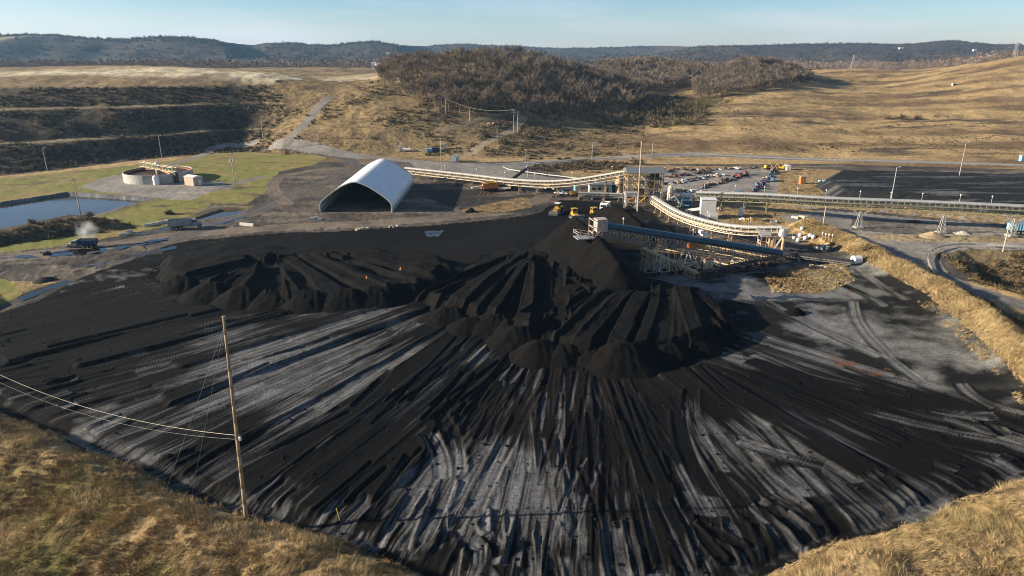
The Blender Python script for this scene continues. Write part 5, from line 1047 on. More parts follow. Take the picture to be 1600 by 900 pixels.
c = gp(300, 290); pu = thing('pump_shed', 'small tan metal shed right of the round thickener tank', 'shed', c + Vector((0, 2, 0)), R(-28)); m = MB(); m.box((0, 0, 1.7), (5.4, 4.4, 3.4)); m.build('wall', mat('tan_siding', (.42, .33, .25), .6, var=.1, dirt=(.3, .2, .13), dirt_amt=.4), pu)
m = MB(); m.prism([(-2.9, -2.4, 3.4), (-2.9, 0, 4.0), (-2.9, 2.4, 3.4), (-2.9, 0, 3.3)], (5.8, 0, 0)); m.build('roof', WPNT, pu); m = MB(); m.box((2.73, .6, 1.05), (.06, 1.0, 2.1)); m.build('door', WPNT, pu)
c = gp(228, 314); fl = thing('floating_pump', 'dark floating pump near the far end of the big pond', 'pump', (c.x, c.y, -1.3)); m = MB(); m.tube((-1.4, -.6, .1), (1.4, -.6, .1), .3, n=8); m.tube((-1.4, .6, .1), (1.4, .6, .1), .3, n=8); m.box((0, 0, .45), (1.8, 1.4, .12)); m.build('raft', DARK, fl); m = MB(); m.box((0, 0, .8), (.9, .7, .6)); m.build('motor', STEEL, fl)
# ---------------------------------------------------------------- small things on the ground
def block(px, py, rz, label, group, l=2.0, mt=None):
    o = thing('concrete_block', label, 'concrete block', gp(px, py), rz, group); m = MB(); m.prism([(-l / 2, -.4, 0), (-l / 2, .4, 0), (-l / 2, .22, .85), (-l / 2, -.22, .85)], (l, 0, 0)); m.build('body', mt or mat('pale_concrete', (.55, .52, .46), .9, dirt=(.2, .17, .14), dirt_amt=.5), o)
for px, py in ((192, 368), (202, 364), (231, 354), (240, 352), (249, 350), (256, 349), (264, 347)): block(px, py, R(30), 'pale concrete block in the row along the wet ditch behind the grey truck', 'concrete blocks along the ditch')
for px, py in ((382, 352), (390, 353)): block(px, py, R(-15), 'pale concrete barrier right of the grey truck at the haul road bend', 'barriers at the haul road bend', 3.0)
for px, py in ((488, 344), (494, 343), (500, 345)): block(px, py, R(10), 'small pale block beside the left foot of the white shed', 'blocks beside the shed', 1.4)
def rubble(px, py, label, mt, n=6, s=1.0, cat='rubble', name='rubble_heap'):
    c = gp(px, py); o = thing(name, label, cat, c); r = random.Random(int(px * 7 + py)); m = MB()
    for k in range(n):
        w_, d_, h_ = r.uniform(.5, 1.6) * s, r.uniform(.4, 1.0) * s, r.uniform(.3, .8) * s; m.box((r.uniform(-1.8, 1.8) * s, r.uniform(-1, 1) * s, h_ / 2), (w_, d_, h_), r.uniform(0, 3))
    m.build('pieces', mt, o); return o
rubble(565, 359, 'pale rubble at the road edge in front of the white shed', CREAM, 6, .9); rubble(614, 355, 'pale boulders on the road edge below the right corner of the shed', CONC, 6, .9); rubble(1248, 340, 'long pale rubble pile beside the road under the overland conveyor', CREAM, 9, 1.3); rubble(72, 397, 'dark debris on the muddy road left of the blue truck', DARK, 6, .9)
rubble(1275, 418, 'tan broken frame lying beside the yard entrance', TANP, 6, .9, 'scrap'); rubble(1288, 419, 'pale scrap beside the tan broken frame at the yard entrance', WPNT, 4, .6, 'scrap')
for px, py, k in ((695, 394, 'rear'), (573, 434, 'left'), (626, 420, 'middle')):
    x, y = P(px, py, 3.2); o = thing('traffic_cone', {'rear': 'tiny orange cone standing behind the left coal heap', 'left': 'tiny orange cone on top of the left coal heap, nearer its front', 'middle': 'tiny orange cone on the right part of the left coal heap'}[k], 'traffic cone', (x, y, gnd(x, y) if k == 'rear' else 2.9)); m = MB(); m.lathe([(.26, .05), (.05, .75), (0, .75)], 10); m.build('cone', mat('cone_orange', (.75, .22, .04), .5), o); m = MB(); m.box((0, 0, .03), (.6, .6, .06)); m.build('base', RUB, o)
c = gp(1337, 414); wr = thing('white_roll', 'big white roll lying on its side at the end of the dark conveyor bed', 'roll', c, R(8)); m = MB(); m.tube((-1.0, 0, 1.05), (1.0, 0, 1.05), 1.05, n=20); m.build('roll', WPNT, wr); m = MB(); m.tube((-1.04, 0, 1.05), (-.9, 0, 1.05), .3, n=10); m.build('core', DARK, wr)
# tail belt bed running right from the stacker
x, y = P(1222, 398, .8); x2, y2 = P(1330, 412, .6); conveyor('conveyor', 'low dark belt bed running from the stacking conveyor towards the white roll', [(x, y, 1.2), (x2, y2, 1.0)], 1.5, DARK, MATS['dull_steel'], legs=[.1, .3, .5, .7, .9], trussh=.5, hood=.2, gap=.35, hand=False)
# white bags, junk along the bank
for i, (px, py) in enumerate(((1241, 374), (1250, 371), (1247, 378), (1258, 376), (1265, 375), (1252, 366), (1270, 377))):
    o = thing('bulk_bag', 'white bulk bag in the cluster below the grassy bank', 'bulk bag', gp(px, py), i * .7, 'white bulk bags below the bank'); m = MB(); m.lathe([(0, 0), (.55, .05), (.65, .5), (.6, .95), (.25, 1.15), (0, 1.1)], 10); m.build('bag', mat('bag_white', (.45, .47, .50), .7), o, True)
for px, py in ((1283, 381), (1288, 383), (1293, 385), (1298, 387)):
    o = thing('marker_post', 'tan post with a white cap on the grassy bank', 'marker post', gp(px, py), 0, 'white capped posts on the bank'); m = MB(); m.tube((0, 0, 0), (0, 0, 2.0), .09, n=6); m.build('post', TANP, o); m = MB(); m.lathe([(.22, 2.0), (.22, 2.4), (0, 2.5)], 8); m.build('cap', WPNT, o)
rubble(1272, 386, 'heap of orange and red scrap below the capped posts', ORANGE, 7, 1.0, 'scrap', 'scrap_heap'); rubble(1284, 390, 'heap of grey scrap sheets below the capped posts', GALV, 7, 1.1, 'scrap', 'scrap_heap'); rubble(1212, 348, 'grey machine parts on the grass above the curving conveyor', STEEL, 6, .8, 'scrap', 'scrap_heap')
c = gp(1157, 337); o = thing('gas_tank', 'small white upright tank on the grass right of the tall box building', 'tank', c); m = MB(); m.lathe([(0, 0), (.75, 0), (.75, 1.9), (.4, 2.5), (.25, 2.9), (0, 2.9)], 12); m.build('shell', WPNT, o); m = MB(); m.lathe([(.85, 0), (.85, .2), (0, .2)], 12); m.build('plinth', CONC, o)
rubble(1118, 327, 'white machine parts on the grass behind the tall box building', WPNT, 7, .8, 'scrap', 'scrap_heap'); rubble(1172, 344, 'low yellow scrap on the grass right of the white upright tank', YEL, 5, .9, 'scrap', 'scrap_heap'); rubble(1160, 343, 'white planks on the grass below the upright tank', WPNT, 4, .8, 'scrap', 'scrap_heap'); rubble(1195, 345, 'dark scrap on the grass near the end of the curving conveyor', DARK, 6, .8, 'scrap', 'scrap_heap')
# by the access road at the foot of the hill
def booth(name, px, py, d, label, wall, cat, rz=0, roof=None):
    c = GP(px, py); o = thing(name, label, cat, c, rz); m = MB(); m.box((0, 0, d[2] / 2), d); m.build('wall', wall, o); m = MB(); m.box((0, 0, d[2] + .08), (d[0] + .3, d[1] + .3, .16)); m.build('roof', roof or GALV, o); m = MB(); m.box((d[0] * .2, -d[1] / 2 - .02, min(1.0, d[2] * .45)), (.8, .05, min(2.0, d[2] * .85))); m.build('door', STEEL, o); return o
booth('white_hut', 712, 252, (3.4, 2.6, 2.8), 'white hut at the junction of the access road and the dirt track', WPNT, 'hut'); booth('portable_toilet', 695, 233, (1.4, 1.4, 3.0), 'tall pale cabin at the foot of the wooded hill', LBLUE, 'cabin'); booth('portable_toilet', 625, 236, (1.3, 1.3, 2.8), 'narrow pale cabin left of the white tank below the grassy slope', WPNT, 'cabin')
c = GP(636, 237); o = thing('fuel_tank', 'white horizontal tank below the grassy hillside', 'tank', c); m = MB(); m.tube((-1.9, 0, 1.1), (1.9, 0, 1.1), .8, n=12); m.build('shell', WPNT, o)
for s in (-1.2, 1.2): m = MB(); m.box((s, 0, .35), (.3, 1.2, .7)); m.build('cradle', CONC, o)
def skip(px, py, label, mt, rz, group):
    o = thing('waste_skip', label, 'waste skip', GP(px, py), rz, group); m = MB(); m.add([(-1.5, -.9, .1), (1.5, -.9, .1), (1.5, .9, .1), (-1.5, .9, .1), (-2.0, -1.1, 1.6), (2.0, -1.1, 1.6), (2.0, 1.1, 1.6), (-2.0, 1.1, 1.6)], [(3, 2, 1, 0), (0, 1, 5, 4), (1, 2, 6, 5), (2, 3, 7, 6), (3, 0, 4, 7)]); m.build('bin', mt, o); m = MB(); m.box((0, 0, 1.66), (4.2, 2.4, .1)); m.build('lid', mt, o)
skip(671, 237, 'light blue waste skip, left of the two below the wooded hill', LBLUE, R(15), 'waste skips'); skip(681, 236, 'dark navy waste skip, right of the two below the wooded hill', NAVY, R(10), 'waste skips')
rubble(792, 199, 'stack of teal pipes beside the dirt track up to the wood', TEAL, 6, 1.4, 'pipes', 'pipe_stack'); rubble(766, 228, 'pale slab lying beside the dirt track', CREAM, 3, 1.1)
booth('green_container', 829, 172, (5.0, 2.5, 2.6), 'teal container at the top of the dirt track by the wood', TEAL, 'container', R(20)); booth('generator_box', 1253, 287, (2.0, 1.8, 3.0), 'orange tan cabinet on the grass left of the flat coal field', ORANGE, 'cabinet')
rubble(1284, 286, 'blue tarpaulin scraps on the left end of the flat coal field', LBLUE, 6, 1.3, 'tarpaulin', 'tarpaulin_heap'); booth('road_sign_box', 1597, 252, (2.4, 2.0, 2.6), 'light blue cabin beside the far road at the right edge', LBLUE, 'cabin')
rubble(1428, 347, 'dark machine on the gravel under the overland conveyor', DARK, 5, .9, 'machine', 'small_machine'); gh_ = [P(1456, 366, .6) + (1.4,), P(1462, 366, .6) + (1.3,)]
heap('gravel_heap', 'small tan gravel heap beside the pale support tower', 'gravel heap', ridge_f(gh_, .45), bbox(gh_, 5), .4, (.33, .25, .16)); gh2 = [P(1504, 363, .4) + (.8,)] * 2; heap('gravel_heap', 'tiny white gravel heap between the two pale support towers', 'gravel heap', ridge_f(gh2, .4), bbox(gh2, 4), .4, (.45, .41, .34))
# ---------------------------------------------------------------- scrap and parked machines in the equipment lot
PAL = {'rusty brown': (.12, .055, .035), 'dark grey': (.06, .06, .062), 'white': (.62, .62, .60), 'faded blue': (.06, .14, .24), 'red': (.30, .05, .04), 'tan': (.40, .30, .20), 'yellow': (.62, .40, .03), 'light blue': (.13, .23, .31), 'purple brown': (.12, .06, .07)}
PM_ = {k: mat('lot_' + k.replace(' ', '_'), v, .55, var=.25, dirt=(.07, .05, .04), dirt_amt=.6) for k, v in PAL.items()}; PROTO = {}
def lot_item(kind, colr):
    if (kind, colr) in PROTO: return PROTO[(kind, colr)]
    m, g, k, mt = MB(), MB(), MB(), PM_[colr]
    if kind == 'car':
        m.prism([(-2.2, -.85, .35), (2.2, -.85, .35), (2.15, -.85, .8), (1.0, -.85, .95), (-1.9, -.85, .95), (-2.2, -.85, .85)], (0, 1.7, 0)); m.prism([(-1.3, -.72, .95), (.9, -.72, .95), (.3, -.66, 1.45), (-.9, -.66, 1.45)], (0, 1.4, 0)); g.prism([(-1.1, -.76, 1.0), (.6, -.76, 1.0), (.2, -.70, 1.38), (-.8, -.70, 1.38)], (0, 1.5, 0))
        for a in (-1.4, 1.4):
            for s in (-.8, .8): k.tube((a, s - .12, .33), (a, s + .12, .33), .33, n=8)
    elif kind == 'container':
        m.box((0, 0, 1.3), (5.6, 2.3, 2.5))
        for i in range(9): m.box((-2.6 + i * .65, -1.17, 1.3), (.12, .06, 2.3)); m.box((-2.6 + i * .65, 1.17, 1.3), (.12, .06, 2.3))
        g.box((2.82, 0, 1.3), (.05, 2.1, 2.3)); k.box((0, 0, .04), (5.4, 2.0, .08))
    elif kind == 'machine':
        m.box((-.4, 0, 1.3), (3.0, 2.2, 1.1)); m.prism([(-1.9, -.9, 1.85), (-.4, -.9, 1.85), (-.4, -.9, 2.5), (-1.6, -.9, 2.6)], (0, 1.8, 0)); m.bar((.6, .6, 1.6), (2.6, .6, 3.6), .35); m.bar((2.6, .6, 3.6), (3.6, .6, 1.2), .28); g.box((.3, -.5, 2.3), (1.1, 1.0, 1.1))
        for s in (-1.0, 1.0): k.prism([(-1.9, s - .3, .4), (-1.5, s - .3, 0), (1.3, s - .3, 0), (1.7, s - .3, .4), (1.3, s - .3, .8), (-1.5, s - .3, .8)], (0, .6, 0))
    else:  # trailer / scrap frame
        m.box((0, 0, .8), (5.4, 1.9, .25)); m.box((-1.2, .2, 1.3), (1.6, 1.3, .9)); m.bar((1.0, -.5, .9), (2.4, .6, 1.9), .4); m.tube((.6, -.8, 1.2), (.6, .8, 1.2), .5, n=8); g.box((1.7, .3, 1.1), (.9, .9, .5))
        for a in (-1.8, -.8):
            for s in (-.8, .8): k.tube((a, s - .15, .42), (a, s + .15, .42), .42, n=8)
    o = multi({'car': 'scrap_car', 'container': 'container', 'machine': 'excavator', 'trailer': 'scrap_trailer'}[kind], [(m, mt), (g, GLASS if kind == 'car' else DARK), (k, RUB)]); PROTO[(kind, colr)] = o; return o
r = random.Random(5); seen = set()
ROWS = [('far edge row', (1042, 266.5), (1180, 263.5), 24, ['trailer', 'car', 'car'], ['purple brown', 'rusty brown', 'dark grey', 'white'], .9),
        ('second row', (1042, 277), (1108, 270), 20, ['trailer', 'car', 'car'], ['purple brown', 'dark grey', 'rusty brown'], .9), ('third row', (1038, 289), (1130, 274), 34, ['car', 'trailer', 'car'], ['dark grey', 'faded blue', 'rusty brown', 'white', 'tan'], .9),
        ('fourth row', (1096, 294), (1168, 273), 34, ['machine', 'trailer', 'car', 'car'], ['rusty brown', 'faded blue', 'dark grey', 'tan', 'red', 'dark grey'], .95), ('right edge row', (1176, 301), (1211, 268), 36, ['machine', 'trailer', 'car', 'car'], ['purple brown', 'rusty brown', 'faded blue', 'dark grey', 'tan'], .95),
        ('front row', (1056, 298.5), (1150, 306), 16, ['container', 'car', 'car'], ['tan', 'white', 'dark grey', 'rusty brown'], .85)]
from collections import Counter, defaultdict
plan = []
for rn, a, b, n, kinds, cols, sc in ROWS:
    for i in range(n):
        t = (i + .5 + r.uniform(-.35, .35)) / n; plan.append((rn, r.choice(kinds), r.choice(cols), a[0] + (b[0] - a[0]) * t + r.uniform(-3, 3), a[1] + (b[1] - a[1]) * t + r.uniform(-1.4, 1.4), r.choice([R(20), R(110), R(-60), R(5)]) + r.uniform(-.4, .4), sc * r.uniform(.5, .68)))
plan += [('far edge row', 'machine', 'yellow', 1199, 264.5, .3, .75), ('far edge row', 'machine', 'yellow', 1220, 264.5, 2.8, .75), ('far edge row', 'container', 'white', 1230, 265, 1.5, .8), ('front row', 'container', 'light blue', 1152, 306, R(5), .7), ('far edge row', 'container', 'white', 1032, 269, .3, .8), ('right edge row', 'container', 'light blue', 1206, 283, 1.2, .55)]
cnt = Counter((p[0], p[1], p[2]) for p in plan); KN = {'car': 'scrap car', 'container': 'shipping container', 'machine': 'old excavator', 'trailer': 'scrap trailer'}; used = set()
for rn, kd, cl, px, py, rz, sc in plan:
    p_ = lot_item(kd, cl); lab = f'{cl} {KN[kd]} in the {rn} of the equipment lot'; loc = gp(px, py)
    if (kd, cl) in used: o = copy_tree(p_)
    else: o = p_; used.add((kd, cl))
    o.location = loc; o.rotation_euler = (0, 0, rz); o.scale = (sc,) * 3; tag(o, lab, KN[kd].split()[-1], f'{cl} {KN[kd]}s in the {rn}' if cnt[(rn, kd, cl)] > 1 else 'parked scrap in the equipment lot')
# ================================================================ poles, wires, rails
def pole(label, px, pyb, pyt, kind='pole', group=None, base=None, lean=0.0, r0=.17):
    b = base or GP(px, pyb); dep = ray(px, pyt); t = b.y / dep[1]; h = max(3.0, CAMH + dep[2] * t - b.z); o = thing('utility_pole' if kind != 'lamp' else 'lamp_post', label, 'lamp post' if kind == 'lamp' else 'utility pole', b, 0, group)
    far = b.y > 150; r0 = r0 * (1.0 if not far else 1.15); mt = mat('lamp_post_steel', (.30, .30, .29), .6) if kind == 'lamp' else mat('grey_pole_wood', (.40, .34, .26), .85, scale=1.0) if far else WOOD
    m = MB(); m.tube((0, 0, -.3), (lean * h, 0, h), r0, r0 * .62, 8); m.build('post', mt, o)
    if kind in ('cross', 'transformer', 'double'):
        for k, z_ in enumerate((h - .5, h - 1.7)[:2 if kind == 'double' else 1]):
            m = MB(); m.bar((-1.2, -.15, z_), (1.2, .15, z_), .14, .18); m.build('crossarm', mt, o)
            for s in (-1.05, -.4, .4, 1.05): m = MB(); m.lathe([(.09, 0), (.11, .12), (.05, .3), (0, .3)], 6, (s, s * .12, z_ + .09)); m.build('insulator', CREAM, o)
    if kind == 'transformer': m = MB(); m.lathe([(0, h - 3.2), (.42, h - 3.2), (.42, h - 2.1), (.2, h - 1.9), (0, h - 1.9)], 10, (.6, 0, 0)); m.build('transformer', GALV, o); m = MB(); m.lathe([(0, h - 3.2), (.36, h - 3.2), (.36, h - 2.2), (0, h - 2.1)], 10, (-.6, 0, 0)); m.build('transformer', GALV, o)
    if kind == 'lamp':
        m = MB(); m.bar((0, 0, h - .1), (.9, 0, h + .1), .1); m.build('lamp_arm', GALV, o); m = MB(); m.box((1.0, 0, h + .05), (.7, .35, .2)); m.build('lamp_head', WPNT, o)
    return o, Vector((b.x + lean * h, b.y, b.z + h))
PL = [('slim grey lamp post on the lawn before the lowest terrace, far left', 74, 266, 231, 'lamp'), ('tall pole against the terraces behind the round tank', 253, 246, 212, 'lamp'), ('wooden pole carrying two transformers on the lawn', 366, 283, 240, 'transformer'), ('tall wooden pole with crossarm between big pond and dark bank', 126, 335, 279, 'cross'),
      ('pale lamp post on the slope left of the grey uphill road', 411, 216, 182, 'lamp'), ('thin pole right beside the foot of the grey uphill road', 466, 230, 196, 'pole'), ('thin pole on the brown slope right of the uphill road', 498, 217, 187, 'pole'), ('wooden pole with short crossarm behind the conveyor near the white hut', 690, 266, 216, 'cross'),
      ('pale pole at the left edge of the wood on the hill', 697, 179, 154, 'pole'), ('short pole at the start of the upper track below the wood', 734, 188, 171, 'pole'), ('pole with crossarm beside the lower dirt track', 777, 234, 197, 'cross'), ('left pole of the pair with crossarms at the top of the dirt track', 803, 207, 171, 'double'), ('right pole of the pair with crossarms at the top of the dirt track', 809, 206, 174, 'double'),
      ('left pole of the close pair beside the junction guardrail', 822, 257, 232, 'pole'), ('right taller pole of the close pair beside the junction guardrail', 825, 276, 240, 'pole'), ('bright pole with a white lamp at the foot of the dark wood', 841, 168, 145, 'lamp'), ('thin pole in the shade of the wood, second from the bright lamp', 892, 173, 152, 'pole'),
      ('slim pole beside the far road behind the plant', 925, 250, 223, 'lamp'), ('short thin pole in the shade at the valley floor', 932, 170, 158, 'pole'), ('bright thin pole before the dark end of the wood', 965, 171, 150, 'pole'), ('last thin pole at the right end of the shaded wood', 994, 163, 149, 'pole'), ('slim pole beside the far road right of the plant roof', 1019, 242, 222, 'pole'),
      ('tall pale lamp post in front of the flat coal field', 1392, 314, 261, 'lamp'), ('tall lamp post behind the flat coal field on the right', 1499, 274, 222, 'lamp'), ('slim pole at the gravel road junction behind the grassy bank', 1286, 352, 322, 'pole'), ('wooden pole beside the curved guardrail on the right', 1567, 393, 348, 'pole')]
TOPS = {}
for lab, px, b, t, k in PL: o, tp = pole(lab, px, b, t, k); TOPS[(px, b)] = tp
bs = P3(996, 330, 0); bs.z = 0; pole('tall bare brown pole standing in front of the plant tower', 998, 330, 221, 'pole', None, bs, 0, .24)
# the big foreground pole
fb = GP(385, 812); fo, ftop = pole('tall leaning wooden pole on the grassy bank in the foreground', 351, 812, 494, 'none', None, fb, -.0, .21)
for ch in list(fo.children): bpy.data.objects.remove(ch)
d0 = ray(349, 494); tt = (fb.y + .6) / d0[1]; ftop = Vector((d0[0] * tt, d0[1] * tt, CAMH + d0[2] * tt)); axis = ftop - fb
m = MB(); k = 12
for i in range(k): m.tube(axis * (i / k) - (Vector((0, 0, .4)) if i == 0 else Vector()), axis * ((i + 1) / k), .23 - .10 * i / k, .23 - .10 * (i + 1) / k, 12)
m.build('post', WOOD, fo, True)
wz = axis * .437; m = MB(); m.box(tuple(wz + Vector((.05, 0, 0))), (.55, .3, .12)); m.box(tuple(wz + Vector((.05, 0, -.5))), (.5, .25, .1)); m.build('bracket', STEEL, fo)
m = MB(); m.lathe([(0, 0), (.09, 0), (.15, .12), (.15, .45), (.08, .55), (0, .55)], 10, tuple(wz + Vector((.34, -.1, -.6)))); m.build('insulator', WPNT, fo)
m = MB(); m.box(tuple(axis * .998), (.3, .3, .08)); m.build('cap', GALV, fo)
for z_ in (.2, .3, .52, .64, .76, .88): m = MB(); c_ = axis * z_; m.lathe([(.235 - .1 * z_, -.04), (.24 - .1 * z_, 0), (.235 - .1 * z_, .04)], 10, tuple(c_)); m.build('band', STEEL, fo)
def wire(name, label, a, b, sag, r=.02, cat='wire', mt=None, n=18, group=None):
    a = Vector(a); b = Vector(b); pts = []
    for i in range(n + 1):
        t = i / n; p_ = a.lerp(b, t); p_.z -= sag * 4 * t * (1 - t); pts.append(p_)
    m = MB(); m.path(pts, r, 5); o = m.build(name, mt or STEEL); return tag(o, label, cat, group)
wp = fb + wz; CW = mat('pale_cable', (.40, .37, .29), .6)
d0 = ray(-40, 566); tt = 96 / d0[1]; wire('power_cable', 'pale thick cable sagging from the foreground pole to the left edge', wp, (d0[0] * tt, d0[1] * tt, CAMH + d0[2] * tt), 2.2, .024, 'cable', CW, 24)
d0 = ray(-40, 574); tt = 96 / d0[1]; wire('power_cable', 'thin dark cable hanging just below the pale thick cable', wp - Vector((0, 0, .5)), (d0[0] * tt, d0[1] * tt, CAMH + d0[2] * tt - .5), 2.4, .014, 'cable', STEEL, 24)
for (px, py), t_, lab in (((250, 790), .96, 'leftmost thin guy wire from the top of the foreground pole'), ((300, 772), .96, 'thin guy wire left of the foreground pole'), ((377, 795), .96, 'thin guy wire right of the foreground pole')):
    e = GP(px, py); wire('guy_wire', lab, fb + axis * t_, e, .1, .011, 'guy wire', STEEL, 4)
m = MB(); e = GP(531, 815); m.tube((0, 0, 0), (-.25, 0, 1.6), .05, n=6); o = thing('guy_marker', 'thin yellow marker rod at the edge of the bank', 'marker', e); m.build('rod', mat('rod_yellow', (.6, .5, .06), .6), o)
wire('power_line', 'thin line hanging from the wood to the paired poles', TOPS[(697, 179)], TOPS[(803, 207)], 3.0, .07, 'power line', CW); wire('power_line', 'thin line crossing from the paired poles into the dark wood', TOPS[(803, 207)], TOPS[(841, 168)], 1.5, .05, 'power line', STEEL)
def rail(label, pix, post=4.0, h=.75, name='guardrail', mt=None, th=.3):
    Q = [GP(*p) for p in pix]; Q = resample(Q, 2.0); o = thing(name, label, 'guardrail', Q[0]); O = o.location; m = MB(O)
    for q in Q: q.z = gnd(q.x, q.y)
    for a, b in zip(Q, Q[1:]): m.bar(a + Vector((0, 0, h)), b + Vector((0, 0, h)), .08, th)
    m.build('rail', mt or GALV, o); m = MB(O); acc = 0
    for a, b in zip(Q, Q[1:]):
        acc += (b - a).length
        if acc > post: acc = 0; m.bar(a, a + Vector((0, 0, h)), .14)
    k = m.build('posts', WOOD, o)
rail('long guardrail along the far road below the tan field', [(1015, 245.5), (1080, 243.5), (1200, 248), (1400, 254.5), (1600, 260.5), (1720, 264)]); rail('white guardrail running from the road junction down to the conveyor', [(786, 263), (800, 268), (850, 275), (900, 281), (932, 286)], th=.35, h=.8)
rail('curved guardrail round the brushy hollow at the right edge', [(1461, 434), (1452, 420), (1449, 406), (1456, 395), (1480, 388), (1510, 386), (1540, 386.5), (1580, 389), (1700, 396)], 3.0, .85, mt=GALV, th=.4); rail('thin guardrail along the far road behind the plant', [(740, 259.5), (800, 259), (880, 254), (960, 248.5)])
# ---------------------------------------------------------------- far things
def house(px, y, d, label, wall, roofm, name='farm_building', rz=0, cat='building'):
    x, _ = PD(px, y, 30); z_ = gnd(x, y); o = thing(name, label, cat, (x, y, z_), rz); m = MB(); m.box((0, 0, d[2] / 2), d); m.build('wall', wall, o); m = MB(); a, b = d[0] / 2 + .4, d[1] / 2 + .5; m.prism([(-a, -b, d[2]), (-a, 0, d[2] + d[1] * .28), (-a, b, d[2])], (2 * a, 0, 0)); m.build('roof', roofm, o)
    for k in range(max(2, int(d[0] / 5))): m = MB(); m.box((-d[0] / 2 + d[0] * (k + .5) / max(2, int(d[0] / 5)), -d[1] / 2 - .04, d[2] * .5), (1.4, .08, 1.4)); m.build('window', GLASS, o)
    return o
def far_at(px, py):                    # first land point seen there beyond the hill crest
    return PT(px, py)
house(601, 830, (20, 9, 4.5), 'long red sided farm building with pale roof beyond the left plateau', RED, WPNT); house(585, 845, (5, 5, 7), 'small pale building left of the red sided farm building', WPNT, GALV)
for px, py, lab in ((1405, 77, 'large pale house on the far wooded hill'), (1520, 80, 'small white house in the far wood on the right'), (1212, 71, 'tiny white house on the far ridge'), (607, 86, 'tiny pale house at the foot of the far hills')):
    q = PT(px, py); house(px, q.y, (16 if px == 1405 else 11, 9, 5), lab, WPNT, GALV)
house(1493, PT(1493, 133).y, (3, 2, 1.6), 'tiny white shelter on the tan field', WPNT, GALV, 'field_shelter', 0, 'shelter')
def pylon(px, y, pyt, label):
    x, _ = PD(px, y, 30); z_ = gnd(x, y); d = ray(px, pyt); h = CAMH + d[2] * y / d[1] - z_; h = max(h, 16); o = thing('power_pylon', label, 'pylon', (x, y, z_)); m = MB(); w_ = h * .11
    for sx in (-1, 1):
        for sy in (-1, 1): m.bar((sx * w_, sy * w_, 0), (sx * w_ * .18, sy * w_ * .18, h), .3)
    for i in range(6):
        a, c = i / 6, (i + 1) / 6; ra, rc = w_ * (1 - .82 * a), w_ * (1 - .82 * c)
        for s in (-1, 1): m.bar((-ra, s * ra, h * a), (rc, s * rc, h * c), .16); m.bar((ra, s * ra, h * a), (-rc, s * rc, h * c), .16)
    m.build('lattice', mat('pylon_steel', (.42, .42, .40), .5), o)
    for z2 in (.78, .92): m = MB(); m.bar((-h * .2, 0, h * z2), (h * .2, 0, h * z2), .3); m.build('crossarm', MATS['pylon_steel'], o)
    return Vector((x, y, z_ + h * .9))
t1 = pylon(1331, 860, 86, 'lattice power pylon at the edge of the wood, left of the pair'); t2 = pylon(1580, 760, 72, 'lattice power pylon behind the tan hill crest on the right'); PLW = mat('line_grey', (.3, .3, .3), .6)
wire('power_line', 'long sagging power line between the two far pylons', t1, t2, 22, .08, 'power line', PLW, 24); wire('power_line', 'power line running left from the far pylon over the wood', t1, Vector((*PD(1140, 800, 30), 44)), 12, .07, 'power line', PLW); wire('power_line', 'power line leaving the right pylon to the edge', t2, Vector((*PD(1700, 720, 30), 62)), 5, .07, 'power line', PLW)
# ================================================================ trees and scrub
def veg_mat(name, col, var=.35):
    m = bpy.data.materials.new(name); n, l, b = nodes(m); b.inputs['Roughness'].default_value = .95; b.inputs['Specular IOR Level'].default_value = .1
    a = n.new('ShaderNodeAttribute'); a.attribute_name = 'albedo'; oi = n.new('ShaderNodeObjectInfo'); mr = n.new('ShaderNodeMapRange'); mr.inputs[3].default_value = 1 - var; mr.inputs[4].default_value = 1 + var
    k = n.new('ShaderNodeVectorMath'); k.operation = 'SCALE'; l.new(oi.outputs['Random'], mr.inputs[0]); l.new(a.outputs['Color'], k.inputs[0]); l.new(mr.outputs[0], k.inputs['Scale']); l.new(k.outputs[0], b.inputs['Base Color']); return m
VM = veg_mat('bare_twigs', None); VS = veg_mat('vegetation_mass', None, 0.0)
def slivers(P0, Dv, Ln, Wd, r):              # thin triangles: base points, directions, lengths, widths
    D = Dv / np.linalg.norm(Dv, axis=1, keepdims=True); q = r.normal(size=D.shape); S = np.cross(D, q); S /= np.linalg.norm(S, axis=1, keepdims=True)
    a = P0 - S * Wd[:, None] / 2; b = P0 + S * Wd[:, None] / 2; c = P0 + D * Ln[:, None]; return np.stack([a, b, c], 1)
def tree_template(seed, h=12.0, ntw=420, wide=1.0, tw=.10):
    r = np.random.default_rng(seed); m = MB(); py = random.Random(seed); tips = []
    def grow(p, d, ln, rad, lv):
        q = p + d * ln; m.tube(p, q, rad, rad * .62, 5 if lv < 2 else 4); tips.append((p, q, lv))
        if lv >= 3: return
        for _ in range(py.choice((2, 3, 3)) if lv else 4):
            a = py.uniform(0, 6.28); s = py.uniform(.35, .75) * wide; nd = (d * 1.0 + Vector((math.cos(a), math.sin(a), py.uniform(-.1, .5))) * s).normalized(); grow(p.lerp(q, py.uniform(.6, 1.0)), nd, ln * py.uniform(.62, .82), rad * .55, lv + 1)
    grow(Vector((0, 0, -.5)), Vector((py.uniform(-.06, .06), py.uniform(-.06, .06), 1)).normalized(), h * .36, .20, 0)
    T = [t for t in tips if t[2] >= 1]; idx = r.integers(0, len(T), ntw); A_ = np.array([T[i][0] for i in idx]); B_ = np.array([T[i][1] for i in idx]); t = r.random(ntw)[:, None]
    P0 = A_ + (B_ - A_) * t; dv = (B_ - A_); dv = dv / np.linalg.norm(dv, axis=1, keepdims=True) + r.normal(size=(ntw, 3)) * .55 + np.array([0, 0, .35]); Tr = slivers(P0, dv, r.uniform(.9, 2.1, ntw) * h / 12, np.full(ntw, tw), r)
    k = h / max(1e-6, Tr[:, :, 2].max()); return m, Tr * k, k
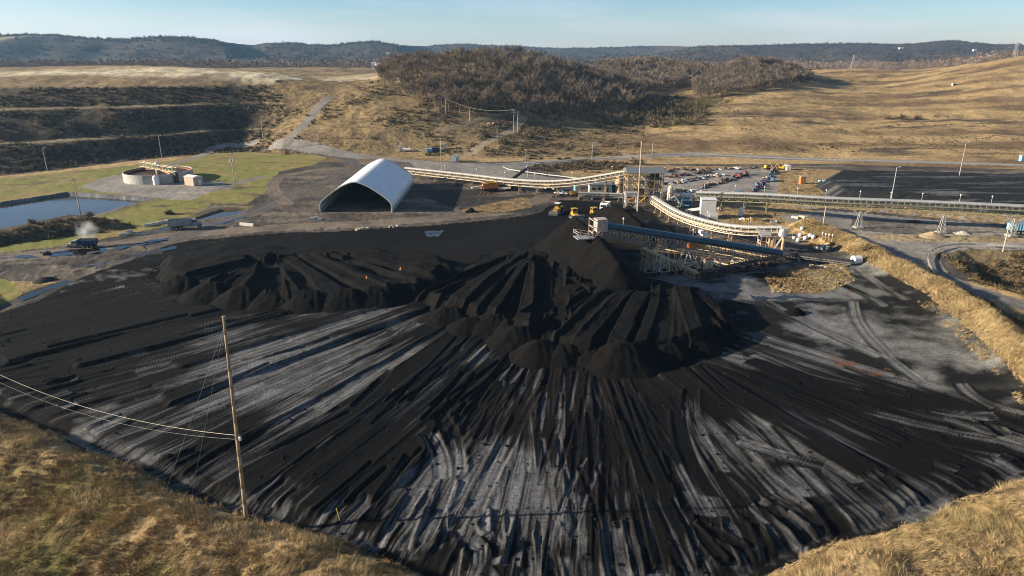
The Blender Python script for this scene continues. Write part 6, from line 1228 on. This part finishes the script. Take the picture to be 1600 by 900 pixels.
def tri_mesh(name, Tr, mt, cols, parent=None):
    V = Tr.reshape(-1, 3); F = np.arange(len(V)).reshape(-1, 3); return np_mesh(name, V, F, mt, parent, {'albedo': cols})
TT = []
for s in range(6):
    mb, tr, k = tree_template(40 + s, 11.0 + (s % 3), 620, 1.0 + .12 * (s % 2), .085); TT.append((mb, tr, k))
BARK = mat('tree_bark', (.17, .14, .115), .9, var=.35, scale=1.5)
# where the woods stand
def region_pts(pix, n, seed, zguess=None): pass
WOODS = {  # name: (outline as (px, forward distance), trees)
 'hill': ([(588, 462), (618, 432), (690, 402), (745, 400), (800, 408), (850, 424), (900, 440), (960, 455), (1000, 470), (1010, 560), (990, 620), (900, 650), (780, 640), (660, 580), (600, 520)], 1350),
 'second': ([(990, 620), (1035, 640), (1090, 720), (1108, 790), (1090, 900), (960, 900), (930, 800), (960, 680)], 1100),
 'third': ([(1085, 585), (1130, 580), (1200, 600), (1262, 640), (1268, 700), (1200, 760), (1120, 760), (1085, 690)], 900),
 'valley': ([(880, 428), (1000, 440), (1080, 470), (1150, 520), (1130, 575), (1060, 585), (1010, 520), (900, 440)], 330)}
rt = np.random.default_rng(3)
def sample_wood(poly, n):
    W_ = np.array([PD(a, b, 25) for a, b in poly]); lo, hi = W_.min(0), W_.max(0); out = np.zeros((0, 2))
    while len(out) < n:
        q = lo + rt.random((n * 2, 2)) * (hi - lo); q = q[inpoly(q[:, 0], q[:, 1], W_)]; out = np.vstack([out, q])
    return out[:n]
SITE = {k: sample_wood(p, n) for k, (p, n) in WOODS.items()}
# the trees nearest the camera on the wooded hill are things of their own
allp = np.vstack([SITE['hill'], SITE['valley']]); src = np.array([0] * len(SITE['hill']) + [1] * len(SITE['valley'])); od = np.argsort(allp[:, 1] + 30 * src + 12 * rt.random(len(allp))); pick = od[:290]; rest = od[290:]
protos = []
TL = ('bare brown tree along the near edge of the wood on the hill', 'bare trees along the near edge of the wood', 'bare scrubby tree in the valley right of the wooded hill', 'bare trees in the valley')
for s, (mb, tr, k) in enumerate(TT):
    o = thing('bare_tree', TL[0], 'tree', (0, 0, 0), 0, TL[1]); t_ = mb.build('trunk', BARK, o); t_.scale = (k, k, k)
    base = np.array((.18, .14, .108) if s % 3 else (.215, .175, .115)); c = np.repeat(base[None] * rt.uniform(.75, 1.25, (len(tr), 1)), 3, 0); tri_mesh('crown', tr, VM, c, o); protos.append(o)
for n_, i in enumerate(pick):
    o = protos[n_] if n_ < 6 else copy_tree(protos[n_ % 6]); x, y = allp[i]; v = src[i]; o.location = (x, y, gnd(x, y)); o.rotation_euler = (0, 0, rt.uniform(0, 6.28)); sc = rt.uniform(.55, 1.2) * (.6 if v else 1.0); o.scale = (sc, sc, sc * rt.uniform(.9, 1.1)); o['label'] = TL[2 if v else 0]; o['group'] = TL[3 if v else 1]
def mass(name, label, pts, h, cols, ntw, tw, cat='wood', zoff=0, spread_=(.75, 1.2), seed=1):
    r = np.random.default_rng(seed); LT = []
    for s in range(5):
        mb, tr, k = tree_template(70 + s + seed, 1.0 * 12, ntw, 1.0, tw); st = []
        # a few trunk slivers too
        tp = np.array([[[-.16, 0, -.5], [.16, 0, -.5], [0, .1, 9.5]], [[0, -.16, -.5], [0, .16, -.5], [.4, 0, 9.0]]]); LT.append(np.concatenate([tr, tp]) / 12)
    parts = []; cc = []; z_ = gnda(pts[:, 0], pts[:, 1])
    for s in range(5):
        P_ = pts[s::5]; zz = z_[s::5]; n = len(P_); a = r.uniform(0, 6.28, n); hh = h * r.uniform(*spread_, n); T = LT[s]; ca, sa = np.cos(a), np.sin(a)
        X = (T[None, :, :, 0] * ca[:, None, None] - T[None, :, :, 1] * sa[:, None, None]) * hh[:, None, None] + P_[:, 0][:, None, None]
        Y = (T[None, :, :, 0] * sa[:, None, None] + T[None, :, :, 1] * ca[:, None, None]) * hh[:, None, None] + P_[:, 1][:, None, None]
        Z_ = T[None, :, :, 2] * hh[:, None, None] + zz[:, None, None] - .04 * hh[:, None, None] + zoff; parts.append(np.stack([X, Y, Z_], -1).reshape(-1, 3, 3))
        ci = np.array(cols)[np.clip((fbm(P_[:, 0] / 22, P_[:, 1] / 22, 3, seed) * 2.2 - .6 + r.uniform(-.3, .3, n)) * len(cols), 0, len(cols) - 1).astype(int)] * r.uniform(.65, 1.35, (n, 1)); cc.append(np.repeat((ci[:, None, :] * np.where(np.arange(len(T)) < 2, 2.0, r.uniform(.8, 1.2, len(T)))[None, :, None]).reshape(-1, 3), 3, 0))
    o = tri_mesh(name, np.concatenate(parts), VS, np.concatenate(cc)); return tag(o, label, cat, None, 'stuff')
WC = [(.165, .13, .102), (.19, .148, .112), (.15, .122, .105), (.205, .168, .112), (.125, .10, .085)]
hillrest = allp[rest][src[rest] == 0]; mass('bare_wood', 'dense bare brown wood covering the hill behind the white shed', hillrest, 12.0, WC, 300, .115, spread_=(.5, 1.3), seed=2)
mass('bare_wood', 'bare wood on the hill beyond, left of the straight cutting', SITE['second'], 12.5, WC, 150, .24, seed=3); mass('bare_wood', 'bare wood on the rounded hill right of the straight cutting', SITE['third'], 11.5, WC, 170, .22, seed=4)
vr = allp[rest][src[rest] == 1]
if len(vr): mass('scrub', 'olive brown scrub in the valley right of the wooded hill', vr, 6.0, [(.15, .125, .07), (.13, .105, .07)], 170, .2, 'scrub', seed=5)
def band(pxa, pxb, ya, yb, n, seed, keep=None):
    r = np.random.default_rng(seed); px = r.uniform(pxa, pxb, n); y = ya + (yb - ya) * r.random(n); x = (px - 800) / FPX * (y * CP + 20 * SP); q = np.stack([x, y], 1)
    if keep is not None: q = q[keep(px, y, q)]
    return q
kl = lambda px, y, q: y > 905 + 90 * fbm(px / 90, y / 160, 3, 5) + 60 * sstep(380, 300, px) * 0
mass('bare_wood', 'band of bare woods beyond the left plateau', band(-60, 640, 900, 1500, 3600, 11, kl), 12, [(.19, .15, .125), (.165, .135, .115), (.21, .165, .13)], 26, .75, seed=6)
kr = lambda px, y, q: (y > np.interp(px, [1180, 1260, 1330, 1440, 1500, 1600, 1700], [880, 860, 900, 860, 830, 800, 780])) & (fbm(q[:, 0] / 200, q[:, 1] / 260, 3, 8) > .33)
mass('bare_wood', 'band of bare woods behind the tan hills on the right', band(1160, 1720, 800, 1600, 3400, 12, kr), 12, [(.19, .145, .12), (.165, .13, .11), (.21, .16, .13)], 26, .75, seed=7)
km = lambda px, y, q: fbm(q[:, 0] / 160, q[:, 1] / 240, 3, 9) > .5
mass('bare_wood', 'woods and hedges in the wide valley beyond the hills', band(600, 1250, 960, 1900, 2400, 13, km), 12, [(.165, .135, .115), (.19, .15, .122)], 22, .85, seed=8)
kf = lambda px, y, q: y < np.interp((px - 800) / FPX / CP, sd_s, sd_d) * 1.03
FARW = band(-60, 1660, 1500, 4300, 9000, 14, kf)
# skyline fringe
rs = np.random.default_rng(15); px = rs.uniform(-40, 1640, 2600); D_s = np.interp((px - 800) / FPX / CP, sd_s, sd_d) * rs.uniform(.97, 1.0, 2600); xs_ = (px - 800) / FPX * (D_s * CP)
SKYF = np.stack([xs_, D_s], 1)
# scrub on slopes
def off_road(q, bad=(10, 11, 12, 14)):
    j = np.round(np.interp(q[:, 0] / q[:, 1], gs, np.arange(NC))).astype(int); i = np.clip(np.searchsorted(gy, q[:, 1]), 0, NR - 1); return q[~np.isin(REG[i * NC + j], bad)]
def bush_mass(name, label, pts, h, cols, ntw, tw, seed, cat='scrub'):
    pts = off_road(pts) if h < 10 else pts; r = np.random.default_rng(seed); n = len(pts); z_ = gnda(pts[:, 0], pts[:, 1]); hh = h * r.uniform(.45, 1.3, n); k = ntw
    B = np.repeat(np.column_stack([pts, z_]), k, 0); H_ = np.repeat(hh, k); q = r.normal(size=(n * k, 3)); q[:, 2] = np.abs(q[:, 2]) * 1.1 + .15; q /= np.linalg.norm(q, axis=1, keepdims=True)
    B = B + q * (H_ * r.uniform(0, .55, n * k))[:, None] * np.array([1.0, 1.0, .9]); T = slivers(B, q + r.normal(size=q.shape) * .4, H_ * r.uniform(.35, .7, n * k), np.full(n * k, tw) * (H_ / h), r)
    ci = np.array(cols)[r.integers(0, len(cols), n)] * r.uniform(.65, 1.35, (n, 1)); c = np.repeat(np.repeat(ci, k, 0) * r.uniform(.8, 1.2, (n * k, 1)), 3, 0); o = tri_mesh(name, T, VS, c); return tag(o, label, cat, None, 'stuff')
bush_mass('far_wood', 'fringe of bare trees standing along the skyline of the far hills', SKYF, 8, [(.055, .046, .041)], 14, 1.7, 10, 'wood'); bush_mass('far_wood', 'bluish bare woods on the far hills along the skyline', FARW, 11, [(.070, .057, .049), (.055, .047, .042), (.09, .072, .058)], 12, 2.4, 9, 'wood')
q = band(-80, 470, 295, 445, 11000, 21, lambda px, y, q: (y > np.interp(q[:, 0] / q[:, 1], FS, FY) + 3) & (np.abs(gnda(q[:, 0], q[:, 1]) - 9.1) > .5) & (np.abs(gnda(q[:, 0], q[:, 1]) - 21.9) > .5) & (gnda(q[:, 0], q[:, 1]) < 31) & (fbm(q[:, 0] / 14, q[:, 1] / 14, 3, 3) > .38 + .27 * sstep(370, 490, px)))
bush_mass('scrub', 'dark brown scrub covering the terraced slope on the left', q, 1.35, [(.09, .071, .046), (.065, .054, .037), (.12, .09, .057), (.20, .155, .10)], 24, .24, 22)
q = band(470, 1010, 350, 470, 3000, 23, lambda px, y, q: (fbm(q[:, 0] / 22, q[:, 1] / 22, 4, 4) > np.interp(px, [470, 640, 720, 1010], [.60, .55, .42, .40])) & ((px > 640) | (y > 365)))
bush_mass('scrub', 'brown scrub on the grassy slopes below the wood', q, 1.7, [(.14, .105, .06), (.12, .09, .052), (.18, .135, .07), (.10, .078, .05)], 30, .26, 24)
q = band(1000, 1640, 345, 560, 2200, 25, lambda px, y, q: fbm(q[:, 0] / 50, q[:, 1] / 16, 4, 6) > .575)
bush_mass('scrub', 'low brown scrub in streaks over the tan field', q, 1.0, [(.16, .115, .062), (.12, .09, .05)], 22, .22, 26)
q = band(985, 1110, 430, 600, 700, 27); bush_mass('scrub', 'olive scrub between the wood and the tan field', q, 3.2, [(.165, .135, .07), (.14, .11, .068)], 60, .25, 28)
q = band(820, 1010, 300, 345, 900, 29, lambda px, y, q: fbm(q[:, 0] / 14, q[:, 1] / 8, 3, 7) > .45); bush_mass('scrub', 'dark scrub in the hollow between the far road and the plant', q, 1.5, [(.09, .068, .042), (.13, .10, .055)], 30, .24, 30)
def inpix(poly, n, seed):
    W_ = np.array(T2(poly)); r = np.random.default_rng(seed); lo, hi = W_.min(0), W_.max(0); q = lo + r.random((n, 2)) * (hi - lo); return q[inpoly(q[:, 0], q[:, 1], W_)]
q = inpix([(1470, 398), (1600, 396), (1720, 402), (1720, 492), (1600, 462), (1520, 442)], 1500, 31); bush_mass('scrub', 'brown scrub in the hollow inside the curved guardrail', q, 1.3, [(.15, .11, .058), (.10, .075, .045), (.19, .14, .07)], 34, .14, 32)
q = inpix([(-80, 380), (0, 364), (110, 342), (150, 342), (205, 352), (60, 378), (0, 386), (-80, 398)], 900, 33); bush_mass('scrub', 'dark scrub on the dark bank below the big pond', q, 1.2, [(.07, .056, .036), (.10, .078, .045)], 30, .14, 34)
rb = np.array(RB); r_ = np.random.default_rng(35); seg = r_.integers(0, len(rb) - 1, 2300); t_ = r_.random(2300)[:, None]; q = rb[seg] * (1 - t_) + rb[seg + 1] * t_; dn = rb[seg + 1] - rb[seg]; dn = np.stack([dn[:, 1], -dn[:, 0]], 1) / np.linalg.norm(dn, axis=1, keepdims=True)
# the bank's far side, dark brush
side = np.where(dn[:, 0:1] > 0, 1, -1); qq = q + dn * side * r_.uniform(3, 8, (2300, 1)); bush_mass('scrub', 'brown brush on the road side of the grassy bank', qq[:1100], 1.3, [(.14, .10, .055), (.11, .08, .048)], 30, .13, 36)
# individual bushes that stand out
bl = []
def bush(px, py, h, label, col, group=None, p=None):
    global bl
    c = GP(px, py); key = (col); o = thing('bush', label, 'bush', c, rnd.uniform(0, 6), group); r = np.random.default_rng(int(px * 3 + py)); n = 260; q = r.normal(size=(n, 3)); q[:, 2] = np.abs(q[:, 2]) * 1.2 + .1; q /= np.linalg.norm(q, axis=1, keepdims=True)
    B = q * (h * r.uniform(0.1, .5, n))[:, None]; T = slivers(B, q + r.normal(size=q.shape) * .35, h * r.uniform(.3, .6, n), np.full(n, .055 * h), r); c3 = np.repeat(np.array(col)[None] * r.uniform(.7, 1.3, (n, 1)), 3, 0); tri_mesh('twigs', T, VM, c3, o); m = MB()
    for k in range(4): a = k * 1.6; m.tube((0, 0, -.2), (math.cos(a) * h * .25, math.sin(a) * h * .25, h * .5), .05, .02, 5)
    m.build('stems', BARK, o)
for px, py, h, lab in ((822, 214, 5, 'round tan bush at the edge of the dirt track'), (1388, 187, 5, 'left one of three bare bushes in the middle of the tan field'), (1410, 187, 5.5, 'middle one of three bare bushes in the tan field'), (1434, 187, 4.5, 'right one of three bare bushes in the tan field'), (141, 338, 2.2, 'thin bare bush by the pole beside the big pond'), (50, 349, 2.0, 'thin bare bush at the left pond shore'), (265, 335, 2.4, 'dark bush by the small pond'),
                       (1353, 392, 3, 'brown bush on the road side of the grassy bank'), (785, 222, 3.2, 'tan bush beside the lower dirt track'), (762, 215, 4, 'dark bush below the upper track')): bush(px, py, h, lab, (.17, .13, .075) if 'dark' not in lab else (.07, .055, .038))
# ---------------------------------------------------------------- dry grass near the camera
def grass(name, label, pts, h, cols, k, w, seed, lean=(.6, .25), sd=.35):
    r = np.random.default_rng(seed); n = len(pts); z_ = gnda(pts[:, 0], pts[:, 1]); hh = h * r.uniform(.5, 1.3, n) * (.6 + .8 * fbm(pts[:, 0] / 2.5, pts[:, 1] / 2.5, 3, seed)); B = np.repeat(np.column_stack([pts, z_ - .03]), k, 0); H_ = np.repeat(hh, k)
    ang = np.repeat(fbm(pts[:, 0] / 6, pts[:, 1] / 6, 2, seed + 1) * 9, k); B[:, :2] += r.normal(size=(n * k, 2)) * .16; d = np.column_stack([np.cos(ang) * lean[0] + lean[1], np.sin(ang) * lean[0], np.full(n * k, .62)]) + r.normal(size=(n * k, 3)) * sd
    T = slivers(B, d, H_ * r.uniform(.6, 1.2, n * k), np.full(n * k, w), r); ci = np.array(cols)[r.integers(0, len(cols), n)]; wd = np.clip((fbm(pts[:, 0] / 7, pts[:, 1] / 7, 4, seed + 3) - .52) * 5, 0, .7)[:, None]; ci = ci * (1 - wd) + np.array([(.20, .135, .07), (.25, .20, .09)])[(fbm(pts[:, 0] / 15, pts[:, 1] / 15, 2, seed + 4) > .5).astype(int)] * wd; ci = ci * r.uniform(.7, 1.25, (n, 1)) * (.75 + .5 * fbm(pts[:, 0] / 4, pts[:, 1] / 4, 3, seed + 2))[:, None]
    c = np.repeat(np.repeat(ci, k, 0) * r.uniform(.8, 1.2, (n * k, 1)), 3, 0); o = tri_mesh(name, T, VS, c); return tag(o, label, 'grass', None, 'stuff')
GC = [(.44, .325, .165), (.51, .385, .20), (.36, .26, .13), (.27, .195, .098)]
r_ = np.random.default_rng(41); n = 120000; yy = r_.uniform(46, 118, n); xx = yy * r_.uniform(-1.35, 1.35, n)
j = np.interp(xx / yy, gs, np.arange(NC)).astype(int); i_ = np.clip(np.searchsorted(gy, yy), 0, NR - 1); rg = REG[i_ * NC + j]; ok = (rg == 2) & (fbm(xx / 2.2, yy / 2.2, 3, 44) > .36); q = np.stack([xx, yy], 1)[ok]
grass('dry_grass', 'tangled dry tan grass on the near bank', q, .7, GC, 11, .042, 42)
ss = r_.uniform(-4.2, 4.2, (22000, 1)); seg = r_.integers(0, len(rb) - 1, 22000); t_ = r_.random((22000, 1)); dn = rb[seg + 1] - rb[seg]; dn = np.stack([dn[:, 1], -dn[:, 0]], 1) / np.linalg.norm(dn, axis=1, keepdims=True); q = rb[seg] * (1 - t_) + rb[seg + 1] * t_ + dn * ss
grass('dry_grass', 'dry tan grass on the bank between the yard and the road', q, .8, GC, 7, .085, 43)
q = inpix([(1195, 430), (1240, 416), (1320, 413), (1335, 438), (1285, 459), (1205, 457)], 3200, 44); grass('dry_grass', 'dry grass patch in front of the transfer house', q, .6, GC, 6, .09, 45)
q = inpix([(1430, 470), (1470, 470), (1530, 520), (1590, 600), (1600, 640), (1560, 590), (1500, 530)], 3500, 46); q = q[fbm(q[:, 0] / 3, q[:, 1] / 3, 3, 47) > .47]; grass('dry_grass', 'scattered dry grass clumps along the right edge of the yard', q, .6, GC, 7, .07, 48)
q = inpix([(-60, 650), (0, 660), (60, 700), (95, 760), (60, 800), (-60, 820)], 260, 51); bush_mass('scrub', 'reddish brown brush on the near bank at the left edge', q, .8, [(.20, .125, .07), (.16, .10, .058)], 40, .06, 52)
# ================================================================ steam over the blue truck, haze in the air
def volume(name, mb, dens, col, noise_scale=None, aniso=0.2):
    m = bpy.data.materials.new(name); m.use_nodes = True; n, l = m.node_tree.nodes, m.node_tree.links; n.remove(n['Principled BSDF']); v = n.new('ShaderNodeVolumePrincipled'); v.inputs['Color'].default_value = (*col, 1); v.inputs['Density'].default_value = dens; v.inputs['Anisotropy'].default_value = aniso; l.new(v.outputs[0], n['Material Output'].inputs['Volume'])
    if noise_scale:
        t = n.new('ShaderNodeTexCoord'); z = n.new('ShaderNodeTexNoise'); z.inputs['Scale'].default_value = noise_scale; z.inputs['Detail'].default_value = 4; g = n.new('ShaderNodeVectorMath'); g.operation = 'LENGTH'
        mr = n.new('ShaderNodeMapRange'); mr.inputs[1].default_value = .42; mr.inputs[2].default_value = .75; mr.inputs[3].default_value = 0; mr.inputs[4].default_value = dens
        fo_ = n.new('ShaderNodeMapRange'); fo_.inputs[1].default_value = 1.0; fo_.inputs[2].default_value = .1; mu = n.new('ShaderNodeMath'); mu.operation = 'MULTIPLY'
        l.new(t.outputs['Object'], z.inputs['Vector']); l.new(t.outputs['Object'], g.inputs[0]); l.new(g.outputs['Value'], fo_.inputs[0]); l.new(z.outputs['Fac'], mr.inputs[0]); l.new(mr.outputs[0], mu.inputs[0]); l.new(fo_.outputs[0], mu.inputs[1]); l.new(mu.outputs[0], v.inputs['Density'])
    return mb.build(name, m)
c = gp(131, 385); bm_ = MB(); prof = [(math.sin(math.pi * i / 8), -math.cos(math.pi * i / 8)) for i in range(9)]; bm_.lathe(prof, 14); st_ = volume('steam', bm_, .9, (.95, .95, .97), 1.6); st_.location = c + Vector((.8, 1.2, 4.2)); st_.scale = (3.6, 2.6, 3.4); tag(st_, 'white puff of steam drifting up behind the dark blue truck', 'steam', None, 'stuff')
if HAZE_DENSITY > 0:
    hz = MB(); hz.box((0, 4700, 115), (9600, 9700, 330)); hz_ = volume('haze', hz, HAZE_DENSITY, (.36, .66, 1.0), None, .2); tag(hz_, 'thin bluish air over the whole valley', 'haze', None, 'stuff')
